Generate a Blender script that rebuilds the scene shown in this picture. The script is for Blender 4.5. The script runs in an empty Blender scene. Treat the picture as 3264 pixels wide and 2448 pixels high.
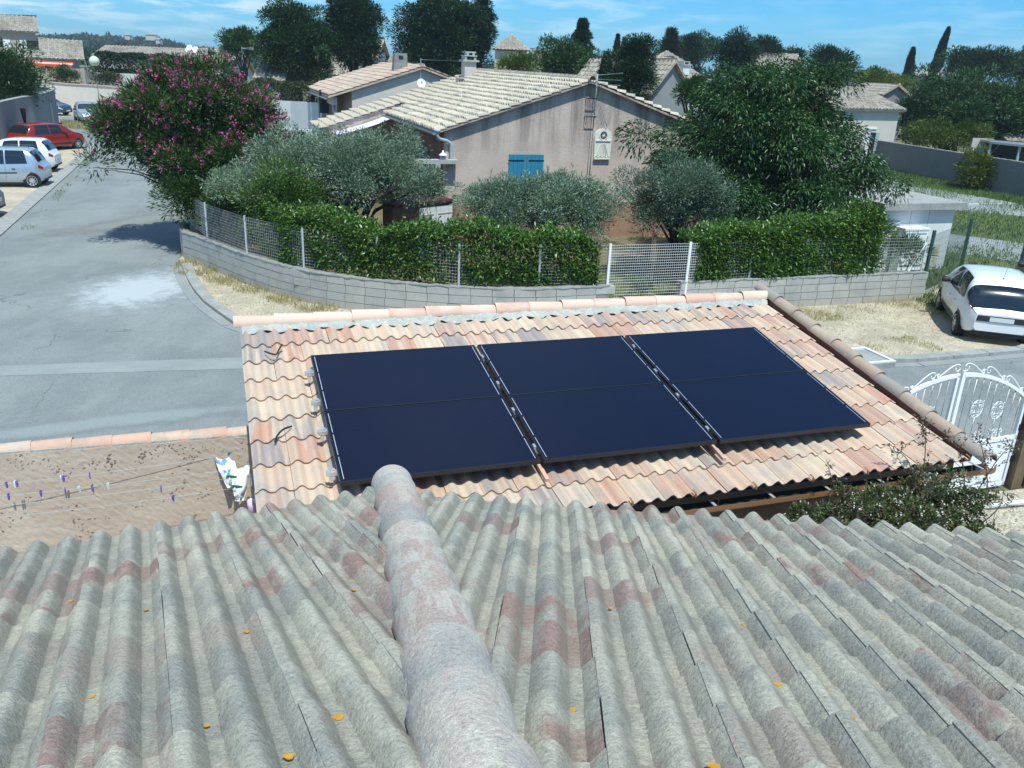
import bpy, bmesh, math, random
import numpy as np
from mathutils import Vector, Matrix
R = math.radians
S = bpy.context.scene
COL = S.collection

# ------------------------------------------------------------------ camera
F_PX, CX, CY = 2692.0, 1632.0, 1224.0
ROLL, PITCH, CAM_H = R(2.52), R(20.8), 5.6
_f = np.array([0, math.cos(PITCH), -math.sin(PITCH)])
_u0 = np.array([0, math.sin(PITCH), math.cos(PITCH)]); _r0 = np.array([1., 0, 0])
_r = math.cos(ROLL)*_r0 + math.sin(ROLL)*_u0
_u = -math.sin(ROLL)*_r0 + math.cos(ROLL)*_u0
CAM = np.array([0, 0, CAM_H])
cd = bpy.data.cameras.new("camera"); cam = bpy.data.objects.new("camera", cd); COL.objects.link(cam)
cd.sensor_width = 36.0; cd.lens = 36.0*F_PX/3264.0; cd.clip_start = 0.05; cd.clip_end = 6000
cam.matrix_world = Matrix(((_r[0], _u[0], -_f[0], 0), (_r[1], _u[1], -_f[1], 0), (_r[2], _u[2], -_f[2], CAM_H), (0, 0, 0, 1)))
S.camera = cam
S.render.resolution_x = 1024; S.render.resolution_y = 768
# ------------------------------------------------------------------ light
SUN_EL, SUN_AZ = R(64.5), R(21)          # sun stands behind the camera, to the right
sdir = Vector((math.cos(SUN_EL)*math.sin(SUN_AZ), -math.cos(SUN_EL)*math.cos(SUN_AZ), math.sin(SUN_EL)))
sl = bpy.data.lights.new("sun", 'SUN'); so = bpy.data.objects.new("sun", sl); COL.objects.link(so)
sl.energy = 4.6; sl.angle = R(0.53); sl.color = (0.955, 1.0, 0.935)
so.rotation_euler = sdir.to_track_quat('Z', 'Y').to_euler(); so.location = (0, -30, 60)
W = bpy.data.worlds.new("World"); S.world = W; W.use_nodes = True
wn = W.node_tree; wn.nodes.clear()
def wnode(t, **k):
    n = wn.nodes.new(t)
    for a, b in k.items(): setattr(n, a, b)
    return n
wo = wnode('ShaderNodeOutputWorld'); bg = wnode('ShaderNodeBackground'); sky = wnode('ShaderNodeTexSky')
sky.sky_type = 'NISHITA'; sky.sun_disc = False; sky.sun_elevation = SUN_EL
sky.sun_rotation = math.pi - SUN_AZ     # measured clockwise from +Y
sky.air_density = 1.0; sky.dust_density = 0.6; sky.ozone_density = 2.2; sky.altitude = 50
bg.inputs['Strength'].default_value = 0.138
tc = wnode('ShaderNodeTexCoord'); sx = wnode('ShaderNodeSeparateXYZ')
wn.links.new(tc.outputs['Generated'], sx.inputs[0])
# wispy clouds: noise on the sky plane (direction / height)
def wmath(op, a, b=None, c=None):
    n = wnode('ShaderNodeMath', operation=op)
    for i, x in enumerate((a, b, c)):
        if x is None: continue
        if isinstance(x, (int, float)): n.inputs[i].default_value = x
        else: wn.links.new(x, n.inputs[i])
    return n.outputs[0]
zz = wmath('ADD', sx.outputs[2], 0.10)
cxn = wmath('DIVIDE', sx.outputs[0], zz); cyn = wmath('DIVIDE', sx.outputs[1], zz)
cmb = wnode('ShaderNodeCombineXYZ'); wn.links.new(cxn, cmb.inputs[0]); wn.links.new(cyn, cmb.inputs[1])
def wnoise(scale, detail, rough, dist, off):
    mp = wnode('ShaderNodeMapping'); mp.inputs['Location'].default_value = off; mp.inputs['Scale'].default_value = (1.25, .9, 1)
    wn.links.new(cmb.outputs[0], mp.inputs[0])
    n = wnode('ShaderNodeTexNoise'); n.inputs['Scale'].default_value = scale; n.inputs['Detail'].default_value = detail
    n.inputs['Roughness'].default_value = rough; n.inputs['Distortion'].default_value = dist
    wn.links.new(mp.outputs[0], n.inputs[0]); return n.outputs[0]
n1 = wnoise(1.5, 9, .60, .25, (3.1, 1.7, 0)); n2 = wnoise(.28, 3, .5, 0, (.6, 4.2, 0))
def wmap(v, a, b, c=0., d=1.):
    m = wnode('ShaderNodeMapRange'); m.interpolation_type = 'SMOOTHSTEP'
    wn.links.new(v, m.inputs[0])
    for i, x in zip((1, 2, 3, 4), (a, b, c, d)): m.inputs[i].default_value = x
    return m.outputs[0]
cover = wmap(n2, .36, .62)
side = wmap(sx.outputs[0], -.5, .35, 1.0, .22)   # more cloud towards the left (west)
c_amt = wmath('MULTIPLY', wmath('MULTIPLY', wmap(n1, .42, .66), wmath('ADD', wmath('MULTIPLY', cover, .75), .25)), side)
fade = wmap(sx.outputs[2], -.01, .05)
c_amt = wmath('MULTIPLY', wmath('MULTIPLY', c_amt, fade), .95)
mx = wnode('ShaderNodeMix', data_type='RGBA'); wn.links.new(c_amt, mx.inputs[0])
tint = wnode('ShaderNodeMix', data_type='RGBA', blend_type='MULTIPLY'); tint.inputs[0].default_value = 1
wn.links.new(sky.outputs[0], tint.inputs[6]); 
tr_ = wnode('ShaderNodeValToRGB'); te = tr_.color_ramp.elements; te[0].position = 0.0; te[0].color = (.28, .69, 1.2, 1); te[1].position = .10; te[1].color = (.17, .63, 1.0, 1)
q_ = te.new(.55); q_.color = (.34, .80, 1.05, 1)
wn.links.new(sx.outputs[2], tr_.inputs[0]); wn.links.new(tr_.outputs[0], tint.inputs[7])
wn.links.new(tint.outputs[2], mx.inputs[6]); mx.inputs[7].default_value = (6.4, 7.4, 7.9, 1)
wn.links.new(mx.outputs[2], bg.inputs['Color']); wn.links.new(bg.outputs[0], wo.inputs[0])
S.view_settings.view_transform = 'Standard'; S.view_settings.look = 'None'
S.view_settings.exposure = 0.16; S.view_settings.gamma = 1.0; S.view_settings.use_curve_mapping = False
S.render.engine = 'CYCLES'

# ------------------------------------------------------------------ measuring helpers (pixel of the 3264 px photograph -> point)
def ray(px, py): return _f + _r*(px-CX)/F_PX + _u*(CY-py)/F_PX
def gz(px, py, z=0.):
    d = ray(px, py); return CAM + d*(z-CAM_H)/d[2]
def at_y(px, py, Y):
    d = ray(px, py); return CAM + d*Y/d[1]
def pl(px, py, p0, n):
    d = ray(px, py); return CAM + d*np.dot(p0-CAM, n)/np.dot(d, n)
def V(*a): return np.array(a, float)
def unit(v): v = np.asarray(v, float); return v/np.linalg.norm(v)

# ------------------------------------------------------------------ object helpers
MESH_CACHE = {}
def root_loc(o):
    while o.parent: o = o.parent
    return np.array(o.location)
def tag(o, label=None, cat=None, group=None, kind=None):
    if label: o['label'] = label
    if cat: o['category'] = cat
    if group: o['group'] = group
    if kind: o['kind'] = kind
    return o
def thing(name, label, cat, loc=(0, 0, 0), rz=0, group=None):
    o = bpy.data.objects.new(name, None); COL.objects.link(o); o.empty_display_size = .3
    o.location = tuple(float(x) for x in loc); o.rotation_euler = (0, 0, rz)
    return tag(o, label, cat, group)
class MB:
    def __init__(s): s.v = []; s.f = []
    def add(s, v, f):
        n = len(s.v); s.v.extend([tuple(float(c) for c in p) for p in v]); s.f.extend([tuple(i+n for i in q) for q in f])
    def quad(s, a, b, c, d): s.add([a, b, c, d], [(0, 1, 2, 3)])
    def boxf(s, o, a, b, c):
        o, a, b, c = map(np.array, (o, a, b, c))
        if np.dot(np.cross(a, b), c) < 0: a, b = b, a
        s.add([o, o+a, o+a+b, o+b, o+c, o+a+c, o+a+b+c, o+b+c],
              [(0, 3, 2, 1), (4, 5, 6, 7), (0, 1, 5, 4), (1, 2, 6, 5), (2, 3, 7, 6), (3, 0, 4, 7)])
    def box(s, c, size, rz=0.):
        cs, sn = math.cos(rz), math.sin(rz); a = V(cs, sn, 0)*size[0]; b = V(-sn, cs, 0)*size[1]; u = V(0, 0, size[2])
        s.boxf(np.array(c)-a/2-b/2-u/2, a, b, u)
    def tube(s, pts, r, n=8, caps=True):
        pts = [np.array(p, float) for p in pts]; rr = r if hasattr(r, '__len__') else [r]*len(pts)
        rings = []; prev = None
        for i, p in enumerate(pts):
            t = unit(pts[min(i+1, len(pts)-1)]-pts[max(i-1, 0)])
            a = np.cross(t, prev if prev is not None and abs(np.dot(prev, t)) < .98 else (V(0, 0, 1) if abs(t[2]) < .9 else V(1, 0, 0)))
            a = unit(a); b = np.cross(t, a); prev = np.cross(a, t) * -1 if prev is None else prev
            rings.append([p+rr[i]*(a*math.cos(2*math.pi*k/n)+b*math.sin(2*math.pi*k/n)) for k in range(n)])
        v = [q for rg in rings for q in rg]; f = []
        for i in range(len(pts)-1):
            for k in range(n):
                f.append((i*n+k, (i+1)*n+k, (i+1)*n+(k+1) % n, i*n+(k+1) % n))
        if caps:
            f.append(tuple(range(n))); f.append(tuple((len(pts)-1)*n+k for k in reversed(range(n))))
        s.add(v, f)
    def lathe(s, prof, c=(0, 0, 0), n=20, axis='z'):
        v = []; f = []
        for (r, z) in prof:
            for k in range(n):
                a = 2*math.pi*k/n; p = (r*math.cos(a), r*math.sin(a), z)
                if axis == 'y': p = (p[0], p[2], p[1])
                if axis == 'x': p = (p[2], p[0], p[1])
                v.append((c[0]+p[0], c[1]+p[1], c[2]+p[2]))
        for i in range(len(prof)-1):
            for k in range(n): f.append((i*n+k, i*n+(k+1) % n, (i+1)*n+(k+1) % n, (i+1)*n+k))
        s.add(v, f)
    def prism(s, poly, d):
        """extrude the closed outline poly (list of 3d points) by vector d"""
        n = len(poly); poly = [np.array(p, float) for p in poly]; d = np.array(d, float)
        v = poly+[p+d for p in poly]; f = [tuple(reversed(range(n))), tuple(range(n, 2*n))]
        for i in range(n): f.append((i, (i+1) % n, n+(i+1) % n, n+i))
        s.add(v, f)
    def grid(s, P):
        """P: 2-d list of points"""
        h, w = len(P), len(P[0]); v = [p for row in P for p in row]
        s.add(v, [(i*w+j, i*w+j+1, (i+1)*w+j+1, (i+1)*w+j) for i in range(h-1) for j in range(w-1)])
    def mesh(s, name, mats, smooth=False, shift=None):
        me = bpy.data.meshes.new(name)
        v = s.v
        if shift is not None: v = [(p[0]-shift[0], p[1]-shift[1], p[2]-shift[2]) for p in v]
        me.from_pydata(v, [], s.f); me.update()
        for m in (mats if isinstance(mats, (list, tuple)) else [mats]): me.materials.append(m)
        if smooth:
            me.shade_smooth()
            if smooth is not True:
                me.set_sharp_from_angle(angle=R(smooth))
        return me
def obj(name, mb, mat, parent=None, smooth=False, w=True, fix=True, kind=None, label=None):
    """one mesh object; w=True: the builder's points are world points"""
    shift = None; loc = (0, 0, 0)
    if parent is not None and w: shift = root_loc(parent)
    me = mb.mesh(name, mat, smooth, shift)
    if fix:
        bm = bmesh.new(); bm.from_mesh(me); bmesh.ops.recalc_face_normals(bm, faces=bm.faces); bm.to_mesh(me); bm.free()
    o = bpy.data.objects.new(name, me); COL.objects.link(o); o.parent = parent
    if kind: o['kind'] = kind
    if label: o['label'] = label
    return o
def inst(name, me, parent, M, label=None):
    o = bpy.data.objects.new(name, me); COL.objects.link(o)
    if parent is not None:
        o.parent = parent; M = Matrix.Translation(-Vector(root_loc(parent))) @ M
    o.matrix_local = M
    if label: o['label'] = label
    return o
def frame(o, ex, ey, ez):
    return Matrix(((ex[0], ey[0], ez[0], o[0]), (ex[1], ey[1], ez[1], o[1]), (ex[2], ey[2], ez[2], o[2]), (0, 0, 0, 1)))
def copy_tree(o, parent=None):
    c = o.copy(); COL.objects.link(c); c.parent = parent
    for ch in list(o.children): copy_tree(ch, c)
    return c

# ------------------------------------------------------------------ materials
class NT:
    def __init__(s, name):
        s.m = bpy.data.materials.new(name); s.m.use_nodes = True; s.t = s.m.node_tree
        s.b = s.t.nodes['Principled BSDF']; s.out = s.t.nodes['Material Output']
        s.tc = s.t.nodes.new('ShaderNodeTexCoord')
    def n(s, t, **k):
        x = s.t.nodes.new(t)
        for a, b in k.items(): setattr(x, a, b)
        return x
    def L(s, a, b): s.t.links.new(a, b)
    def noise(s, scale, detail=4, rough=.55, src=None, dist=0., vec=None):
        x = s.n('ShaderNodeTexNoise'); x.inputs['Scale'].default_value = scale; x.inputs['Detail'].default_value = detail
        x.inputs['Roughness'].default_value = rough; x.inputs['Distortion'].default_value = dist
        s.L(src if src is not None else s.tc.outputs['Object'], x.inputs[0]); return x.outputs[0]
    def maps(s, sc, src=None, loc=(0, 0, 0), rot=(0, 0, 0)):
        x = s.n('ShaderNodeMapping'); x.inputs['Scale'].default_value = sc; x.inputs['Location'].default_value = loc; x.inputs['Rotation'].default_value = rot
        s.L(src if src is not None else s.tc.outputs['Object'], x.inputs[0]); return x.outputs[0]
    def ramp(s, v, stops, const=False):
        x = s.n('ShaderNodeValToRGB'); e = x.color_ramp.elements
        if const: x.color_ramp.interpolation = 'CONSTANT'
        while len(e) > 1: e.remove(e[-1])
        e[0].position = stops[0][0]; e[0].color = (*stops[0][1], 1)
        for p, c in stops[1:]:
            q = e.new(p); q.color = (*c, 1)
        s.L(v, x.inputs[0]); return x.outputs[0]
    def mix(s, f, a, b, mode='MIX'):
        x = s.n('ShaderNodeMix', data_type='RGBA', blend_type=mode)
        for i, v in ((0, f), (6, a), (7, b)):
            if isinstance(v, (int, float)): x.inputs[i].default_value = v
            elif isinstance(v, tuple): x.inputs[i].default_value = (*v, 1)
            else: s.L(v, x.inputs[i])
        return x.outputs[2]
    def math(s, op, a, b=None):
        x = s.n('ShaderNodeMath', operation=op)
        for i, v in enumerate((a, b)):
            if v is None: continue
            if isinstance(v, (int, float)): x.inputs[i].default_value = v
            else: s.L(v, x.inputs[i])
        return x.outputs[0]
    def sm(s, v, a, b, c=0., d=1.):
        x = s.n('ShaderNodeMapRange'); x.interpolation_type = 'SMOOTHSTEP'; s.L(v, x.inputs[0])
        for i, q in zip((1, 2, 3, 4), (a, b, c, d)): x.inputs[i].default_value = q
        return x.outputs[0]
    def bump(s, h, dist, strength=1.):
        x = s.n('ShaderNodeBump'); x.inputs['Distance'].default_value = dist; x.inputs['Strength'].default_value = strength
        s.L(h, x.inputs['Height']); s.L(x.outputs[0], s.b.inputs['Normal'])
    def col(s, c):
        if isinstance(c, tuple): s.b.inputs['Base Color'].default_value = (*c, 1)
        else: s.L(c, s.b.inputs['Base Color'])
        return s
    def set(s, rough=.8, spec=.3, metal=0., coat=0.):
        s.b.inputs['Roughness'].default_value = rough; s.b.inputs['Specular IOR Level'].default_value = spec
        s.b.inputs['Metallic'].default_value = metal; s.b.inputs['Coat Weight'].default_value = coat; return s
def mixmat(name, c1, c2, scale=4., rough=.85, bump=0., bscale=60., c3=None, grain=.0, spec=.25, stretch=(1, 1, 1), lo=.35, hi=.65):
    """two tones by soft noise, optional third, fine grain and fine relief"""
    m = NT(name); src = m.maps(stretch)
    col = m.mix(m.sm(m.noise(scale, 6, .6, src), lo, hi), c1, c2)
    if c3: col = m.mix(m.sm(m.noise(scale*2.7, 7, .65, m.maps(stretch, loc=(3, 7, 1))), .52, .72), col, c3)
    if grain:
        g = m.noise(bscale*1.3, 3, .7); gm = m.ramp(g, [(.3, (1-grain,)*3), (.7, (1+grain*.6,)*3)])
        col = m.mix(1., col, gm, 'MULTIPLY')
    m.col(col).set(rough, spec)
    if bump: m.bump(m.noise(bscale, 6, .7), bump)
    return m.m
def plain(name, c, rough=.5, spec=.5, metal=0., coat=0.):
    return NT(name).col(c).set(rough, spec, metal, coat).m
def tile_mat(name, stops, grain, bscale, bumpd, spot, rough=.9, blend=.5, fine=0., streak=(1, .45, 1)):
    """weathered tile: every tile takes its own mixture of the kiln colours, plus grain and stains"""
    m = NT(name); oi = m.n('ShaderNodeObjectInfo'); geo = m.n('ShaderNodeNewGeometry')
    k = len(stops)
    base = m.ramp(oi.outputs['Random'], [(i/k, c) for i, c in enumerate(stops)], True)
    r2 = m.math('FRACT', m.math('MULTIPLY', oi.outputs['Random'], 37.7))
    other = m.ramp(r2, [(i/k, c) for i, c in enumerate(stops[::-1])], True)
    off = m.n('ShaderNodeCombineXYZ'); m.L(m.math('MULTIPLY', oi.outputs['Random'], 91.), off.inputs[0]); m.L(m.math('MULTIPLY', r2, 57.), off.inputs[1])
    ad = m.n('ShaderNodeVectorMath', operation='ADD'); m.L(m.tc.outputs['Object'], ad.inputs[0]); m.L(off.outputs[0], ad.inputs[1])
    str_ = m.maps(streak, ad.outputs[0])
    c = m.mix(m.sm(m.noise(5.5, 4, .6, str_), .5-.12*blend, .58), base, other)
    st = m.noise(2.1, 6, .65, geo.outputs['Position'])
    c = m.mix(m.math('MULTIPLY', m.sm(st, .48, .70), spot[3]), c, spot[:3])
    g = m.noise(bscale, 4, .75, geo.outputs['Position'])
    c = m.mix(1., c, m.ramp(g, [(.28, (1-grain,)*3), (.5, (1,)*3), (.75, (1+grain*.7,)*3)]), 'MULTIPLY')
    if fine:
        sp = m.n('ShaderNodeSeparateXYZ'); m.L(m.tc.outputs['Object'], sp.inputs[0])     # grit and moss settle in the pans
        pan = m.math('MULTIPLY', m.sm(sp.outputs[2], .022, .040, 1., 0.), m.sm(m.noise(26, 5, .75, geo.outputs['Position']), .38, .62, .25, .85))
        roll_flank = m.math('FRACT', m.math('DIVIDE', m.math('ADD', sp.outputs[0], .034), .15))      # one flank of every roll is darker, broken up by noise
        roll_flank = m.math('MULTIPLY', m.math('MULTIPLY', m.sm(roll_flank, .40, .58), m.sm(roll_flank, .80, .66, 0., 1.) if False else m.sm(roll_flank, .70, .84, 1., 0.)), m.sm(m.noise(9, 5, .7, geo.outputs['Position']), .30, .60, .35, 1.))
        if 'near' in name: c = m.mix(m.math('MULTIPLY', roll_flank, .60), c, (.20,.19,.155))
        if 'near' in name: c = m.mix(m.math('MULTIPLY', pan, .45), c, (.27,.255,.215))
        g = m.noise(fine, 3, .8, geo.outputs['Position']); c = m.mix(1., c, m.ramp(g, [(.32, (.76,)*3), (.5, (1,)*3), (.70, (1.22,)*3)]), 'MULTIPLY')
    m.col(c).set(rough, .2); m.bump(m.noise(bscale*.8, 5, .75, geo.outputs['Position']), bumpd)
    return m.m
def leaf_mat(name, dark, mid, light, rough=.5, trans=.25, spec=.35):
    m = NT(name); at = m.n('ShaderNodeAttribute'); at.attribute_name = 'tone'
    c = m.ramp(at.outputs['Fac'], [(0, dark), (.5, mid), (1, light)])
    m.col(c).set(rough, spec)
    tr = m.n('ShaderNodeBsdfTranslucent'); ms = m.n('ShaderNodeMixShader'); ms.inputs[0].default_value = trans
    m.L(m.mix(1., c, (1.2, 1.5, .6), 'MULTIPLY'), tr.inputs[0]); m.L(m.b.outputs[0], ms.inputs[1]); m.L(tr.outputs[0], ms.inputs[2]); m.L(ms.outputs[0], m.out.inputs[0])
    return m.m

M = {}
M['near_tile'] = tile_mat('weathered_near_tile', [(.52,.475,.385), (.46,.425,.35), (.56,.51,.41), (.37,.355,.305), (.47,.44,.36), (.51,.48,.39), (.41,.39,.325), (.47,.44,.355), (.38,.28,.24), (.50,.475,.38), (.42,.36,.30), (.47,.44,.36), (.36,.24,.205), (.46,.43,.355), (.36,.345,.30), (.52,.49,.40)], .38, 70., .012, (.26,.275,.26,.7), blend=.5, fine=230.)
M['hip_tile'] = tile_mat('weathered_hip_tile', [(.58,.53,.46), (.62,.565,.48), (.56,.48,.42), (.55,.51,.45), (.50,.39,.34)], .30, 70., .012, (.33,.34,.33,.7), blend=.5, fine=230., streak=(3., .5, 1))
M['garage_tile'] = tile_mat('garage_tile', [(.59,.44,.33), (.62,.49,.37), (.54,.39,.295), (.50,.29,.21), (.58,.44,.33), (.34,.285,.27), (.60,.45,.34), (.48,.31,.245), (.53,.43,.345), (.55,.42,.32), (.56,.40,.30)], .12, 90., .0015, (.34,.33,.31,.6), blend=.8, streak=(2.2, .16, 1))
M['garage_cap'] = tile_mat('garage_cap_tile', [(.64,.45,.36), (.66,.50,.41), (.58,.38,.30), (.65,.48,.38)], .08, 90., .0012, (.6,.45,.36,.3))
M['verge_cap'] = tile_mat('verge_cap_tile', [(.38,.31,.25), (.44,.36,.27), (.33,.28,.245), (.46,.37,.27), (.30,.27,.24), (.41,.30,.23)], .12, 90., .0012, (.22,.2,.17,.5))
M['coping_tile'] = tile_mat('coping_tile', [(.62,.44,.33), (.58,.36,.27), (.54,.42,.34), (.60,.38,.28)], .10, 90., .0012, (.30,.27,.25,.55))
M['pale_tile'] = tile_mat('pale_canal_tile', [(.48,.43,.345), (.42,.38,.31), (.53,.475,.375), (.36,.335,.285), (.49,.42,.33), (.55,.50,.40)], .12, 40., .002, (.30,.28,.25,.4))
def far_roof_mat(name, a, b, c):
    m = NT(name); n = m.noise(3.2, 3, .7); col = m.ramp(n, [(.3, a), (.5, b), (.68, c)])
    m.col(m.mix(m.math('MULTIPLY', m.sm(m.noise(.5, 5, .6), .45, .7), .5), col, tuple(x*.6 for x in a))).set(.9, .2); return m.m
M['far_tile'] = far_roof_mat('far_roof_tile', (.20,.18,.155), (.33,.295,.25), (.46,.41,.34))
M['far_tile_pink'] = far_roof_mat('far_roof_tile_pink', (.38,.29,.23), (.50,.40,.32), (.62,.52,.42))
M['asphalt'] = mixmat('asphalt', (.185,.20,.20), (.235,.25,.248), .35, .92, .004, 55., (.235,.24,.235), .30)
def asphalt():
    m = NT('worn_asphalt'); g = m.tc.outputs['Object']
    c = m.mix(m.sm(m.noise(.35, 6, .6), .35, .65), (.185,.20,.20), (.235,.25,.248))
    c = m.mix(m.math('MULTIPLY', m.sm(m.noise(1.1, 8, .7, m.maps((1, .35, 1), rot=(0, 0, .33))), .46, .66), .5), c, (.275,.285,.278))
    vo = m.n('ShaderNodeTexVoronoi'); vo.feature = 'DISTANCE_TO_EDGE'; vo.inputs['Scale'].default_value = .22
    wv = m.n('ShaderNodeVectorMath', operation='ADD'); nz = m.n('ShaderNodeTexNoise'); nz.inputs['Scale'].default_value = 1.6; nz.inputs['Detail'].default_value = 6; m.L(g, nz.inputs[0])
    sc_ = m.n('ShaderNodeVectorMath', operation='SCALE'); sc_.inputs['Scale'].default_value = 1.1; m.L(nz.outputs['Color'], sc_.inputs[0]); m.L(g, wv.inputs[0]); m.L(sc_.outputs[0], wv.inputs[1]); m.L(wv.outputs[0], vo.inputs['Vector'])
    crack = m.math('MULTIPLY', m.sm(vo.outputs['Distance'], .001, .0055, 1., 0.), m.sm(m.noise(.5, 2, .5), .48, .60))
    c = m.mix(m.math('MULTIPLY', crack, .6), c, (.07,.075,.075))
    gr = m.noise(48, 4, .8); c = m.mix(1., c, m.ramp(gr, [(.30, (.66,)*3), (.5, (1,)*3), (.72, (1.35,)*3)]), 'MULTIPLY')
    m.col(c).set(.92, .25); m.bump(gr, .004); return m.m
M['asphalt'] = asphalt()
M['patch'] = mixmat('asphalt_patch', (.26,.275,.272), (.30,.315,.31), 1.2, .92, .004, 55., None, .25)
M['dust'] = mixmat('dusty_asphalt', (.34,.36,.37), (.27,.285,.29), 2.2, .95, .003, 55., None, .2)
M['kerb'] = mixmat('kerb_concrete', (.36,.36,.34), (.28,.285,.275), 2.5, .9, .003, 70., (.42,.41,.38), .15)
M['sand'] = mixmat('dry_gravel', (.52,.45,.34), (.40,.345,.26), 1.1, .95, .012, 24., (.60,.53,.42), .35)
M['gravel'] = mixmat('pale_gravel', (.58,.52,.42), (.48,.43,.34), 1.6, .95, .02, 38., (.66,.60,.5), .5)
M['earth'] = mixmat('garden_earth', (.20,.15,.10), (.14,.13,.06), 1.0, .95, .02, 10., (.10,.14,.04), .3)
M['field'] = mixmat('field_ground', (.09,.12,.045), (.15,.16,.07), .35, .95, .02, 6., (.10,.14,.05), .3)
M['far_ground'] = mixmat('far_ground', (.13,.15,.07), (.22,.19,.12), .03, .95, 0, 1., (.09,.12,.05), .0)
def block_mat():
    m = NT('stained_concrete_block'); oi = m.n('ShaderNodeObjectInfo'); geo = m.n('ShaderNodeNewGeometry'); p = geo.outputs['Position']
    c = m.ramp(oi.outputs['Random'], [(0, (.40,.395,.37)), (.25, (.44,.43,.40)), (.5, (.37,.37,.35)), (.75, (.46,.44,.395)), (1, (.41,.41,.38))])
    c = m.mix(m.math('MULTIPLY', m.sm(m.noise(1.6, 7, .7, p), .46, .66), .6), c, (.29,.29,.265))
    sp = m.n('ShaderNodeSeparateXYZ'); m.L(p, sp.inputs[0]); c = m.mix(m.math('MULTIPLY', m.sm(sp.outputs[2], .0, .32, 1., 0.), m.sm(m.noise(2.3, 5, .6, p), .35, .6, .1, .6)), c, (.42,.36,.26))
    g = m.noise(70, 4, .75, p); c = m.mix(1., c, m.ramp(g, [(.3, (.8,)*3), (.5, (1,)*3), (.72, (1.15,)*3)]), 'MULTIPLY'); m.col(c).set(.93, .2); m.bump(g, .004); return m.m
M['block'] = block_mat()
M['block_dark'] = mixmat('old_concrete_block', (.22,.23,.225), (.15,.16,.155), 1.4, .92, .004, 50., None, .2)
M['mortar'] = mixmat('mortar', (.30,.30,.28), (.22,.22,.21), 5., .95, .006, 60., None, .2)
M['ridge_mortar'] = mixmat('ridge_mortar', (.46,.46,.42), (.36,.37,.35), 7., .95, .01, 35., (.53,.52,.47), .2)
M['concrete'] = mixmat('grey_render_wall', (.30,.30,.295), (.24,.245,.25), .8, .9, .003, 20., None, .1, stretch=(1, 1, .25))
def pink_wall():
    m = NT('pink_render'); g = m.tc.outputs['Object']
    base = m.mix(m.sm(m.noise(1.3, 5, .6), .35, .68), (.56,.455,.39), (.64,.535,.465))
    sxn = m.n('ShaderNodeSeparateXYZ'); m.L(g, sxn.inputs[0])
    streak = m.noise(1., 6, .7, m.maps((2.6, 2.6, .22)))
    # rain streaks that start under the verge: the object's own z runs along the wall
    dirt = m.math('MULTIPLY', m.sm(streak, .38, .62), m.sm(sxn.outputs[2], 2.2, 4.2))
    c = m.mix(m.math('MULTIPLY', dirt, .8), base, (.19,.165,.155))
    c = m.mix(m.math('MULTIPLY', m.sm(m.noise(45, 3, .7), .3, .7), .25), c, (.40,.29,.25))
    m.col(c).set(.95, .1); m.bump(m.noise(26, 6, .7), .02); return m.m
M['pink'] = pink_wall()
M['brown_render'] = mixmat('brown_render', (.24,.13,.10), (.19,.11,.09), 1.4, .95, .006, 30.)
M['orange_render'] = mixmat('orange_render', (.36,.215,.15), (.30,.18,.13), 1.4, .95, .006, 30.)
M['cream'] = mixmat('cream_render', (.62,.56,.49), (.56,.51,.46), .9, .95, .003, 30.)
M['white_render'] = mixmat('white_render', (.70,.70,.68), (.62,.63,.62), .7, .92, .003, 25.)
M['beige'] = mixmat('beige_render', (.47,.41,.34), (.42,.37,.31), .9, .95, .003, 30.)
M['grey_render'] = mixmat('grey_end_render', (.22,.21,.21), (.26,.24,.24), .9, .95, .003, 30.)
def stucco():
    m = NT('rough_tan_render'); c = m.mix(m.sm(m.noise(2.2, 6, .6), .35, .7), (.48,.38,.305), (.54,.44,.36))
    c = m.mix(m.sm(m.noise(9, 6, .7), .60, .72), c, (.20,.165,.13))
    m.col(c).set(.95, .1); m.bump(m.noise(14, 7, .7), .008); return m.m
M['tan'] = stucco()
M['crack'] = plain('render_flake_edge', (.20,.16,.12), .95, .1)
M['garage_wall'] = mixmat('garage_render', (.26,.19,.165), (.22,.16,.14), 2., .95, .004, 30.)
M['brown_metal'] = plain('brown_gutter', (.30,.15,.075), .4, .5)
M['fascia'] = plain('dark_red_board', (.10,.045,.04), .7, .2)
M['zinc'] = plain('zinc', (.42,.45,.47), .4, .5, .6)
M['grey_paint'] = plain('grey_painted_metal', (.36,.42,.44), .45, .5)
M['galv'] = plain('galvanised', (.62,.64,.65), .4, .5, .5)
M['white_paint'] = plain('white_paint', (.80,.81,.81), .35, .5)
M['white_wood'] = mixmat('flaking_white_wood', (.72,.73,.71), (.62,.63,.61), 6., .7, .002, 40., (.42,.40,.36), .1, stretch=(4, 4, .6), lo=.5, hi=.7)
M['blue_wood'] = mixmat('blue_painted_wood', (.035,.24,.37), (.03,.20,.32), 5., .55, .001, 40., None, .1, stretch=(3, 3, .5))
M['teal_wood'] = plain('teal_painted_wood', (.015,.10,.14), .6)
M['dark'] = plain('dark_opening', (.015,.016,.018), .6)
M['dark_green'] = plain('green_coated_steel', (.02,.06,.05), .45)
M['black_metal'] = plain('black_anodised', (.012,.014,.02), .35, .5)
M['alu'] = plain('aluminium', (.70,.71,.72), .35, .5, .7)
M['chalk'] = plain('cream_moulded_stone', (.70,.68,.60), .8, .2)
M['bark'] = mixmat('bark', (.11,.085,.06), (.07,.055,.04), 6., .95, .02, 20., stretch=(1, 1, .3))
M['olive_bark'] = mixmat('olive_bark', (.12,.10,.08), (.055,.045,.038), 5., .95, .02, 20., stretch=(1, 1, .3))
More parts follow.
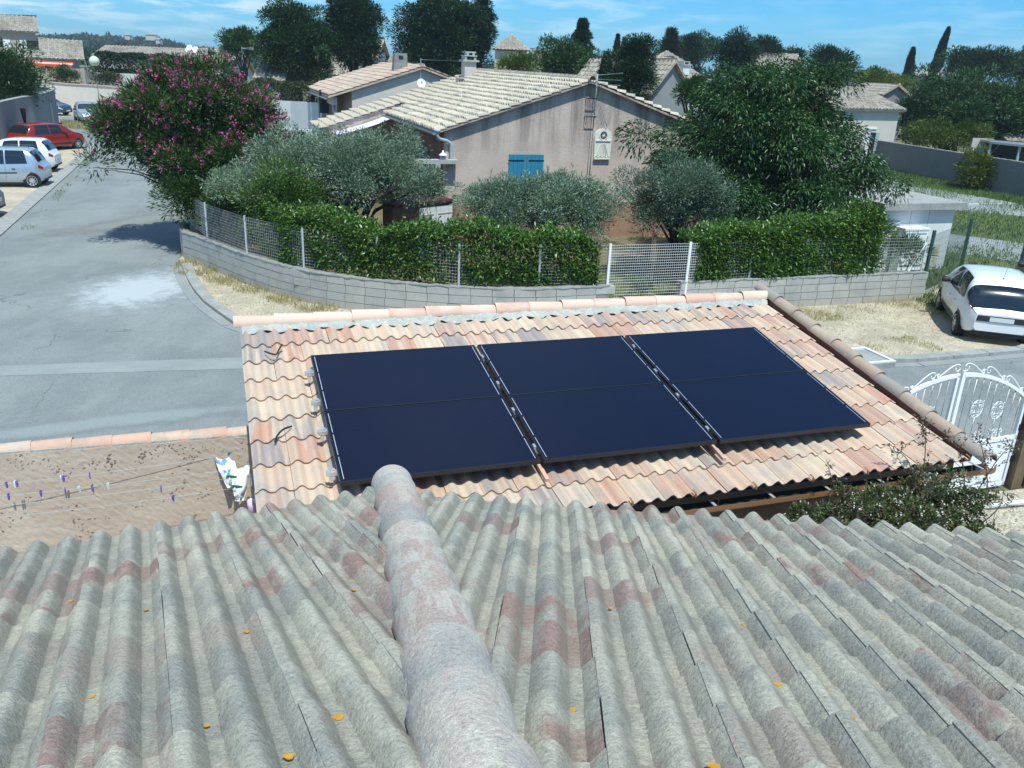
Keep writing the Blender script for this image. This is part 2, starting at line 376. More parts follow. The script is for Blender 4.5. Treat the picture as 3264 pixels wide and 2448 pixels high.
M['wood_post'] = mixmat('old_brown_post', (.17,.125,.08), (.12,.09,.06), 4., .8, .004, 40., (.25,.09,.05))
M['awning'] = plain('pale_lilac_awning', (.72,.66,.76), .8, .1)
M['orange'] = plain('orange_awning', (.55,.10,.03), .8, .1)
M['cable'] = plain('black_cable', (.02,.02,.02), .5)
M['lichen'] = mixmat('orange_lichen', (.60,.32,.05), (.50,.25,.04), 40., .95)
M['oleander_leaf'] = leaf_mat('oleander_leaf', (.014,.038,.014), (.040,.090,.026), (.19,.25,.08))
M['oleander_flower'] = leaf_mat('oleander_flower', (.40,.05,.20), (.56,.11,.32), (.74,.30,.52), .6, .3, .2)
M['olive_leaf'] = leaf_mat('olive_leaf', (.07,.12,.08), (.17,.24,.165), (.36,.43,.33), .5, .15)
M['olive_dark'] = leaf_mat('dense_olive_leaf', (.04,.08,.055), (.10,.155,.105), (.24,.31,.23), .5, .12)
M['laurel'] = leaf_mat('laurel_leaf', (.018,.052,.012), (.078,.165,.028), (.27,.39,.08), .34, .20, .5)
M['photinia'] = leaf_mat('photinia_leaf', (.03,.07,.018), (.075,.14,.035), (.17,.24,.05), .4, .2, .4)
M['cherry'] = leaf_mat('cherry_leaf', (.010,.036,.012), (.026,.078,.022), (.11,.20,.055), .38, .15, .45)
M['pine'] = leaf_mat('pine_needles', (.007,.026,.013), (.020,.056,.026), (.060,.125,.045), .7, .05, .2)
M['pine_light'] = leaf_mat('pale_pine_needles', (.012,.038,.015), (.034,.078,.027), (.095,.16,.05), .7, .08, .2)
M['cypress'] = leaf_mat('cypress_leaf', (.008,.026,.016), (.018,.045,.025), (.04,.08,.04), .7, .03, .2)
M['blue_conifer'] = leaf_mat('conifer_leaf', (.015,.04,.03), (.035,.075,.055), (.08,.13,.09), .7, .05, .2)
M['broad'] = leaf_mat('broadleaf', (.014,.044,.016), (.036,.088,.028), (.11,.18,.06), .5, .12)
M['yellow_green'] = leaf_mat('yellow_green_leaf', (.035,.065,.012), (.09,.13,.02), (.19,.22,.03), .5, .15)
M['hedge_dark'] = leaf_mat('clipped_hedge_leaf', (.018,.035,.012), (.045,.065,.022), (.12,.11,.045), .6, .08)
M['abelia'] = leaf_mat('abelia_leaf', (.018,.04,.014), (.06,.11,.03), (.18,.25,.07), .45, .2)
M['abelia_red'] = leaf_mat('bronze_shoot_leaf', (.05,.025,.025), (.12,.08,.055), (.25,.22,.15), .5, .15)
M['petal'] = leaf_mat('white_petal', (.60,.50,.52), (.80,.74,.74), (.85,.85,.85), .6, .3, .2)
M['red_dry'] = leaf_mat('russet_leaf', (.10,.035,.02), (.22,.08,.04), (.38,.17,.08), .7, .1)
M['grass'] = leaf_mat('grass_blade', (.045,.085,.02), (.10,.165,.045), (.24,.28,.10), .7, .2)
M['dry_grass'] = leaf_mat('dry_grass_blade', (.20,.17,.07), (.38,.33,.17), (.58,.50,.30), .8, .15)
M['lawn'] = leaf_mat('lawn_blade', (.08,.13,.03), (.20,.28,.08), (.40,.48,.18), .7, .2)

# ------------------------------------------------------------------ foliage
def leaf_obj(name, P, D, Ln, Wd, mat, parent=None, seed=0, fold=.25, droop=.0, tone=None, kind=None, w=True):
    """two triangles per leaf, folded on the midrib; P points, D directions (n,3)"""
    rng = np.random.default_rng(seed); n = len(P); P = np.asarray(P, float); D = np.asarray(D, float)
    D = D/np.linalg.norm(D, axis=1)[:, None]
    up = rng.normal(size=(n, 3))*.55 + V(0, 0, 1)
    side = np.cross(D, up); side /= np.linalg.norm(side, axis=1)[:, None]+1e-9
    nrm = np.cross(side, D)
    L_ = Ln*rng.uniform(.65, 1.3, n)[:, None]; Wh = Wd*.5*rng.uniform(.75, 1.25, n)[:, None]
    mid = P + D*L_*.45
    a = mid+side*Wh+nrm*Wh*fold; b = mid-side*Wh+nrm*Wh*fold
    tip = P+D*L_; tip[:, 2] -= (droop*L_)[:, 0]
    vs = np.stack([P, a, tip, b], 1).reshape(-1, 3)
    if parent is not None and w: vs = vs-root_loc(parent)
    idx = np.arange(n)*4; fs = np.stack([idx, idx+1, idx+2, idx, idx+2, idx+3], 1).reshape(-1)
    me = bpy.data.meshes.new(name)
    me.vertices.add(n*4); me.vertices.foreach_set('co', vs.astype(np.float32).ravel())
    me.loops.add(n*6); me.loops.foreach_set('vertex_index', fs.astype(np.int32))
    me.polygons.add(n*2); me.polygons.foreach_set('loop_start', np.arange(0, n*6, 3, dtype=np.int32))
    me.update(calc_edges=True)
    at = me.attributes.new('tone', 'FLOAT', 'POINT')
    t = rng.beta(2., 2.6, n) if tone is None else np.clip(tone, 0, 1)
    at.data.foreach_set('value', np.repeat(t, 4).astype(np.float32))
    me.materials.append(mat); me.validate()
    o = bpy.data.objects.new(name, me); COL.objects.link(o); o.parent = parent
    if kind: o['kind'] = kind
    return o
def rand_dirs(rng, n):
    d = rng.normal(size=(n, 3)); return d/np.linalg.norm(d, axis=1)[:, None]
def crown(rng, c, rad, nclump, rc, nleaf, low=-1., spread=.55, jag=.22, fill=.25, flat=.85):
    """leaf seats on the shells of many clumps that fill an ellipsoid; returns points, directions, tones"""
    c = np.array(c, float); rad = np.array(rad, float)
    d = rand_dirs(rng, nclump*3); d = d[d[:, 2] > low][:nclump]; k = len(d)
    rr = np.where(rng.random(k) < fill, rng.uniform(.15, .6, k), rng.uniform(.66, 1.0, k))*(1+rng.normal(size=k)*jag*.5)
    cc = c+d*rad*rr[:, None]*.86
    cr = rc*rng.uniform(.6, 1.35, k); wt = cr**2/np.sum(cr**2)
    which = rng.choice(k, nleaf, p=wt)
    ld = rand_dirs(rng, nleaf); ld[:, 2] = np.where((ld[:, 2] < -.2) & (rng.random(nleaf) < .6), -ld[:, 2], ld[:, 2])
    q = cr[which]*np.clip(1-np.abs(rng.normal(size=nleaf))*.33, .1, 1.25)
    P = cc[which]+ld*q[:, None]*V(1, 1, flat)
    D = ld+rand_dirs(rng, nleaf)*spread+ (P-c)/rad*.35
    tn = np.clip(rng.beta(2, 2.4, nleaf)+(rng.normal(size=k)*.10)[which], 0, 1)
    return P, D, tn, cc, cr
def limbs(mb, rng, base, targets, r0, n=6, bend=.25, split=.35):
    base = np.array(base, float)
    for t in targets:
        t = np.array(t, float); v = t-base; L_ = np.linalg.norm(v)
        m1 = base+v*split*.5+V(0, 0, .12*L_)+rng.normal(size=3)*bend*L_*.12; m2 = base+v*.65+V(0, 0, .10*L_)+rng.normal(size=3)*bend*L_*.15
        mb.tube([base, m1, m2, t], [r0, r0*.75, r0*.45, r0*.12], n, False)
def tree(name, label, cat, base, c, rad, mats, nclump, rc, nleaf, L_, Wd, seed, trunk_r=.15, group=None, low=-1., droop=0., bark='bark', jag=.22, fill=.25, multi=1, fork=None, nlimb=9, spread=.55, flat=.85, hang=0., stub=None, extra=None, whips=0, wl=.4, wn=22):
    rng = np.random.default_rng(seed); base = np.array(base, float)
    t = thing(name, label, cat, base, 0, group)
    P, D, tn, cc, cr = crown(rng, c, rad, nclump, rc, nleaf, low, spread, jag, fill, flat)
    if extra is not None:
        for (ec, er, en) in extra:
            p2, d2, t2, c2, _ = crown(rng, ec, er, max(3, int(nclump*.12)), rc*.8, en, -1, spread, jag, .3, flat)
            P = np.vstack([P, p2]); D = np.vstack([D, d2]); tn = np.concatenate([tn, t2]); cc = np.vstack([cc, c2])
    D = D/np.linalg.norm(D, axis=1)[:, None]; tw = MB()
    for i_ in rng.choice(len(P), whips) if whips else ():
        o_ = D[i_]*V(1, 1, .6)+V(0, 0, .55); o_ = o_/np.linalg.norm(o_); ln_ = wl*rng.uniform(.5, 1.3); k_ = int(wn*rng.uniform(.7, 1.2)); f_ = rng.uniform(.1, 1, k_); p_ = P[i_]+np.outer(f_*ln_, o_)+rng.normal(size=(k_, 3))*L_*.12
        tw.tube([P[i_]-o_*.1, P[i_]+o_*ln_], [.007, .003], 4, False); P = np.vstack([P, p_]); D = np.vstack([D, unit(o_)+rng.normal(size=(k_, 3))*.6]); tn = np.concatenate([tn, rng.beta(2.6, 2, k_)])
    if whips: obj('twigs', tw, M[bark], t, fix=False, kind='stuff')
    D = D/np.linalg.norm(D, axis=1)[:, None]; D[:, 2] -= hang
    leaf_obj('crown', P, D, L_, Wd, mats, t, seed, droop=droop, tone=tn)
    mb = MB(); c = np.array(c, float)
    for k in range(multi):
        b = base+(rng.normal(size=3)*V(1, 1, 0)*trunk_r*1.6 if multi > 1 else 0)
        fk = (np.array(fork, float) if fork is not None else base+(c-base)*.42)+(rng.normal(size=3)*trunk_r*2.5 if multi > 1 else 0)
        mid = (b+fk)/2+rng.normal(size=3)*V(1, 1, 0)*trunk_r*.9
        mb.tube([b, mid, fk], [trunk_r*1.25, trunk_r, trunk_r*.8], 8, True)
        sel = cc[rng.choice(len(cc), min(nlimb, len(cc)), replace=False)]
        limbs(mb, rng, fk, sel, trunk_r*.62)
    obj('trunk', mb, M[bark], t, True, fix=False)
    return t
def px_ball(cx, cy, w, h, Y):
    c = at_y(cx, cy, Y); z = float((c-CAM) @ _f); return c, w/2*z/F_PX, h/2*z/F_PX/.95

# ================================================================== THE SETTING
def sheet(name, pts, z, mat, kind='structure', label=None):
    m = MB(); m.add([(p[0], p[1], z) for p in pts], [tuple(range(len(pts)))])
    o = obj(name, m, mat); o['kind'] = kind
    return o
G1 = V(math.cos(R(19.3)), math.sin(R(19.3)), 0); GP = V(-G1[1], G1[0], 0)      # the grid of the neighbourhood
sheet('ground', [(-2600, -300), (2600, -300), (2600, 3600), (-2600, 3600)], 0.0, M['far_ground'])
kerb_pts = [gz(3264, 1129)+G1*12, gz(3264, 1129), gz(2900, 1161), gz(2840, 1166), gz(785, 1067)*V(1, 1, 0)+V(5.2, -.55, 0)*0, gz(765, 1056), gz(700, 1008), gz(640, 967), gz(597, 905), gz(577, 850), gz(571, 828)]
wallb = [(-9.95, 24.9), (-9.58, 23.6), (-8.83, 22.95), (-6.95, 21.05), (-5.46, 19.82), (-4.2, 19.22), (-3.2, 18.97), (-2.2, 18.76), (-1.0, 18.69), (.0, 18.72), (.7, 18.86), (2.2, 19.42)]
road_edge = kerb_pts[:]
rp = [V(*gz(571, 828)), V(-21, 55, 0), V(-30, 66, 0), V(-37, 72, 0), V(-41, 68, 0), V(-30, 56, 0), gz(280, 480), gz(20, 735), V(-16.5, 24, 0), V(-60, 10, 0)]
near = [V(-60, -12, 0), V(-5.0, 7.2, 0), V(3.3, 10.9, 0), V(7.4, 11.6, 0), V(26, 18, 0)]
sheet('road', road_edge+rp+near, .008, M['asphalt'])
sheet('road_patch', [gz(0, 1168), gz(790, 1140), gz(1300, 1122), gz(1300, 1150), gz(790, 1176), gz(0, 1200)], .012, M['patch'])
def blob(c, rx, ry, seed, n=26, rot=0., j=.14):
    rng = random.Random(seed); out = []
    ph = [rng.uniform(0, 6.28) for _ in range(4)]
    for i in range(n):
        a = 2*math.pi*i/n; k = 1+j*math.sin(2*a+ph[0])+j*.7*math.sin(3*a+ph[1])+j*.5*math.sin(5*a+ph[2])+rng.uniform(-j, j)*.35
        x, y = rx*k*math.cos(a), ry*k*math.sin(a)
        out.append((c[0]+x*math.cos(rot)-y*math.sin(rot), c[1]+x*math.sin(rot)+y*math.cos(rot)))
    return out
dm = NT('dusty_asphalt_edge'); gd = dm.n('ShaderNodeNewGeometry')
def soft_patch(name, c, rx, ry, col, seed):
    """a dusting that thins out towards its rim (alpha by the sheet's own radius)"""
    m = NT(name+'_dust'); sx_ = m.n('ShaderNodeVectorMath', operation='LENGTH'); m.L(m.maps((1/rx, 1/ry, 1)), sx_.inputs[0])
    n = m.noise(3.2/rx*1.4, 6, .65); e = m.math('ADD', sx_.outputs['Value'], m.math('MULTIPLY', m.math('SUBTRACT', n, .5), 1.3))
    a = m.math('MULTIPLY', m.sm(e, .25, 1.05, 1., 0.), .8)
    m.col(m.mix(m.sm(m.noise(30, 4, .7), .3, .7), col, tuple(x*.8 for x in col))).set(.95, .1); m.L(a, m.b.inputs['Alpha'])
    mb = MB(); mb.add([(x, y, 0) for x, y in blob((0, 0), rx*1.15, ry*1.15, seed)], [tuple(range(26))])
    o = obj(name, mb, m.m); o.location = (c[0], c[1], .014); o['kind'] = 'structure'; return o
soft_patch('road_dust', gz(440, 925), 1.85, 2.6, (.56,.60,.62), 3)
o = soft_patch('road_dust', gz(330, 1350), 5.0, .45, (.34,.37,.37), 5); o.rotation_euler[2] = R(24)
o = soft_patch('road_dust', gz(470, 700), 5.0, 1.0, (.30,.31,.29), 6); o.rotation_euler[2] = R(64)
# sandy verge between kerb and block wall, the parking place on the left, the yard and the field
verge = [p+V(0, 0, 0) for p in kerb_pts]
sheet('sandy_verge', [V(30, 25.5, 0)]+[p for p in kerb_pts]+[V(-9.8, 24.6, 0), V(-5.5, 21.6, 0), V(0, 19.5, 0), V(4, 20.6, 0), V(11.3, 23.3, 0), V(14, 26.2, 0)], .016, M['sand'])
sheet('parking_ground', [gz(20, 735), gz(280, 480), V(-30, 56, 0), V(-41, 68, 0), V(-37, 72, 0), V(-30, 82, 0), V(-80, 86, 0), V(-80, 20, 0)], .012, M['sand'])
sheet('gravel_yard', [V(3.4, 10.2, 0), V(3.9, 6.6, 0), V(-1, 3, 0), V(12, 1, 0), V(26, 8, 0), V(22, 16.3, 0), V(7.4, 11.2, 0)], .012, M['gravel'])
sheet('courtyard', [V(-30, -4, 0), V(-30, -1.9, 0), V(-2.9, 8.2, 0), V(-1.6, 4.6, 0), V(-1, 0, 0)], .012, M['gravel'])
sheet('garden_ground', [V(-9.6, 24.2, 0), V(-5.3, 20.2, 0), V(0, 19.0, 0), V(11.2, 23.0, 0), V(9, 34, 0), V(-4, 52, 0), V(-18, 50, 0)], .020, M['earth'])
sheet('field', [V(11.2, 23.0, 0), V(30, 25, 0), V(48, 40, 0), V(40, 75, 0), V(14, 66, 0), V(9, 34, 0)], .004, M['field'])
sheet('path', [gz(2760, 566), gz(2830, 577), gz(3230, 648), gz(3264, 655), gz(3264, 690), gz(2990, 668), gz(2700, 660)], .010, M['patch'])
sheet('path', [gz(2990, 742), gz(3264, 806)+V(6, -1, 0), gz(3264, 880)+V(6, -1, 0), gz(2990, 800)], .010, M['patch'])
ln = MB()
for a, b in ((gz(2828, 577), gz(3232, 648)), (gz(3040, 652), gz(3232, 648))):
    d = unit(b-a); s_ = V(-d[1], d[0], 0)*.07
    ln.add([a-s_+V(0, 0, .014), b-s_+V(0, 0, .014), b+s_+V(0, 0, .014), a+s_+V(0, 0, .014)], [(0, 1, 2, 3)])
o = obj('path_line', ln, M['white_paint']); o['kind'] = 'structure'
# concrete gutter strip on the left side of the road
a, b = gz(20, 738), gz(292, 492); d = unit(b-a); s_ = V(-d[1], d[0], 0)
g_ = MB(); k0, nseg = a-d*6, 30; L_ = np.linalg.norm(b+d*8-k0)/nseg
gut = thing('gutter_strip', 'pale concrete gutter strip between the asphalt and the parking ground', 'gutter', k0); gut['kind'] = 'structure'
g_.boxf(V(0, 0, 0), d*(L_-.012), s_*.55, V(0, 0, .05)); gm = g_.mesh('gutter_slab', M['kerb'])
for i in range(nseg): inst('gutter_slab', gm, gut, Matrix.Translation(Vector(k0+d*L_*i)))
# kerb stones
kerb = thing('kerb', 'low concrete kerb curving round the street corner', 'kerb', kerb_pts[-1]); kerb['kind'] = 'structure'
def resample(pts, step):
    pts = [np.array(p, float) for p in pts]; out = [pts[0]]; acc = 0
    for i in range(len(pts)-1):
        a, b = pts[i], pts[i+1]; L_ = np.linalg.norm(b-a); t = step-acc
        while t <= L_: out.append(a+(b-a)*t/L_); t += step
        acc = L_-(t-step)
    return out
def smooth_path(pts, it=2):
    pts = [np.array(p, float) for p in pts]
    for _ in range(it):
        q = [pts[0]]
        for i in range(len(pts)-1): q += [pts[i]*.75+pts[i+1]*.25, pts[i]*.25+pts[i+1]*.75]
        pts = q+[pts[-1]]
    return pts
kp = resample(smooth_path([p*V(1, 1, 0) for p in kerb_pts]), 1.0)
rk = random.Random(4)
for i in range(len(kp)-1):
    a, b = kp[i], kp[i+1]; d = b-a; L_ = np.linalg.norm(d); d = d/L_; s_ = V(-d[1], d[0], 0)
    m = MB(); h = .10+rk.uniform(-.006, .006)
    m.boxf(a-s_*.02, d*(L_-.018), -s_*.26, V(0, 0, h)); obj('kerb_stone', m, M['kerb'], kerb)
    m = MB()
m = MB()
for i in range(0, len(kp)-1):
    a, b = kp[i], kp[i+1]; d = unit(b-a); s_ = V(-d[1], d[0], 0)
    m.boxf(a+s_*.0, b-a-d*.01, s_*.22, V(0, 0, .022))
obj('channel', m, M['patch'], kerb)

# ================================================================== TILES
def prof_near(x, W_):
    """two broad rolls per tile, pans between; the side lap runs just left of a crest"""
    t = ((x+.034) % (W_/2))/(W_/2)
    return .047*max(0., math.sin(math.pi*min(1, t/.70)))**.85 if t < .70 else 0.
def prof_wave(x, W_):
    t = (x % (W_/2))/(W_/2)
    return .042*(.5-.5*math.cos(2*math.pi*min(1, t/.80)))**.85 if t < .80 else .0
def tile_mesh(name, prof, W_, L_, over, thick, mat, n=20, lift=.016, rows=2, taper=0., side=.006):
    m = MB(); xs = [W_*i/n for i in range(n+1)]; ys = [(L_+over)*j/rows-over for j in range(rows+1)]
    def z(x, y): return prof(x, W_)*(1-taper*.5+taper*(y+over)/(L_+over))+lift*(y+over)/(L_+over)+side*(1-x/W_)
    P = [[(x, y, z(x, y)) for x in xs] for y in ys]; m.grid(P)
    yb = ys[-1]; m.grid([[(x, yb, z(x, yb)) for x in xs], [(x, yb-.004, z(x, yb)-thick) for x in xs]])
    m.grid([[(0, y, z(0, y)) for y in ys], [(0.001, y, z(0, y)-.012) for y in ys]])
    me = m.mesh(name, mat, 38); return me
# ---- the near roof the photograph is taken over
def plane_frame(az, sl, dist):
    az, sl = R(az), R(sl)
    s = V(math.sin(az)*math.cos(sl), math.cos(az)*math.cos(sl), -math.sin(sl)); lat = V(math.cos(az), -math.sin(az), 0)
    n = np.cross(lat, s); return CAM-n*dist, lat, s, n
OL, latL, sL, nL = plane_frame(-25.1, 18.3, .989)
OR_, latR, sR, nR = plane_frame(3.1, 18.0, .999)
hd = unit(np.cross(nL, nR)); hd = hd if hd[1] > 0 else -hd
A = np.array([nL, nR, hd]); hp0 = np.linalg.solve(A, np.array([nL @ OL, nR @ OR_, hd @ V(-.4, 3.1, 3.6)]))
house = thing('near_house', 'near tiled roof in the foreground with a fat rounded hip running down its middle', 'house', (0, 2, 0))
_pa, _pb = pl(1553, 2448, OL+nL*.155, nL), pl(1250, 1500, OL+nL*.155, nL)
hd = unit(_pb-_pa); hp0 = _pa-nL*.155
nR = unit(nR-(nR @ hd)*hd); latR = unit(np.cross(V(0, 0, 1), nR)); latR = latR if latR[0] > 0 else -latR
sR = np.cross(nR, latR); sR = sR if sR[1] > 0 else -sR; OR_ = CAM+nR*((hp0-CAM) @ nR)
deck = MB()
eL, eR = 5.10, 5.02
def hip_at(s_val, O, s): # point of the hip line at slope distance s_val
    t = (s_val-((hp0-CAM) @ s))/(hd @ s); return hp0+hd*t
lowm = MB()
for (O, lat, s, n, e, l0, l1) in ((OL, latL, sL, nL, eL-.04, -1.45, None), (OR_, latR, sR, nR, eR-.04, None, 3.65)):
    def P(l, ss): return O+lat*l+s*ss
    h0, h1 = hip_at(1.1, O, s), hip_at(e, O, s)
    a = (P(l0, 1.1), P(l0, e)) if l0 is not None else (h0, h1); b = (P(l1, 1.1), P(l1, e)) if l1 is not None else (h0, h1)
    lowm.quad(a[0]-n*.004, b[0]-n*.004, b[1]-n*.004, a[1]-n*.004)
    q0 = (P(l0, e-.12) if l0 is not None else hip_at(e-.12, O, s)); q1 = (P(l1, e-.12) if l1 is not None else hip_at(e-.12, O, s))
    deck.boxf(q0*V(1, 1, 0), (q1-q0)*V(1, 1, 0), unit(s*V(1, 1, 0))*-.22, V(0, 0, q0[2]-.12))
roof = obj('roof', lowm, M['mortar'], house, fix=False)
obj('wall', deck, M['garage_wall'], house)
near_me = tile_mesh('near_tile', prof_near, .30, .29, .05, .013, M['near_tile'], 24, .021, side=.0025)
hipn = unit(np.cross(hd, V(0, 0, 1)))          # horizontal, to the right of the hip
def near_roof(O, lat, s, n, phase, e, course, l0, l1, side, step0):
    k0 = math.floor((l0-phase)/.3); k1 = math.ceil((l1-phase)/.3); rng = random.Random(int(side*7+20))
    for j in range(13):
        y0 = e-course*(j+1)
        for k in range(k0, k1):
            x0 = phase+.3*k
            cs = [(O+lat*(x0+a)+s*(y0+b)) for a in (0, .3) for b in (-.05, course)]
            dd = [side*float((c-hp0) @ hipn) for c in cs]
            if max(dd) < .03: continue
            jx, jr = rng.uniform(-.002, .002), rng.uniform(-.005, .005)
            T = frame(O+lat*(x0+jx)+s*(y0+rng.uniform(-.006, .006)), lat, s, n) @ Matrix.Rotation(jr, 4, 'Z')
            if min(dd) > .03: inst('tile', near_me, roof, T)
            else:
                bm = bmesh.new(); bm.from_mesh(near_me); Ti = T.inverted()
                pc = Ti @ Vector(hp0+hipn*side*.03); pn = (Ti.to_3x3() @ Vector(hipn*side))
                bmesh.ops.bisect_plane(bm, geom=bm.verts[:]+bm.edges[:]+bm.faces[:], plane_co=pc, plane_no=pn, clear_inner=True)
                if len(bm.faces):
                    me = bpy.data.meshes.new('cut_tile'); bm.to_mesh(me); me.materials.append(M['near_tile']); inst('tile', me, roof, T)
                bm.free()
phR = float((pl(1656, 1670, OR_, nR)-CAM) @ latR)
near_roof(OL, latL, sL, nL, -.031, eL, .29, -1.42, 1.6, -1, 0)
near_roof(OR_, latR, sR, nR, phR, eR, .285, -1.2, 3.6, 1, 0)
def cap_mesh(name, r0, r1, L_, mat, n=14, thick=.014, arc=1.0):
    """half-round tapered tile; axis y, from y=0 (wide, lower) to y=L (narrow)"""
    m = MB(); P = []
    for j, (y, r) in enumerate(((0, r0), (L_*.5, (r0+r1)/2), (L_, r1))):
        P.append([(-r*math.cos(math.pi*(i/n)*arc+math.pi*(1-arc)/2), y, r*math.sin(math.pi*(i/n)*arc+math.pi*(1-arc)/2)) for i in range(n+1)])
    m.grid(P)
    rim = [(p[0]*(1-thick/r0), .003, p[2]*(1-thick/r0)) for p in P[0]]; m.grid([P[0], rim])
    for q in (0, -1):
        m.grid([[P[0][q], P[2][q]], [(P[0][q][0]*.93, P[0][q][1], P[0][q][2]-.004), (P[2][q][0]*.93, P[2][q][1], P[2][q][2]-.004)]])
    return m.mesh(name, mat, 50)
hip_me = cap_mesh('hip_tile', .135, .108, .43, M['hip_tile'], 18)
up_h = unit(np.cross(hipn, hd)); up_h = up_h if up_h[2] > 0 else -up_h
h_e = hip_at(5.34, OL, sL)
for i in range(13):
    o_ = h_e-hd*.345*i+up_h*(.012+.004*(i % 3)); tilt = Matrix.Rotation(-.050, 4, 'X')
    inst('hip_tile', hip_me, roof, frame(o_, hipn, -hd, up_h) @ tilt @ Matrix.Rotation(.014*math.sin(i*2.1), 4, 'Z'))
# lichen spots, laid on the tile surface
lm = MB(); rl = random.Random(8)
def near_surf(px, py):
    q = pl(px, py, OR_, nR); side = float((q-hp0) @ hipn)
    if side > 0: O, lat, s, n, ph, e, co = OR_, latR, sR, nR, phR, eR, .285
    else: O, lat, s, n, ph, e, co = OL, latL, sL, nL, -.031, eL, .29
    for _ in range(3):
        x = float((q-CAM) @ lat); xx = (x-ph) % .3; h = prof_near(xx, .3)+.016+.004
        q = pl(px, py, O+n*h, n)
    return q, lat, s, n
for px, py, r in [(1077, 2287, .015), (2479, 2182, .014), (2714, 2286, .009), (920, 2411, .013), (788, 2014, .010), (294, 2220, .010), (226, 1916, .008), (466, 1944, .008), (1718, 1752, .009), (1700, 1800, .008), (1826, 2265, .010), (1128, 1880, .010), (2814, 1975, .009), (2275, 2443, .013), (2368, 1990, .008), (660, 2313, .007), (1595, 2190, .007), (1947, 1938, .008), (2636, 2203, .006)]:
    q, lat, s, n = near_surf(px, py)
    pts = [q+lat*r*(1+.3*math.sin(a*2.3+px))*math.cos(a)+s*r*1.2*(1+rl.uniform(-.2, .2))*math.sin(a) for a in [2*math.pi*k/11 for k in range(11)]]
    lm.prism([p for p in pts], n*.002)
obj('lichen', lm, M['lichen'], roof, kind='stuff')

# ================================================================== THE GARAGE
g2 = V(math.sin(R(19.3))*math.cos(R(9.8)), -math.cos(R(19.3))*math.cos(R(9.8)), -math.sin(R(9.8)))
gn = unit(np.cross(g2, G1)); gn = gn if gn[2] > 0 else -gn
_b = ray(1083, 1530); BLp = CAM+_b/np.linalg.norm(_b)*6.84
def G(u, v, h=0.): return BLp+G1*u+g2*v+gn*h
gar = thing('garage', 'low garage with sand and salmon coloured roof tiles under the solar panels', 'garage', G(2.6, -1.2)*V(1, 1, 0))
H0 = -.218
wm = MB()
for (a, b) in (((-.52, .26), (6.08, .26)), ((6.08, .26), (6.08, -3.12)), ((-.52, -3.12), (6.08, -3.12)), ((-.52, .26), (-.52, -3.12))):
    p, q = G(*a, H0-.02), G(*b, H0-.02)
    nn = unit(np.cross(q-p, V(0, 0, 1)))*.1
    wm.add([p*V(1, 1, 0), q*V(1, 1, 0), q, p, p*V(1, 1, 0)-nn, q*V(1, 1, 0)-nn, q-nn, p-nn], [(0, 1, 2, 3), (7, 6, 5, 4), (3, 2, 6, 7), (0, 3, 7, 4), (1, 5, 6, 2)])
obj('wall', wm, M['garage_wall'], gar)
dk = MB(); dk.boxf(G(-.60, .44, H0-.05), G1*6.55, g2*-3.6, gn*.045)
groof = obj('roof', dk, M['fascia'], gar)
gt_me = tile_mesh('garage_tile', prof_wave, .30, .355, .06, .014, M['garage_tile'], 20, .024)
rg = random.Random(5)
for j in range(10):
    for k in range(22):
        o_ = G(-.64+.3*k+rg.uniform(-.003, .003), .52-.355*(j+1)+rg.uniform(-.005, .005), H0)
        inst('tile', gt_me, groof, frame(o_, G1, g2, gn) @ Matrix.Rotation(rg.uniform(-.01, .01), 4, 'Z'))
# mortar fillet and rounded ridge tiles along the top
rng = np.random.default_rng(2); mm = MB(); NX, NY = 150, 7; Pm = []
for i in range(NX+1):
    u = -.62+6.56*i/NX; row = []
    e0 = -3.00+.035*math.sin(u*19)+.03*rng.random()
    for j in range(NY+1):
        t = j/NY; v = e0*(1-t)+(-3.13)*t
        row.append(G(u, v, H0+.035+.050*t**.8+rng.normal()*.008))
    Pm.append(row)
mm.grid(Pm); obj('ridge_mortar', mm, M['ridge_mortar'], gar, True)
cap_me = cap_mesh('ridge_tile', .088, .078, .47, M['garage_cap'], 14)
for i in range(16):
    o_ = G(-.70+.42*i, -3.16, H0+.062+.006*(i % 2))
    inst('ridge_tile', cap_me, groof, frame(o_+G1*.0, -g2, G1, gn) @ Matrix.Rotation(-.02+.01*math.sin(i*3), 4, 'X') @ Matrix.Rotation(.01*math.sin(i*1.7), 4, 'Z'))
bk = MB(); bk.boxf(G(-.60, -3.12, H0-.06), G1*6.5, g2*-.12, gn*.15); obj('ridge_bed', bk, M['ridge_mortar'], gar)
# raised verge on the right: dark board with weathered caps
vb = MB(); vb.boxf(G(5.978, .42, H0-.08), G1*.13, g2*-3.62, gn*.165); obj('verge_board', vb, M['fascia'], gar)
vcap = cap_mesh('verge_tile', .086, .075, .46, M['verge_cap'], 14)
for i in range(10):
    o_ = G(6.045, .66-.40*i, H0+.085); inst('verge_tile', vcap, groof, frame(o_, G1, -g2, gn) @ Matrix.Rotation(-.03, 4, 'X') @ Matrix.Rotation(.02*math.sin(i*2.3), 4, 'Z'))
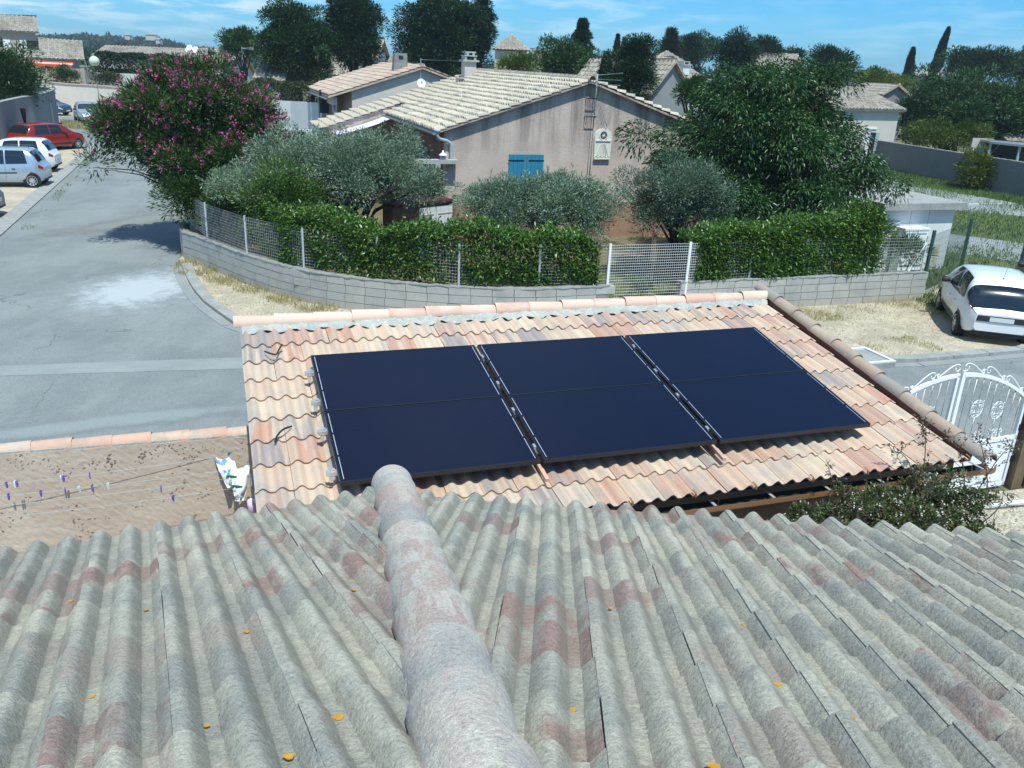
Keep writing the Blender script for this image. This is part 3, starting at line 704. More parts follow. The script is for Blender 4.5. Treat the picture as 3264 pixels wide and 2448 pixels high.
# gutter with brackets and tile clips
gu = MB(); prof = [(-.055, 0), (-.05, -.045), (-.02, -.07), (.025, -.07), (.052, -.045), (.055, 0), (.062, .004), (.062, -.006), (.058, -.05), (.03, -.08), (-.025, -.08), (-.058, -.05)]
gy = -unit(G1 @ np.eye(3)); fw = unit(V(g2[0], g2[1], 0))
def gpt(u, a, b): return G(u, .490, H0-.110)+fw*a+V(0, 0, b)
pa = [gpt(.2, a, b) for a, b in prof]; pb = [gpt(6.33, a, b) for a, b in prof]; n_ = len(prof)
gu.add(pa+pb, [(i, (i+1) % n_, n_+(i+1) % n_, n_+i) for i in range(n_)]+[tuple(range(n_)), tuple(reversed(range(n_, 2*n_)))])
obj('gutter', gu, M['brown_metal'], gar)
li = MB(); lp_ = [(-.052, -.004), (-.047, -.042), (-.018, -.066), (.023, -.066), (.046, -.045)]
li.grid([[gpt(.2, a, b) for a, b in lp_], [gpt(6.32, a, b) for a, b in lp_]]); obj('shade_liner', li, plain('gutter_shade', (.035,.03,.025), .95, .1), gar, fix=False)  # added dark liner, paints the shade inside the gutter under the tiles
for k in range(10):
    u = .75+.6*k; b = MB()
    b.boxf(gpt(u, -.12, .0), G1*.03, fw*.17, V(0, 0, .005)); obj('gutter_bracket', b, M['galv'], gar)
    c = MB(); p = G(u-.22, .525, H0+.062); c.boxf(p, G1*.016, fw*.012, V(0, 0, -.035)); c.boxf(p, G1*.016, -g2*.05, gn*.004)
    obj('tile_clip', c, M['brown_metal'], gar)
# solar panels -------------------------------------------------------
def cell_mat():
    m = NT('solar_glass'); sxn = m.n('ShaderNodeSeparateXYZ'); m.L(m.tc.outputs['Object'], sxn.inputs[0])
    def lines(o, period, width):
        f = m.math('FRACT', m.math('DIVIDE', o, period)); d = m.math('ABSOLUTE', m.math('SUBTRACT', f, .5))
        return m.sm(d, .5-width, .5-width*.3)
    fine = lines(sxn.outputs[1], .0205, .10); cellx = lines(sxn.outputs[0], .164, .006); celly = lines(sxn.outputs[1], .164, .006)
    base = m.mix(m.sm(m.noise(1.2, 3, .6), .3, .7), (.0032,.0042,.0165), (.0036,.0046,.0180))
    brk = m.sm(m.noise(14, 2, .6, m.maps((.4, 1, 1))), .45, .66)
    c = m.mix(m.math('MULTIPLY', fine, .22), base, (.07,.10,.19))
    c = m.mix(m.math('MULTIPLY', m.math('MAXIMUM', cellx, celly), .8), c, (.006,.008,.02))
    m.col(c).set(.4, .18, 0, .18); m.b.inputs['Coat Roughness'].default_value = .12
    return m.m
M['cells'] = cell_mat()
PW, PH = 1.678, 1.043
def panel(u0, v0, label):
    """u0 left, v0 upper edge; frame top lies in the plane h = 0"""
    t = thing('solar_panel', label, 'solar panel', (0, 0, 0), 0, 'solar panels on the garage roof')
    t.matrix_world = frame(G(u0, v0), G1, g2, gn)
    f = MB(); b = .011
    # frame: four bars
    for (x, y, sx_, sy_) in ((0, 0, PW, b), (0, PH-b, PW, b), (0, b, b, PH-2*b), (PW-b, b, b, PH-2*b)):
        f.boxf((x, y, -.040), (sx_, 0, 0), (0, sy_, 0), (0, 0, .040))
    o = obj('frame', f, M['black_metal'], t, w=False)
    g = MB(); g.add([(b, b, -.002), (PW-b, b, -.002), (PW-b, PH-b, -.002), (b, PH-b, -.002)], [(0, 1, 2, 3)])
    o = obj('glass', g, M['cells'], t, w=False, fix=False)
    s_ = MB()
    for x in (.030, PW-.036):
        y = .03
        for k in range(3):
            s_ = MB(); s_.boxf((x, y, -.0015), (.006, 0, 0), (0, .305, 0), (0, 0, .0006)); y += .335; obj('ribbon', s_, M['galv'], t, w=False)
    bk_ = MB(); bk_.boxf((b, b, -.030), (PW-2*b, 0, 0), (0, PH-2*b, 0), (0, 0, .004)); obj('back_sheet', bk_, M['dark'], t, w=False)
    return t
gap = .035; names = [('upper left', 'upper middle', 'upper right'), ('lower left', 'lower middle', 'lower right')]
for j in range(2):
    for i in range(3):
        where = {(0, 0): 'upper left panel of the six, its left edge beside bare tiles', (0, 1): 'upper middle panel between two others, nearest the ridge', (0, 2): 'upper right panel of the six, under the ridge by the verge',
                 (1, 0): 'lower left panel, half hidden by the near hip end', (1, 1): 'lower middle panel, its dark edge above the eave tiles', (1, 2): 'lower right panel, corner nearest the gutter and the shrub twigs'}[(j, i)]
        panel(i*(PW+gap), -2.068+j*(PH+.012), 'dark blue solar panel, '+where)
rails = thing('mounting_rails', 'aluminium mounting rails and clamps carrying the solar panels on the garage tiles', 'mounting rail', G(0, -1)*V(1, 1, 0)+V(0, 0, 2.4))
for v in (-1.83, -1.29, -.80, -.20):
    m = MB(); m.boxf(G(-.085, v, -.075), G1*5.26, g2*.04, gn*.038); obj('rail', m, M['alu'], rails)
    m = MB(); m.boxf(G(-.05, v+.005, -.085), G1*.035, g2*.03, gn*.065); m.boxf(G(-.06, v-.02, -.14), G1*.03, g2*.06, gn*.06); obj('end_clamp', m, M['alu'], rails)
    for i in (1, 2):
        u = i*(PW+gap)-gap/2; m = MB(); m.boxf(G(u-.012, v-.01, -.03), G1*.024, g2*.05, gn*.034); m.lathe([(0, 0), (.007, 0), (.007, .008), (0, .008)], G(u, v+.015, .004), 8)
        obj('middle_clamp', m, M['alu'], rails)
for u in (PW+gap*.5-.01, 2*PW+gap*1.5-.01):
    m = MB(); m.boxf(G(u, -2.0, -.128), G1*.035, g2*2.17, gn*.030); obj('support_batten', m, M['coping_tile'], rails)
# loose cable and a few chips on the left tiles
m = MB(); cp = [gp for gp in [G(-.42, -2.42, -.115), G(-.36, -2.36, -.115), G(-.31, -2.30, -.10), G(-.28, -2.42, -.10), G(-.24, -2.52, -.10)]]
m.tube(smooth_path(cp, 2), .009, 6); o = obj('cable', m, M['cable'], None, True); tag(o, 'short black cable end lying on the upper left garage tiles', 'cable')
m = MB(); m.tube(smooth_path([G(-.28, -1.02, -.125), G(-.36, -.98, -.12), G(-.42, -.88, -.12), G(-.44, -.80, -.125)], 2), .009, 6)
o = obj('cable', m, M['cable'], None, True); tag(o, 'curved black cable piece on the pale tiles left of the lower panel', 'cable')

# ================================================================== GARDEN WALL on the left, clothes lines
gw = thing('garden_wall', 'tan rough rendered wall capped with terracotta tiles behind the clothes lines', 'wall', V(-2.8, 8.1, 0))
w0 = V(-2.58, 8.23, 0); wd = -unit(gz(785, 1362, 1.97)-gz(0, 1418, 1.97))*1.0; wd[2] = 0; wd = unit(wd); wnrm = V(wd[1], -wd[0], 0); wnrm = wnrm if wnrm[1] < 0 else -wnrm
wA = gz(785, 1362, 1.97)-wd*.15; wA[2] = 0
WL = 7.6
rng = np.random.default_rng(12); NXw, NZw = 240, 60; Pw = []
for j in range(NZw+1):
    row = []
    for i in range(NXw+1):
        p = wA+wd*WL*i/NXw+V(0, 0, 1.90*j/NZw)+wnrm*(.10+.0012*rng.normal()+.002*math.sin(i*.11)*math.sin(j*.23+i*.03)); row.append(p)
    Pw.append(row)
m = MB(); m.grid(Pw); m.boxf(wA-wnrm*.10, wd*WL, wnrm*.19, V(0, 0, 1.90)); obj('render_coat', m, M['tan'], gw, fix=False)
# flaky scraped render: small raised ridges
fl = MB(); rf = random.Random(31)
for c in range(70):
    s0 = rf.uniform(.1, 4.6); z0 = rf.uniform(.7, 1.86) if rf.random() < .7 else rf.uniform(1.68, 1.88)
    for k in range(rf.randint(3, 8)):
        s1 = s0+rf.gauss(0, .055); z1 = z0+rf.gauss(0, .035); L_ = rf.uniform(.012, .045); a = rf.uniform(-.9, .9)
        p = wA+wd*s1+V(0, 0, min(z1, 1.89))+wnrm*.100; dx = wd*math.cos(a)*L_+V(0, 0, math.sin(a)*L_)
        fl.add([p, p+dx*.5+V(0, 0, .008)+wnrm*.012, p+dx, p+dx*.5+V(0, 0, -.004)+wnrm*.004], [(0, 1, 2), (0, 2, 3)])
obj('render_flakes', fl, M['tan'], gw, fix=False, kind='stuff')
cop = cap_mesh('coping_tile', .088, .080, .40, M['coping_tile'], 14)
for i in range(20):
    o_ = wA+wd*(.36*i-.02)+V(0, 0, 1.90+.004*(i % 2))
    inst('coping_tile', cop, gw, frame(o_, wnrm, wd*-1 if False else wd, V(0, 0, 1)) @ Matrix.Rotation(.012*math.sin(i*2.7), 4, 'Z') @ Matrix.Rotation(-.02, 4, 'X'))
bd = MB(); bd.boxf(wA-wnrm*.085, wd*WL, wnrm*.17, V(0, 0, 1.925)); obj('coping_bed', bd, M['ridge_mortar'], gw)
ZL = 1.72
rack = thing('clothes_line', 'grey bracketed clothes lines strung along the tan wall', 'clothes line', gz(820, 1500, ZL)*V(1, 1, 0))
br0 = gz(806, 1447, ZL); br1 = gz(812, 1600, ZL)
m = MB(); dB = unit(br1-br0); m.boxf(br0-dB*.06, (br1-br0)+dB*.1, wd*-.05, V(0, 0, -.05)); m.boxf(br0+wd*-.03+dB*.02, -dB*.05, wd*-.05, V(0, 0, -1.7)); obj('bracket', m, M['grey_paint'], rack)
m = MB(); q = gz(800, 1530, ZL+.03); m.boxf(q-wd*.02, wd*-.07, dB*.03, V(0, 0, .03)); m.boxf(q-dB*.1, wd*-.02, dB*.24, V(0, 0, .02)); obj('fastener', m, M['grey_paint'], rack)
lines_px = [((800, 1440), (0, 1530)), ((800, 1487), (0, 1567)), ((800, 1514), (0, 1597)), ((800, 1548), (0, 1634))]
LP = []
for a, b in lines_px:
    p, q = gz(*a, ZL), gz(*b, ZL); q = p+(q-p)*1.6; m = MB()
    pts = [p+(q-p)*t+V(0, 0, -.05*4*t*(1-t)) for t in np.linspace(0, 1, 14)]
    m.tube(pts, .0022, 5); obj('line', m, M['grey_paint'], rack); LP.append((p, q))
def on_line(px, py):
    best = None
    for (p, q) in LP:
        for t in np.linspace(0, .8, 500):
            w_ = p+(q-p)*t+V(0, 0, -.05*4*t*(1-t)); v = w_-CAM; z = v @ _f
            X, Y = CX+F_PX*(v @ _r)/z, CY-F_PX*(v @ _u)/z; e = (X-px)**2+(Y-py)**2
            if best is None or e < best[0]: best = (e, w_)
    return best[1]
M['peg_purple'] = plain('purple_plastic', (.20,.10,.50), .4); M['peg_white'] = plain('white_plastic', (.75,.78,.80), .4); M['peg_green'] = plain('green_plastic', (.02,.20,.13), .4)
M['peg_pink'] = plain('pink_plastic', (.65,.30,.45), .4)
def peg_meshes(colr):
    m = MB()
    for s_ in (-1, 1): m.prism([(s_*.003, -.006, .022), (s_*.011, -.006, .022), (s_*.012, -.006, .0), (s_*.005, -.006, -.045), (s_*.001, -.006, -.045)], (0, .012, 0))
    j = m.mesh('peg_jaws', colr); m = MB(); m.tube([(-.008, 0, .0), (.008, 0, .0)], .0085, 8); return j, m.mesh('spring', M['alu'])
PEG = {k: peg_meshes(M[k]) for k in ('peg_purple', 'peg_white', 'peg_green', 'peg_pink')}
pegs = [(52, 1520, 'purple', 'purple peg on the rearmost line, far left'), (20, 1555, 'purple', 'purple peg at the left end of the second line'), (48, 1562, 'white', 'small white peg close to the left photo edge'), (28, 1590, 'purple', 'broad purple peg lowest at the far left'),
        (192, 1512, 'white', 'upper white peg touching a purple one'), (200, 1516, 'purple', 'purple peg behind the upper white peg'), (284, 1505, 'purple', 'purple peg highest on the wall, rearmost line'), (249, 1545, 'white', 'white peg in the middle of the second line'), (290, 1541, 'purple', 'thin purple peg right of the middle white peg'),
        (130, 1586, 'purple', 'purple peg on the third line, left part'), (208, 1580, 'purple', 'purple peg on the third line, below the middle white peg'), (346, 1567, 'white', 'white peg furthest right on its own'),
        (515, 1580, 'purple', 'left purple peg of the pair joined by a pink cord'), (549, 1577, 'purple', 'right purple peg of the pair joined by a pink cord')]
wdir = unit(LP[0][1]-LP[0][0])
for i, (px, py, c, lb) in enumerate(pegs):
    q = on_line(px, py-8); t = thing('clothes_peg', lb, 'clothes peg', q, 0, 'pegs on the clothes lines')
    t.rotation_euler = (0, .1*math.sin(i*2), math.atan2(wdir[1], wdir[0])+1.2+.5*math.sin(i*3.3))
    for nm, me in zip(('jaws', 'spring'), PEG['peg_'+c]):
        o = bpy.data.objects.new(nm, me); COL.objects.link(o); o.parent = t
a, b = on_line(515, 1575), on_line(549, 1573); m = MB(); m.tube([a+V(0, 0, -.008), (a+b)/2+V(0, 0, -.014), b+V(0, 0, -.008)], .004, 6)
obj('cord', m, M['peg_pink'], rack)
# plastic bags hung up to dry
def bag(name, label, tl, tr, drop, mats, seed, cat='plastic bag', n=14, taper=.5):
    rng = np.random.default_rng(seed); P = []; ww = tr-tl; nn = unit(np.cross(ww, V(0, 0, 1)))
    for j in range(n+1):
        t = j/n; row = []
        for i in range(n+1):
            s_ = i/n; x = .5+(s_-.5)*(1-taper*t*t)+.10*math.sin(2.2*t)*t
            bul = .07*math.sin(math.pi*s_)*math.sin(math.pi*min(1, t*1.05))+.016*math.sin(9*s_+5*t+seed)+.010*rng.normal()
            row.append(tl+ww*x+drop*t+nn*bul-V(0, 0, .04*math.sin(math.pi*s_)*(1-t)))
        P.append(row)
    m = MB(); m.grid(P); P2 = [[p-nn*(.09*math.sin(math.pi*i/n)*math.sin(math.pi*min(1, j/n*1.05))+.004) for i, p in enumerate(r_)] for j, r_ in enumerate(P)]; m.grid(P2)
    o = obj(name, m, mats, None, True, fix=False); tag(o, label, cat); return o
def bag_print():
    m = NT('printed_bag'); c = m.ramp(m.noise(7, 2, .4), [(.36, (.80,.81,.82)), (.52, (.78,.80,.82)), (.56, (.10,.25,.50)), (.62, (.14,.30,.52)), (.64, (.30,.32,.34)), (.70, (.75,.78,.80)), (.74, (.75,.55,.08))], True)
    m.col(c).set(.35, .5); return m.m
M['bag_print'] = bag_print(); M['bag_white'] = plain('white_plastic_bag', (.80,.80,.80), .35, .5)
t0, t1 = gz(682, 1455, ZL), gz(742, 1445, ZL)
bag('plastic_bag', 'white and blue printed plastic bag hung on the line, left of the plain bag', t0, t1, V(.10, -.12, -.30), M['bag_print'], 2, taper=.35)
t0, t1 = gz(738, 1482, ZL), gz(797, 1478, ZL)
bag('plastic_bag', 'plain white plastic bag hung on the lines beside the garage verge', t0, t1, V(-.01, -.14, -.34), M['bag_white'], 5, taper=.55)
for i, (px, py, lb) in enumerate([(738, 1447, 'green peg at the top of the printed bag'), (732, 1518, 'green peg at the foot of the printed bag'), (750, 1553, 'long green peg under the plain white bag')]):
    t = thing('clothes_peg', lb, 'clothes peg', on_line(px, py)+V(0, -.01, .02), 0, 'pegs on the clothes lines'); t.rotation_euler = (0, 1.4, math.atan2(wdir[1], wdir[0])); t.scale = (1.3, 1.3, 1.5)
    for nm, me in zip(('jaws', 'spring'), PEG['peg_green']):
        o = bpy.data.objects.new(nm, me); COL.objects.link(o); o.parent = t
q = gz(806, 1612, 1.45); m = MB(); m.lathe([(0, -.10), (.04, -.10), (.05, 0), (.052, .06), (.045, .06), (.04, -.08), (0, -.09)], q, 14)
o = obj('plastic_cup', m, plain('pale_pink_plastic', (.72,.52,.68), .4), None, True); tag(o, 'pale pink plastic tub against the garage wall below the bags', 'tub')

# ================================================================== BLOCK WALL, FENCE, HEDGES
blk = MB(); blk.boxf((-.243, 0, 0), (.486, 0, 0), (0, .20, 0), (0, 0, .186)); blk_me = blk.mesh('block', M['block'])
blk2 = MB(); blk2.boxf((-.243, 0, 0), (.486, 0, 0), (0, .20, 0), (0, 0, .186)); blkd_me = blk2.mesh('old_block', M['block_dark'])
def along(path):
    P = [np.array([p[0], p[1], 0.]) for p in path]; seg = [np.linalg.norm(P[i+1]-P[i]) for i in range(len(P)-1)]; cum = np.concatenate([[0], np.cumsum(seg)])
    def at(s):
        s = min(max(s, 0), cum[-1]-1e-6); i = int(np.searchsorted(cum, s, side='right')-1); i = min(i, len(seg)-1)
        t = unit(P[i+1]-P[i]); return P[i]+t*(s-cum[i]), t
    return at, cum[-1]
def block_wall(name, label, path, courses, me, group=None, mortar='mortar', cap='block', seed=1, flip=1, bl=.5):
    at, L_ = along(smooth_path(path, 1)); t = thing(name, label, 'wall', at(0)[0], 0, group); rr = random.Random(seed)
    core = MB(); n = max(2, int(L_/.5))
    P = [[at(L_*i/n)[0]+np.cross(at(L_*i/n)[1], V(0, 0, 1))*-.014*flip+V(0, 0, z) for i in range(n+1)] for z in (0, courses*.2)]
    B = [[at(L_*i/n)[0]+np.cross(at(L_*i/n)[1], V(0, 0, 1))*-.19*flip+V(0, 0, z) for i in range(n+1)] for z in (0, courses*.2)]
    core.grid(P); core.grid(B[::-1]); core.grid([P[1], B[1]])
    for q in (0, -1): core.quad(P[0][q], B[0][q], B[1][q], P[1][q])
    obj('mortar', core, M[mortar], t)
    for c in range(courses):
        s = .25*(c % 2)*(bl/.5)+rr.uniform(0, .05)-.0
        s += bl*.5 if c % 2 == 0 else 0
        while s < L_-.1:
            p, d = at(s); nrm = np.cross(d, V(0, 0, 1))*flip     # towards the camera
            o_ = p+V(0, 0, c*.2+.004)+nrm*rr.uniform(-.004, .004)
            inst('block', me, t, frame(o_, d*flip if False else d, -nrm, V(0, 0, 1)) @ Matrix.Rotation(rr.uniform(-.006, .006), 4, 'Y')); s += bl
    cp = MB(); n = max(2, int(L_/.12)); rg_ = np.random.default_rng(seed); rows = []
    for (off, z) in ((.012, -.03), (.012, .012), (-.21, .014), (-.21, -.03)):
        rows.append([at(L_*i/n)[0]+np.cross(at(L_*i/n)[1], V(0, 0, 1))*(off+(rg_.normal()*.004))*flip+V(0, 0, courses*.2+z+(rg_.normal()*.005 if z > 0 else abs(rg_.normal())*.014)) for i in range(n+1)])
    cp.grid(rows); obj('capping', cp, M['mortar'], t, True, fix=True)
    return t, at, L_
wallL, atL, LL = block_wall('block_wall', 'curved grey concrete block wall under the long laurel hedge, ending at the wire gate', wallb, 4, blk_me, 'low concrete block walls round the garden', seed=3)
wr0, wr1 = V(3.98, 20.08, 0), V(11.02, 22.50, 0)
wallR, atR, LR = block_wall('block_wall', 'straight grey concrete block wall from the wire gate to the utility cabin', [wr0, (wr0+wr1)/2, wr1], 4, blk_me, 'low concrete block walls round the garden', seed=8)
# fence posts and wire panels on top of the wall
def wires(mb, a, b, z0, z1, step=.075, r=.0042, hstep=None):
    a, b = np.array(a, float), np.array(b, float); L_ = np.linalg.norm(b-a); d = (b-a)/L_; n = np.cross(d, V(0, 0, 1))
    k = max(2, int(round(L_/step)))
    def rod(p, q, s1, s2):
        mb.add([p+s1*r, p-s1*r*.6+s2*r, p-s1*r*.6-s2*r, q+s1*r, q-s1*r*.6+s2*r, q-s1*r*.6-s2*r], [(0, 1, 4, 3), (1, 2, 5, 4), (2, 0, 3, 5)])
    for i in range(k+1):
        p = a+d*L_*i/k; rod(p+V(0, 0, z0), p+V(0, 0, z1), n, d)
    h = max(1, int(round((z1-z0)/(hstep or step))))
    for j in range(h+1):
        z = z0+(z1-z0)*j/h; rod(a+V(0, 0, z)+n*r, b+V(0, 0, z)+n*r, n, V(0, 0, 1))
def post_mesh():
    m = MB(); m.boxf((-.022, -.018, 0), (.044, 0, 0), (0, .036, 0), (0, 0, 1.0)); m.boxf((-.025, -.021, 1.0), (.05, 0, 0), (0, .042, 0), (0, 0, .012)); return m.mesh('fence_post', M['galv'])
pm_ = post_mesh()
def fence_run(name, label, pts, z0, h, step=.075, hstep=None):
    t = thing(name, label, 'fence', pts[0]*V(1, 1, 0)+V(0, 0, z0), 0, 'wire fences on the garden wall')
    for i, p in enumerate(pts):
        inst('post', pm_, t, Matrix.Translation(Vector((p[0], p[1], z0))) @ Matrix.Diagonal((1, 1, h/1.0, 1)))
    for i in range(len(pts)-1):
        m = MB(); wires(m, pts[i]*V(1, 1, 0), pts[i+1]*V(1, 1, 0), z0+.05, z0+h-.03, step, .0024, hstep); obj('wire_mesh', m, M['galv'], t, fix=False, kind='stuff')
    return t
def fp(px, py): q = gz(px, py, .80); return q+V(.0, .10, 0)
fpts = [V(-9.75, 24.7, .8), fp(658, 762), fp(784, 812), fp(966, 858), fp(1201, 890), fp(1461, 915), fp(1717, 915), fp(1934, 910)]
ftop = fence_run('wire_fence', 'galvanised wire mesh fence following the curved block wall in front of the hedge', fpts, .80, .96)
fptR = [fp(2189, 900), fp(2390, 890), fp(2560, 882), fp(2760, 875), fp(2940, 868)]
fence_run('wire_fence', 'galvanised wire mesh fence on the straight block wall right of the wire gate', fptR, .80, .94)
m = MB(); q = fptR[-1]; m.tube([q+V(0, 0, .80), q-G1*.42+V(0, 0, .02)], .022, 8); o = obj('fence_brace', m, M['white_paint']); tag(o, 'slanted white brace propping the last fence post by the cabin', 'fence brace')
m = MB(); q = fpts[6]; m.tube([q+V(0, 0, .78), q+G1*.34+V(0, 0, .12)], .013, 6); o = obj('fence_brace', m, M['dark_green']); tag(o, 'thin dark brace slanting across the hedge left of the wire gate', 'fence brace')
gt = thing('wire_gate', 'white welded wire gate panel closing the gap between the two block walls', 'gate', fpts[7]*V(1, 1, 0))
ga, gb = fpts[7]*V(1, 1, 0)+V(.02, -.05, 0), fptR[0]*V(1, 1, 0)+V(0, -.05, 0)
m = MB(); wires(m, ga, gb+G1*.35, .84, 1.74, .055, .0030, .065); obj('wire_mesh', m, M['white_paint'], gt, fix=False, kind='stuff')
m = MB(); wires(m, ga+G1*.03, gb-G1*.04, .04, .84, .060, .0028, .075); obj('wire_mesh', m, M['white_paint'], gt, fix=False, kind='stuff')
for p in (ga, gb):
    m = MB(); m.boxf(p-V(.028, .025, 0), (.056, 0, 0), (0, .05, 0), (0, 0, 1.78)); obj('post', m, M['white_paint'], gt)
def hedge(name, label, path, z0, ztop, thick, n, L_, Wd, mat, seed, group=None, off=.16, trunkmat='bark'):
    at, LN = along(smooth_path(path, 1)); rng = np.random.default_rng(seed)
    t = thing(name, label, 'hedge', at(LN/2)[0], 0, group)
    ph = rng.uniform(0, 6, 6)
    s = rng.uniform(0, LN, n); f = rng.random(n); P = np.zeros((n, 3)); D = np.zeros((n, 3))
    def bulge(s, z): return .10*np.sin(s*2.3+ph[0])+.07*np.sin(s*5.1+z*3+ph[1])+.05*np.sin(z*7+s*3+ph[2])
    for i in range(n):
        p, d = at(s[i]); nr = np.cross(d, V(0, 0, 1)); zt = ztop(s[i]/LN)+.08*math.sin(s[i]*3.1+ph[3])+.05*math.sin(s[i]*8.3+ph[4])
        if f[i] < .56: dep = off-abs(rng.normal())*.10+bulge(s[i], 0)*.4; z = z0+(zt-z0)*rng.random()**.9; dr = nr*.9+rng.normal(size=3)*.6+V(0, 0, .35)
        elif f[i] < .88: dep = off+thick*rng.random(); z = zt-abs(rng.normal())*.10; dr = V(0, 0, 1)+rng.normal(size=3)*.65; dep = -dep+off*2 if False else dep
        else: dep = off+thick*rng.random(); z = z0+(zt-z0)*rng.random(); dr = rng.normal(size=3)
        if f[i] < .56: q = p-nr*(-.045+abs(rng.normal())*.11-bulge(s[i], z)*.45)
        else: q = p-nr*dep
        if rng.random() < .05: z += rng.random()*.22
        P[i] = q+V(0, 0, z)+rng.normal(size=3)*.02; D[i] = dr
    leaf_obj('foliage', P, D, L_, Wd, mat, t, seed, fold=.2, droop=.1)
    m = MB(); k = int(LN/.7)
    for i in range(k):
        p, d = at((i+.5)*LN/k); nr = np.cross(d, V(0, 0, 1)); b = p-nr*(off+thick*.45); zt = ztop((i+.5)/k)
        m.tube([b, b+V(.02, 0, zt*.5), b+V(-.03, .03, zt*.82)], [.03, .022, .012], 6)
    obj('stem', m, M[trunkmat], t, True, fix=False)
    return t
def behind(pts, d): return [p*V(1, 1, 0) for p in pts]
hl = [fpts[2]+V(.3, .2, 0), fpts[3], fpts[4], fpts[5], fpts[6], fpts[6]+(fpts[7]-fpts[6])*.86]
def zl(t): return 2.08-.28*max(0, (t-.72)/.28)-.30*math.exp(-((t-.44)/.06)**2)
hedge('laurel_hedge', 'long bright green laurel hedge behind the curved block wall', hl, .80, zl, .75, 42000, .105, .048, M['laurel'], 21, 'laurel hedges behind the block walls')
hr = [fptR[0]+G1*.20, fptR[1], fptR[2], fptR[3]+G1*.25]
def zr(t): return 1.92+.30*t+.22*max(0, (t-.7)/.3)
hedge('laurel_hedge', 'shorter laurel hedge right of the wire gate under the big dark tree', hr, .80, zr, .85, 30000, .105, .048, M['laurel'], 22, 'laurel hedges behind the block walls')
rr = np.random.default_rng(5)
c = at_y(2765, 785, 22.6)
tree('oleander_bush', 'dense narrow-leaved green bush closing the right end of the hedge', 'bush', c*V(1, 1, 0), c+V(0, .2, .05), V(.78, .6, .98), M['photinia'], 26, .38, 6500, .15, .030, 91, .05, low=-.8, nlimb=6)
c = at_y(2895, 815, 22.9)
tree('small_palm_bush', 'small spiky green plant behind the wire at the end of the block wall', 'bush', c*V(1, 1, 0), c, V(.55, .35, .42), M['photinia'], 10, .22, 1300, .20, .026, 92, .03, low=-.3, nlimb=4)

# ================================================================== NEAR TREES
c = at_y(600, 350, 27.6); base = V(c[0]*.94+.4, 25.9, 0)
# oleander with pink flowers -------------------------------------------------
rng = np.random.default_rng(77)
ol = thing('oleander', 'large oleander in full pink flower leaning over the road beside the curved wall', 'flowering shrub', base)
parts_ = [((at_y(615, 372, 26.1)), V(2.15, 2.0, 1.42), 80, 34000), (at_y(445, 425, 25.3), V(1.25, 1.2, .85), 22, 6600), (at_y(350, 400, 25.3), V(.55, .6, .35), 8, 1400), (at_y(815, 430, 26.5), V(1.15, 1.1, 1.0), 20, 7200),
          (at_y(600, 560, 24.9), V(1.0, .9, 1.05), 30, 12000), (at_y(690, 500, 25.3), V(1.2, 1.0, .9), 24, 8000), (at_y(640, 640, 24.3), V(.85, .5, .75), 20, 7000), (at_y(745, 690, 23.7), V(.9, .4, .5), 16, 4500), (at_y(520, 480, 25.1), V(1.0, .9, .7), 20, 6000), (at_y(670, 232, 26.3), V(.55, .5, .22), 8, 1100), (at_y(545, 240, 26.3), V(.5, .5, .2), 6, 900), (at_y(860, 470, 25.9), V(.65, .6, .8), 9, 1900), (at_y(305, 520, 24.7), V(.22, .25, .34), 5, 420), (at_y(470, 345, 25.8), V(.85, .9, .6), 12, 3200)]
PP, DD, TT, CC, FP = [], [], [], [], []
for (cc_, rad_, ncl, nl) in parts_:
    P_, D_, tn_, c_, r_ = crown(rng, cc_, rad_, ncl, .52, nl, -1, .6, .25, .22)
    PP.append(P_); DD.append(D_); TT.append(tn_); CC.append(c_)
    k = int(nl*.030); sel = rng.choice(len(P_), k); FP.append((P_[sel], (P_[sel]-cc_)/rad_))
P_, D_, T_ = np.vstack(PP), np.vstack(DD), np.concatenate(TT)
D_ /= np.linalg.norm(D_, axis=1)[:, None]; D_[:, 2] += .12
leaf_obj('crown', P_, D_, .155, .040, M['oleander_leaf'], ol, 7, tone=T_)
fp_, fd_ = np.vstack([a for a, b in FP]), np.vstack([b for a, b in FP])
keep = (fd_[:, 2] > -.25+.5*rng.random(len(fd_))) & (fp_[:, 2] > 2.1+.8*rng.random(len(fp_))) & (np.linalg.norm(fd_, axis=1) > .62); fp_, fd_ = fp_[keep], fd_[keep]
nf = len(fp_); pet = 11; jit = rng.normal(size=(nf*pet, 3))*.045
leaf_obj('flowers', np.repeat(fp_+fd_*.10, pet, 0)+jit, rng.normal(size=(nf*pet, 3))+np.repeat(fd_, pet, 0)*.6, .062, .055, M['oleander_flower'], ol, 8, fold=.1)
m = MB(); CCs = np.vstack(CC)
for k in range(7):
    b = base+V(rng.normal()*.25, rng.normal()*.25, 0); fk = b+V(rng.normal()*.5, rng.normal()*.4, 1.1)
    m.tube([b, fk], [.07, .055], 7); limbs(m, rng, fk, CCs[rng.choice(len(CCs), 6)], .04)
obj('trunk', m, M['bark'], ol, True, fix=False)
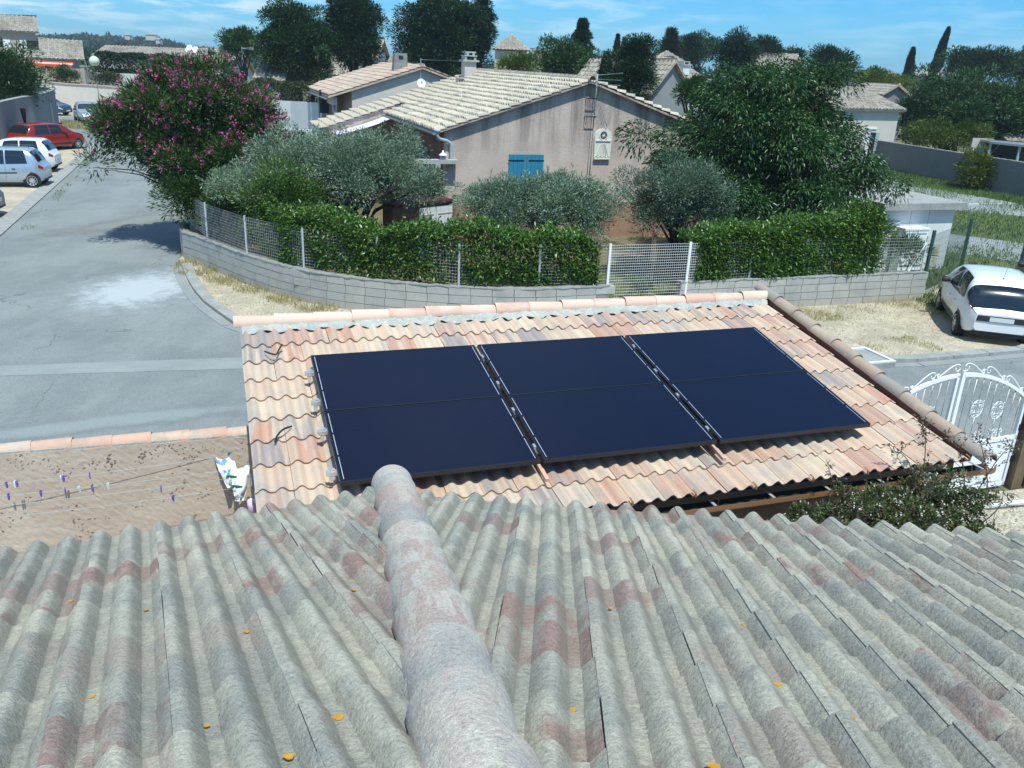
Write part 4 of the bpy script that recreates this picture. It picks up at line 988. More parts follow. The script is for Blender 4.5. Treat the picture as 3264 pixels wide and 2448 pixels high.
# olives -----------------------------------------------------------------
c = at_y(1040, 560, 23.6)
tree('olive_tree', 'large grey-green olive tree with several trunks, left of the white shutter', 'olive tree', V(c[0]+.9, 23.3, 0), c+V(.2, 0, .1), V(2.55, 1.7, 1.22), M['olive_leaf'], 120, .46, 52000, .085, .024, 31, .12, 'olive trees in the garden', low=-.9, bark='olive_bark', multi=3, fork=V(c[0]+.9, 23.4, 1.25), whips=170, wl=.38, wn=24, nlimb=10, jag=.3, extra=[(at_y(1010, 480, 25), V(1.0, .9, .75), 3600), (at_y(1290, 460, 24.2), V(.55, .5, .6), 2000), (at_y(780, 590, 22.6), V(1.1, .9, .6), 6500), (at_y(1320, 590, 23.2), V(.75, .6, .5), 5000)])
c = at_y(1715, 678, 22.2)
tree('olive_tree', 'wide pale olive tree in front of the blue shutters, twisted branches showing below', 'olive tree', V(c[0]+.25, 22.4, 0), c+V(0, 0, .02), V(2.40, 1.3, .84), M['olive_leaf'], 130, .36, 56000, .082, .023, 32, .10, 'olive trees in the garden', low=-.55, bark='olive_bark', multi=2, fork=V(c[0]+.3, 22.4, 1.35), whips=170, wl=.38, wn=24, nlimb=12, jag=.5, extra=[(at_y(1770, 590, 22.8), V(.75, .6, .38), 3000), (at_y(1540, 640, 22.8), V(.7, .5, .45), 3600), (at_y(1620, 720, 22), V(.8, .5, .35), 2600), (at_y(1880, 700, 22), V(.7, .5, .4), 3000)])
c = at_y(2165, 640, 23.3)
tree('olive_tree', 'dense darker olive bush touching the big dark tree, right of the gable corner', 'olive tree', V(c[0]+.2, 23.3, 0), c+V(0, 0, .05), V(1.62, 1.3, 1.08), M['olive_dark'], 80, .42, 42000, .082, .022, 33, .11, 'olive trees in the garden', low=-.8, bark='olive_bark', multi=2, nlimb=9, jag=.2, whips=120, wl=.35, wn=22)
c = at_y(900, 655, 21.9)
tree('photinia_bush', 'glossy dark green bush pushing through the fence at the left end of the hedge', 'bush', V(c[0], 21.9, 0), c, V(1.05, .9, 1.05), M['photinia'], 46, .42, 15000, .095, .034, 34, .06, low=-1, nlimb=8, jag=.3, extra=[(at_y(1010, 620, 22.2), V(.7, .6, .55), 2600), (at_y(820, 730, 22.3), V(.75, .3, .45), 4500), (at_y(700, 700, 24.2), V(.9, .35, .5), 4500)])
# big drooping-leaf tree
c = at_y(2432, 462, 25.6)
tree('cherry_tree', 'big dark green tree with long drooping leaves behind the right hedge', 'tree', V(at_y(2385, 740, 25)[0], 25.2, 0), c+V(0, .3, -.1), V(2.80, 2.4, 2.1), M['cherry'], 170, .60, 72000, .135, .042, 35, .17, low=-.9, droop=.25, hang=.45, jag=.35, whips=130, wl=.38, wn=24, fill=.35, nlimb=14, fork=V(at_y(2385, 740, 25)[0], 25.2, 1.7),
     extra=[(at_y(2750, 560, 24.8), V(.75, .7, .40), 2200), (at_y(2840, 606, 24.2), V(.45, .2, .15), 500), (at_y(2560, 262, 26), V(1.2, 1.0, .45), 2600), (at_y(2400, 262, 26), V(.9, .8, .35), 1800), (at_y(2600, 640, 24.0), V(1.25, .9, .65), 4200), (at_y(2560, 225, 26), V(.18, .2, .45), 350), (at_y(2330, 640, 24.4), V(1.6, .9, .7), 7000), (at_y(2200, 560, 24.6), V(1.3, .8, .8), 6000), (at_y(2470, 690, 24.2), V(2.0, .8, .5), 7000)])
# lawn strip seen through the gate, shrub there
rng = np.random.default_rng(3)
def grass_patch(name, label, poly_fn, n, L_, Wd, mat, seed, z=.0):
    rng = np.random.default_rng(seed); P = poly_fn(rng, n); P[:, 2] = z; D = rng.normal(size=(len(P), 3))*.45+V(0, 0, 1)
    o = leaf_obj(name, P, D, L_, Wd, mat, None, seed, kind='stuff'); return tag(o, label, 'grass')
def quadfn(a, b, c, d, clump=0, keep=.45):
    a, b, c, d = map(np.array, (a, b, c, d))
    def f(rng, n):
        s, t = rng.random((2, n)); P = (a*(1-s)[:, None]+b*s[:, None])*(1-t)[:, None]+(d*(1-s)[:, None]+c*s[:, None])*t[:, None]
        if clump:
            w_ = np.sin(P[:, 0]*clump+1)*np.sin(P[:, 1]*clump*1.3+2)+np.sin(P[:, 0]*clump*.37+P[:, 1]*clump*.5)+rng.normal(size=n)*.5
            P = P[w_ > (keep-.5)*2]
        return P
    return f
grass_patch('lawn', 'short sunlit lawn seen through the wire gate', quadfn((1.5, 20.8, .02), (5.5, 22.2, .02), (6, 26, .02), (1.5, 25, .02)), 16000, .07, .012, M['lawn'], 4, .02)
grass_patch('field_grass', 'rough green grass of the field behind the green mesh fence', quadfn((11.6, 23.2, 0), (26, 27, 0), (36, 48, 0), (16, 60, 0), .8, .28), 60000, .17, .028, M['grass'], 5)
grass_patch('field_grass', 'strip of longer grass at the foot of the old block wall', quadfn(gz(2780, 572), gz(3300, 660), gz(3300, 630), gz(2830, 545), .9, .3), 14000, .22, .03, M['grass'], 6)
grass_patch('dry_weeds', 'dry weeds and straw along the foot of the curved block wall', quadfn((-9.4, 23.4, 0), (-4.0, 19.0, 0), (-4.8, 18.7, 0), (-9.3, 22.0, 0), 3.2, .5), 5200, .16, .014, M['dry_grass'], 7, .016)
grass_patch('dry_weeds', 'dry weeds at the foot of the straight block wall', quadfn((5.6, 20.55, 0), (11.3, 22.6, 0), (11.8, 21.2, 0), (6.2, 19.5, 0), 2.6, .5), 5200, .11, .012, M['dry_grass'], 8, .016)
grass_patch('dry_weeds', 'green tufts beside the end of the straight block wall', quadfn((10.6, 22.7, 0), (13.6, 24.0, 0), (13.2, 22.6, 0), (11.0, 21.6, 0), 2.6, .4), 3600, .15, .014, M['grass'], 9, .016)
grass_patch('dry_weeds', 'weeds between kerb and sand right of the garage roof', quadfn((8.2, 17.3, 0), (9.6, 18.0, 0), (9.2, 19.0, 0), (7.6, 18.2, 0), 4, .45), 1500, .08, .012, M['dry_grass'], 10, .016)
grass_patch('dry_weeds', 'thin weeds along the pale slabs left of the road', quadfn(gz(60, 740), gz(285, 505), gz(310, 500), gz(110, 735), 2.0, .75), 1500, .10, .014, M['grass'], 11, .03)
grass_patch('dry_weeds', 'dry grass patch on the sand in front of the silver car', quadfn(gz(195, 385), gz(330, 400), gz(330, 430), gz(195, 405), 1, .4), 4000, .20, .03, M['dry_grass'], 12, .02)
def litter(name, label, fn, n, size, mat, seed):
    rng = np.random.default_rng(seed); P = fn(rng, n); P[:, 2] = .022; D = rng.normal(size=(len(P), 3))*V(1, 1, .25)
    o = leaf_obj(name, P, D, size, size*.6, mat, None, seed, kind='stuff'); tag(o, label, 'gravel')
litter('pebbles', 'pale pebbles and twigs scattered on the sandy verge', quadfn((-8.3, 21.0, 0), (12, 22.0, 0), (13, 18.8, 0), (-6.4, 17.9, 0)), 8000, .035, M['dry_grass'], 14)
litter('pebbles', 'wood chips and pebbles covering the gravel yard', quadfn((3.6, 9.4, 0), (9, 11.5, 0), (10, 7, 0), (3.8, 5.8, 0)), 9000, .03, M['dry_grass'], 15)

# ================================================================== PINK HOUSE
e1 = V(math.cos(R(20)), math.sin(R(20)), 0); e2 = V(-e1[1], e1[0], 0); hn = V(e1[1], -e1[0], 0)
E0 = pl(1392, 412, V(1.5, 29, 0), hn); E0z = E0[2]
def E(u, t, z): return V(E0[0], E0[1], 0)+e1*u+e2*t+V(0, 0, z)
RU, SL = 5.12, .3215
ph_ = thing('pink_house', 'single storey house with pink rendered gable, pale canal tile roof and blue shutters', 'house', E(5, 5, 0))
def rz(u): return E0z+SL*(u if u <= RU else 2*RU-u)
m = MB(); poly = [E(.32, .10, 0), E(10.0, .10, 0), E(10.0, .10, rz(10.0)-.12), E(RU, .10, rz(RU)-.12), E(.32, .10, rz(.32)-.12)]
m.prism(poly, e2*.25); obj('gable_wall', m, M['pink'], ph_)
m = MB(); m.prism([E(.30, .075, 0), E(10.02, .075, 0), E(10.02, .075, 1.22), E(.30, .075, 1.22)], e2*.03); obj('plinth', m, M['orange_render'], ph_)
m = MB(); m.boxf(E(.32, .36, 0), e2*8.0, e1*.22, V(0, 0, rz(.32)-.14)); m.boxf(E(1.3, 8.2, 0), e2*1.7, e1*.2, V(0, 0, rz(1.3)-.14)); obj('side_wall', m, M['brown_render'], ph_)
m = MB(); m.prism([E(-2.0, 9.9, 0), E(1.5, 9.9, 0), E(1.5, 9.9, rz(1.5)-.12), E(-2.0, 9.9, rz(-2.0)-.12)], e2*2.7); obj('wing_wall', m, M['pink'], ph_)
m = MB(); m.boxf(E(9.8, .36, 0), e2*12, e1*.2, V(0, 0, rz(9.8)-.15)); m.boxf(E(.4, 12.3, 0), e1*9.4, e2*.2, V(0, 0, 3.3)); obj('back_wall', m, M['pink'], ph_)
# roof: deck then tiles
m = MB()
def slab(m, u0, u1, t0, t1, th=.06): m.prism([E(u0, t0, rz(u0)-.06), E(u1, t0, rz(u1)-.06), E(u1, t0, rz(u1)-.06-th), E(u0, t0, rz(u0)-.06-th)], e2*(t1-t0))
slab(m, 0, RU, -.10, 8.3); slab(m, 1.0, RU, 8.3, 9.85); slab(m, -2.35, RU, 9.85, 12.6); slab(m, RU, 10.25, -.10, 12.6)
proof_ = obj('roof', m, M['pink'], ph_)
def prof_canal(x, W_):
    t = (x % (W_/2))/(W_/2)
    return .085*math.sin(math.pi*min(1, t/.66))**.7 if t < .66 else 0.
can_me = tile_mesh('canal_tile', prof_canal, .42, .36, .05, .042, M['pale_tile'], 14, .048, 1, .5)
def tile_field(parent, cells, me, limit, name='tile'):
    """cells: list of 4x4 matrices; the nearest ones become parts, the others one joined part"""
    cells = sorted(cells, key=lambda T: (T.translation-Vector(CAM)).length)
    for T in cells[:limit]: inst(name, me, parent, T)
    if len(cells) > limit:
        vs = np.array([v.co[:] for v in me.vertices]); fs = [tuple(p.vertices) for p in me.polygons]; V_, F_ = [], []; sh = root_loc(parent)
        for k, T in enumerate(cells[limit:]):
            A_ = np.array(T); V_.append(vs @ A_[:3, :3].T+A_[:3, 3]-sh); F_ += [tuple(i+k*len(vs) for i in f) for f in fs]
        q = bpy.data.meshes.new(name+'s'); q.from_pydata(np.vstack(V_).tolist(), [], F_); q.materials.append(me.materials[0]); q.shade_smooth()
        q.set_sharp_from_angle(angle=R(38)); o = bpy.data.objects.new(name, q); COL.objects.link(o); o.parent = parent; o['kind'] = 'stuff'
sl_a = math.atan(SL); dn = -e1*math.cos(sl_a)-V(0, 0, math.sin(sl_a)); ezl = V(0, 0, 1)*math.cos(sl_a)-e1*math.sin(sl_a); exl = unit(np.cross(dn, ezl))
cells = []; rt = random.Random(17)
def add_field(u_low, u_high, t0, t1, W_=.42, L_=.36):
    nu = int(round((t1-t0)/W_)); nv = int(math.ceil((u_high-u_low)/math.cos(sl_a)/L_)); sgn = 1 if np.dot(exl, e2) > 0 else -1
    for j in range(nv):
        for k in range(nu):
            u_ = u_low+L_*math.cos(sl_a)*(j+1)
            o_ = E(min(u_, u_high+.2), t0+W_*(k+(0 if sgn > 0 else 1)), 0); o_[2] = rz(0)+SL*(min(u_, u_high+.2))-.055
            cells.append(frame(o_, exl, dn, ezl) @ Matrix.Rotation(rt.uniform(-.015, .015), 4, 'Z') @ Matrix.Translation((rt.uniform(-.008, .008), rt.uniform(-.02, .02), rt.uniform(0, .006))))
add_field(-.06, RU-.15, -.12, 8.3); add_field(.95, RU-.15, 8.3, 9.8); add_field(-2.42, RU-.15, 9.8, 12.7)
tile_field(proof_, cells, can_me, 300)
cells = []; dnr = e1*math.cos(sl_a)-V(0, 0, math.sin(sl_a)); ezr = V(0, 0, 1)*math.cos(sl_a)+e1*math.sin(sl_a); exr = unit(np.cross(dnr, ezr))
for j in range(14):
    for k in range(3):
        u_ = RU+.25+.343*j; o_ = E(u_, -.12+.42*(k+(0 if np.dot(exr, e2) > 0 else 1)), rz(u_)-.055+.02); cells.append(frame(o_, exr, dnr, ezr))
tile_field(proof_, cells, can_me, 42)
rcap = cap_mesh('ridge_tile', .125, .105, .44, M['pale_tile'], 10)
for i in range(34): inst('ridge_tile', rcap, proof_, frame(E(RU, -.2+.375*i, rz(RU)-.01), -e1 if False else e1, e2, V(0, 0, 1)) @ Matrix.Rotation(-.03, 4, 'X'))
def gutter(parent, p, q, r=.065, mat='zinc'):
    p, q = np.array(p), np.array(q); d = unit(q-p); s_ = np.cross(d, V(0, 0, 1)); m = MB(); n = 8
    A_ = [[x+s_*r*math.cos(math.pi+math.pi*i/n)+V(0, 0, r*math.sin(math.pi+math.pi*i/n)) for i in range(n+1)] for x in (p, q)]
    B_ = [[x+s_*(r-.008)*math.cos(math.pi+math.pi*i/n)+V(0, 0, (r-.008)*math.sin(math.pi+math.pi*i/n)) for i in range(n+1)] for x in (p, q)]
    m.grid(A_); m.grid(B_[::-1]); m.add(A_[0], [tuple(range(n+1))]); m.add(A_[1], [tuple(range(n+1))]); return obj('gutter', m, M[mat], parent)
gutter(ph_, E(-.12, -.15, rz(0)-.10), E(-.12, 8.3, rz(0)-.10)); gutter(ph_, E(.88, 8.4, rz(.9)-.10), E(.88, 9.8, rz(.9)-.10)); gutter(ph_, E(-2.5, 9.8, rz(-2.4)-.08), E(-2.5, 12.7, rz(-2.4)-.08))
def HPp(px, py, off=0.): return pl(px, py, E(0, .10-off, 0), hn)
m = MB(); m.tube(smooth_path([HPp(1394, 424, .2), HPp(1394, 436, .2), HPp(1402, 444, .15), HPp(1424, 448, .10), HPp(1437, 458, .08), HPp(1438, 470, .08), HPp(1438, 522, .08)], 2), .052, 10); m.lathe([(.0, -.10), (.05, -.10), (.10, 0), (.10, .05), (.0, .05)], HPp(1394, 418, .2), 12)
obj('downpipe', m, M['grey_paint'], ph_, True)
# blue shutters
def shutter_pair(parent, o_, ux, w_, h_, mat, nplank=4, strap=True, nrm=hn):
    for k in (0, 1):
        a = o_+ux*(k*w_/2+(.008 if k else 0)); pw = (w_/2-.012)/nplank
        fr = MB(); fr.boxf(a+nrm*.012, ux*(w_/2-.012), nrm*.012, V(0, 0, h_)); sh = obj('shutter', fr, mat, parent)
        for i in range(nplank):
            b = MB(); b.boxf(a+ux*(pw*i+.004)+nrm*.025, ux*(pw-.008), nrm*.018, V(0, 0, h_)); obj('plank', b, mat, sh)
        if strap:
            for zz_ in (.16, .84):
                b = MB(); b.boxf(a+ux*(-.03 if k == 0 else .06)+nrm*.044+V(0, 0, h_*zz_), ux*(w_/2-.06), nrm*.010, V(0, 0, .035)); obj('hinge_strap', b, M['black_metal'] if mat != M['white_wood'] else M['galv'], sh)
s0 = HPp(1622, 492); s1 = HPp(1733, 493)
shutter_pair(ph_, V(s0[0], s0[1], s0[2]-1.30), e1, float((s1-s0) @ e1), 1.30, M['blue_wood'])
# ornamental arched panel with rosette
a0 = HPp(1889, 507, .0); a1 = HPp(1942, 510, .0); w_ = float((a1-a0) @ e1); zt = HPp(1916, 409)[2]; zb = a0[2]; orn = thing('wall_panel', 'arched cream moulded panel with a star rosette hung on the pink gable', 'wall ornament', E(float((a0-E(0, 0, 0)) @ e1)+w_/2, .1, zb))
mid = a0+e1*w_/2; mid[2] = 0
pts = [mid+e1*(-w_/2*.94)+V(0, 0, zb), mid+e1*(w_/2*.94)+V(0, 0, zb)]
zs = zt-w_*.42
pts += [mid+e1*(w_/2)*1.02+V(0, 0, zs)]+[mid+e1*(w_/2*math.cos(a)*.98)+V(0, 0, zs+(zt-zs)*math.sin(a)) for a in np.linspace(.15, math.pi-.15, 12)]+[mid-e1*(w_/2)*1.02+V(0, 0, zs)]
m = MB(); m.prism([p+hn*.0 for p in pts], hn*.06); obj('panel', m, M['chalk'], orn)
cz = zs+.04; m = MB(); n = 20
m.prism([mid+hn*.062+e1*.125*math.cos(2*math.pi*k/n)+V(0, 0, cz+.125*math.sin(2*math.pi*k/n)) for k in range(n)], hn*.004); obj('rosette_ground', m, M['dark'], orn)
m = MB()
for k in range(8):
    a = 2*math.pi*k/8+.2; m.prism([mid+hn*.068+V(0, 0, cz)+e1*.10*math.cos(a)+V(0, 0, .10*math.sin(a)), mid+hn*.068+V(0, 0, cz)+e1*.03*math.cos(a+.4)+V(0, 0, .03*math.sin(a+.4)), mid+hn*.068+V(0, 0, cz), mid+hn*.068+V(0, 0, cz)+e1*.03*math.cos(a-.4)+V(0, 0, .03*math.sin(a-.4))], hn*.012)
for k in range(n):
    a, b = 2*math.pi*k/n, 2*math.pi*(k+1)/n; A_ = [mid+hn*.06+V(0, 0, cz)+e1*r_*math.cos(t_)+V(0, 0, r_*math.sin(t_)) for r_, t_ in ((.125, a), (.16, a), (.16, b), (.125, b))]; m.prism(A_, hn*.02)
obj('rosette', m, M['chalk'], orn)
m = MB()
for k in range(-3, 4):
    x = k*.07; top = zs-.20-abs(k)*.02; m.prism([mid+hn*.06+e1*(x-.012)+V(0, 0, zb+.14), mid+hn*.06+e1*(x+.012)+V(0, 0, zb+.14), mid+hn*.06+e1*(x*.45+.006)+V(0, 0, top), mid+hn*.06+e1*(x*.45-.006)+V(0, 0, top)], hn*.025)
m.boxf(mid+hn*.06-e1*w_*.44+V(0, 0, zs-.15), e1*w_*.88, hn*.03, V(0, 0, .035)); m.boxf(mid+hn*.06-e1*w_*.48+V(0, 0, zb), e1*w_*.96, hn*.04, V(0, 0, .045))
for k in range(4): m.tube([mid+hn*.075+e1*(-w_*.36+w_*.24*k+w_*.12*math.cos(a))+V(0, 0, zb+.06+.05*math.sin(a)) for a in np.linspace(0, math.pi, 7)], .010, 5)
obj('relief', m, M['chalk'], orn)
# mast with aerial and brackets
mast = thing('aerial_mast', 'thin grey mast with two rake aerials and brackets fixed to the pink gable', 'aerial', E(5.42, -.05, 2.0))
uM = float((HPp(1886, 400)-E(0, 0, 0)) @ e1); m = MB(); m.tube([E(uM-.05, -.10, 1.9), E(uM, -.10, 5.38)], .026, 8); obj('mast', m, M['grey_paint'], mast, True)
for zz_ in (4.62, 4.05):
    m = MB(); m.tube([E(uM-.28, .08, zz_), E(uM-.28, -.10, zz_), E(uM+.05, -.10, zz_), E(uM+.05, .08, zz_)], .02, 6); m.tube([E(uM-.28, -.1, zz_), E(uM-.25, .05, zz_-.25)], .009, 5); obj('bracket', m, M['black_metal'], mast)
def yagi(parent, p, d, L_, n_el, el, matn='grey_paint', tilt=0.):
    d = unit(d); s_ = unit(np.cross(d, V(0, 0, 1))); m = MB(); m.tube([p, p+d*L_], .009, 5)
    for i in range(n_el):
        q = p+d*L_*(i+.5)/n_el; l_ = el*(1-.4*i/n_el); m.tube([q-s_*l_/2, q+s_*l_/2], .0045, 4)
    return obj('antenna', m, M[matn], parent)
yd = unit(-e2*.80+e1*.75)
yagi(mast, E(uM, -.10, 5.34), unit(yd+V(0, 0, .12)), .85, 9, .55); yagi(mast, E(uM, -.10, 5.22), yd, .8, 9, .5); yagi(mast, E(uM, -.10, 5.10), unit(yd-V(0, 0, .05)), .8, 9, .45)
m = MB(); m.tube(smooth_path([E(uM, -.1, 5.2), E(uM+.12, -.08, 4.9), E(uM-.02, -.08, 4.5)], 2), .008, 5); obj('lead', m, M['cable'], mast)
# beam, arched teal shutter, lantern, awning, vent, chimney, shutter shed
m = MB(); b0 = pl(1462, 521, E(0, -.25, 0), hn); b1 = pl(1322, 512, E(0, -.25, 0), hn); m.boxf(V(b1[0], b1[1], b0[2]-.02), (b0-b1)*V(1, 1, 0), e2*.32, V(0, 0, .12)); m.boxf(V(b0[0], b0[1], b0[2]-.12)-e1*.75, e1*.16, e2*.3, V(0, 0, .10))
obj('ledge', m, M['ridge_mortar'], ph_)
def side_px(px, py): return pl(px, py, E(.30, 0, 0), e1)
q0, q1 = side_px(1332, 505), side_px(1371, 515); m = MB(); zt = side_px(1350, 459)[2]; zb_ = 1.35; tq0, tq1 = float((q0-E(0, 0, 0)) @ e2), float((q1-E(0, 0, 0)) @ e2); tm = (tq0+tq1)/2; hw = abs(tq0-tq1)/2
poly = [E(.30, tm-hw, zb_), E(.30, tm+hw, zb_)]+[E(.30, tm+hw*math.cos(a), zt-hw*.55+hw*.55*math.sin(a)) for a in np.linspace(0, math.pi, 10)]; m.prism(poly, -e1*.05); obj('arched_shutter', m, M['teal_wood'], ph_)
m = MB(); m.prism([E(.30, 6.2, 1.2), E(.30, 7.6, 1.2)]+[E(.30, 6.9+.7*math.cos(a), 2.5+.4*math.sin(a)) for a in np.linspace(0, math.pi, 8)], -e1*.03); obj('arched_opening', m, M['dark'], ph_)
lt = thing('wall_lantern', 'white capped lantern on the ledge beside the downpipe', 'lantern', pl(1412, 508, E(0, -.1, 0), hn)); q = pl(1412, 508, E(0, -.12, 0), hn)
m = MB(); m.lathe([(0, .28), (.02, .27), (.03, .22), (.13, .14), (.14, .12), (.0, .12)], q, 12); obj('cap', m, M['white_paint'], lt, True)
m = MB(); m.lathe([(.0, .12), (.10, .12), (.08, -.06), (0, -.06)], q, 6); obj('glass', m, M['grey_paint'], lt)
q = [E(1.0, 8.35, rz(1.0)-.26), E(1.0, 9.80, rz(1.0)-.26), E(-1.9, 9.80, rz(-1.9)-.30), E(-1.9, 8.35, rz(-1.9)-.30)]
m = MB(); N_ = 12; Pg = [[q[0]*(1-i/N_)*(1-j/N_)+q[1]*(1-i/N_)*(j/N_)+q[2]*(i/N_)*(j/N_)+q[3]*(i/N_)*(1-j/N_)+V(0, 0, -.10*math.sin(math.pi*i/N_)) for j in range(N_+1)] for i in range(N_+1)]
m.grid(Pg); m.grid([[p-V(0, 0, .012) for p in r_] for r_ in Pg[::-1]]); obj('awning', m, M['awning'], ph_, True, fix=False)
m = MB(); cb = E(4.05, 11.0, 0); zc = rz(4.05); m.boxf(cb+V(0, 0, zc-.3), e1*.52, e2*.52, V(0, 0, 1.0)); ch = obj('chimney', m, M['cream'], ph_)
m = MB(); m.boxf(cb+V(0, 0, zc+.70)-e1*.1-e2*.1, e1*.72, e2*.72, V(0, 0, .08))
for du in (0, .42): m.boxf(cb+V(0, 0, zc+.78)+e1*du, e1*.10, e2*.52, V(0, 0, .14))
m.boxf(cb+V(0, 0, zc+.92)-e1*.03-e2*.03, e1*.58, e2*.58, V(0, 0, .05))
for du in (.08, .34): m.boxf(cb+V(0, 0, zc+.97)+e1*du, e1*.10, e2*.42, V(0, 0, .09))
m.boxf(cb+V(0, 0, zc+1.06)+e1*.02, e1*.48, e2*.48, V(0, 0, .06)); obj('chimney_cap', m, M['ridge_mortar'], ch)
vb_ = E(3.4, 9.7, rz(3.4)+.02); m = MB(); m.boxf(vb_, e1*.25, e2*.35, V(0, 0, .22)); m.boxf(vb_-e1*.04-e2*.04+V(0, 0, .22), e1*.33, e2*.43, V(0, 0, .03)); obj('roof_vent', m, M['garage_cap'], ph_)
m = MB(); m.boxf(vb_-e2*.003+V(0, 0, .05)+e1*.04, e1*.06, -e2*.004, V(0, 0, .11)); m.boxf(vb_-e2*.003+V(0, 0, .05)+e1*.14, e1*.06, -e2*.004, V(0, 0, .11)); obj('vent_hole', m, M['dark'], ph_)
# annex with white double door
ax = thing('garden_annex', 'low brown annex with a flaking white plank door behind the hedge', 'shed', at_y(1388, 700, 24.6)*V(1, 1, 0)); q0, q1 = at_y(1334, 655, 24.5), at_y(1440, 655, 24.5+.9)
zt = (q0[2]+q1[2])/2; d_ = unit((q1-q0)*V(1, 1, 0)); nn = V(d_[1], -d_[0], 0)
m = MB(); m.boxf(V(q0[0], q0[1], 0)-d_*.9, d_*2.4, -nn*.5, V(0, 0, zt+.10)); obj('wall', m, M['brown_render'], ax)
m = MB(); m.boxf(V(q1[0], q1[1], 0)+d_*.02+nn*.02, d_*.16, nn*.14, V(0, 0, zt+.28)); obj('pier', m, M['orange_render'], ax)
m = MB(); m.boxf(V(q0[0], q0[1], zt+.10)-d_*.95+nn*.1, d_*2.2, -nn*.7, V(0, 0, .06)); obj('roof', m, M['fascia'], ax)
shutter_pair(ax, V(q0[0], q0[1], .1), d_, float(np.linalg.norm((q1-q0)*V(1, 1, 0))), zt-.12, M['white_wood'], 4, True, nn)
c = at_y(2480, 715, 24.6); rng = np.random.default_rng(9)
tree('russet_bush', 'low russet and straw coloured bush under the big dark tree', 'bush', at_y(2310, 735, 24)*V(1, 1, 0), at_y(2310, 725, 24), V(.8, .6, .35), M['red_dry'], 14, .25, 2600, .07, .03, 93, .03, low=-.3, nlimb=5)
c = at_y(2050, 870, 21.0)
tree('garden_shrub', 'small dark shrub seen through the wire gate', 'bush', c*V(1, 1, 0), V(c[0], c[1], .38), V(.42, .4, .38), M['broad'], 12, .18, 1800, .06, .025, 94, .02, low=-.3, nlimb=4)
m = MB(); b_ = at_y(2073, 890, 22.4)*V(1, 1, 0); m.tube([b_, b_+V(.02, 0, .8), b_+V(.0, 0, 1.5)], [.10, .085, .07], 9)
o = obj('tree_stump', m, M['bark'], None, True); tag(o, 'dark bare trunk standing on the lawn behind the wire gate', 'tree trunk')

# ================================================================== OTHER HOUSES
def corr(parent, O, ex, ey, ez, w_, l_, per=.24, row=.36, h=.07, mat='far_tile', skew=None, name='tile'):
    """rows of half round tiles as one relief sheet; skew=(a,b): left/right edge slide per metre down (hips)"""
    nr = max(1, int(round(l_/row))); m = MB(); k = 4; a, b = skew or (0, 0)
    for j in range(nr):
        y0, y1 = l_*j/nr, l_*(j+1)/nr; x0 = a*(y0+y1)/2; x1 = w_+b*(y0+y1)/2
        if x1-x0 < .2: continue
        i0, i1 = math.floor(x0/per), math.ceil(x1/per); xs, zs_ = [], []
        for i in range(i0, i1):
            for q, hh in ((0, 0), (.16, .75), (.36, 1), (.56, .75), (.72, 0)):
                x = (i+q)*per
                if x0 <= x <= x1: xs.append(x); zs_.append(hh*h)
        if len(xs) < 2: continue
        A_ = [O+ex*x+ey*y0+ez*z for x, z in zip(xs, zs_)]; B_ = [O+ex*x+ey*(y1+.03)+ez*(z+.035) for x, z in zip(xs, zs_)]; C_ = [O+ex*x+ey*(y1+.03)+ez*(z*.5-.02) for x, z in zip(xs, zs_)]
        m.grid([A_, B_, C_])
    return obj(name, m, M[mat], parent, fix=False, kind='stuff')
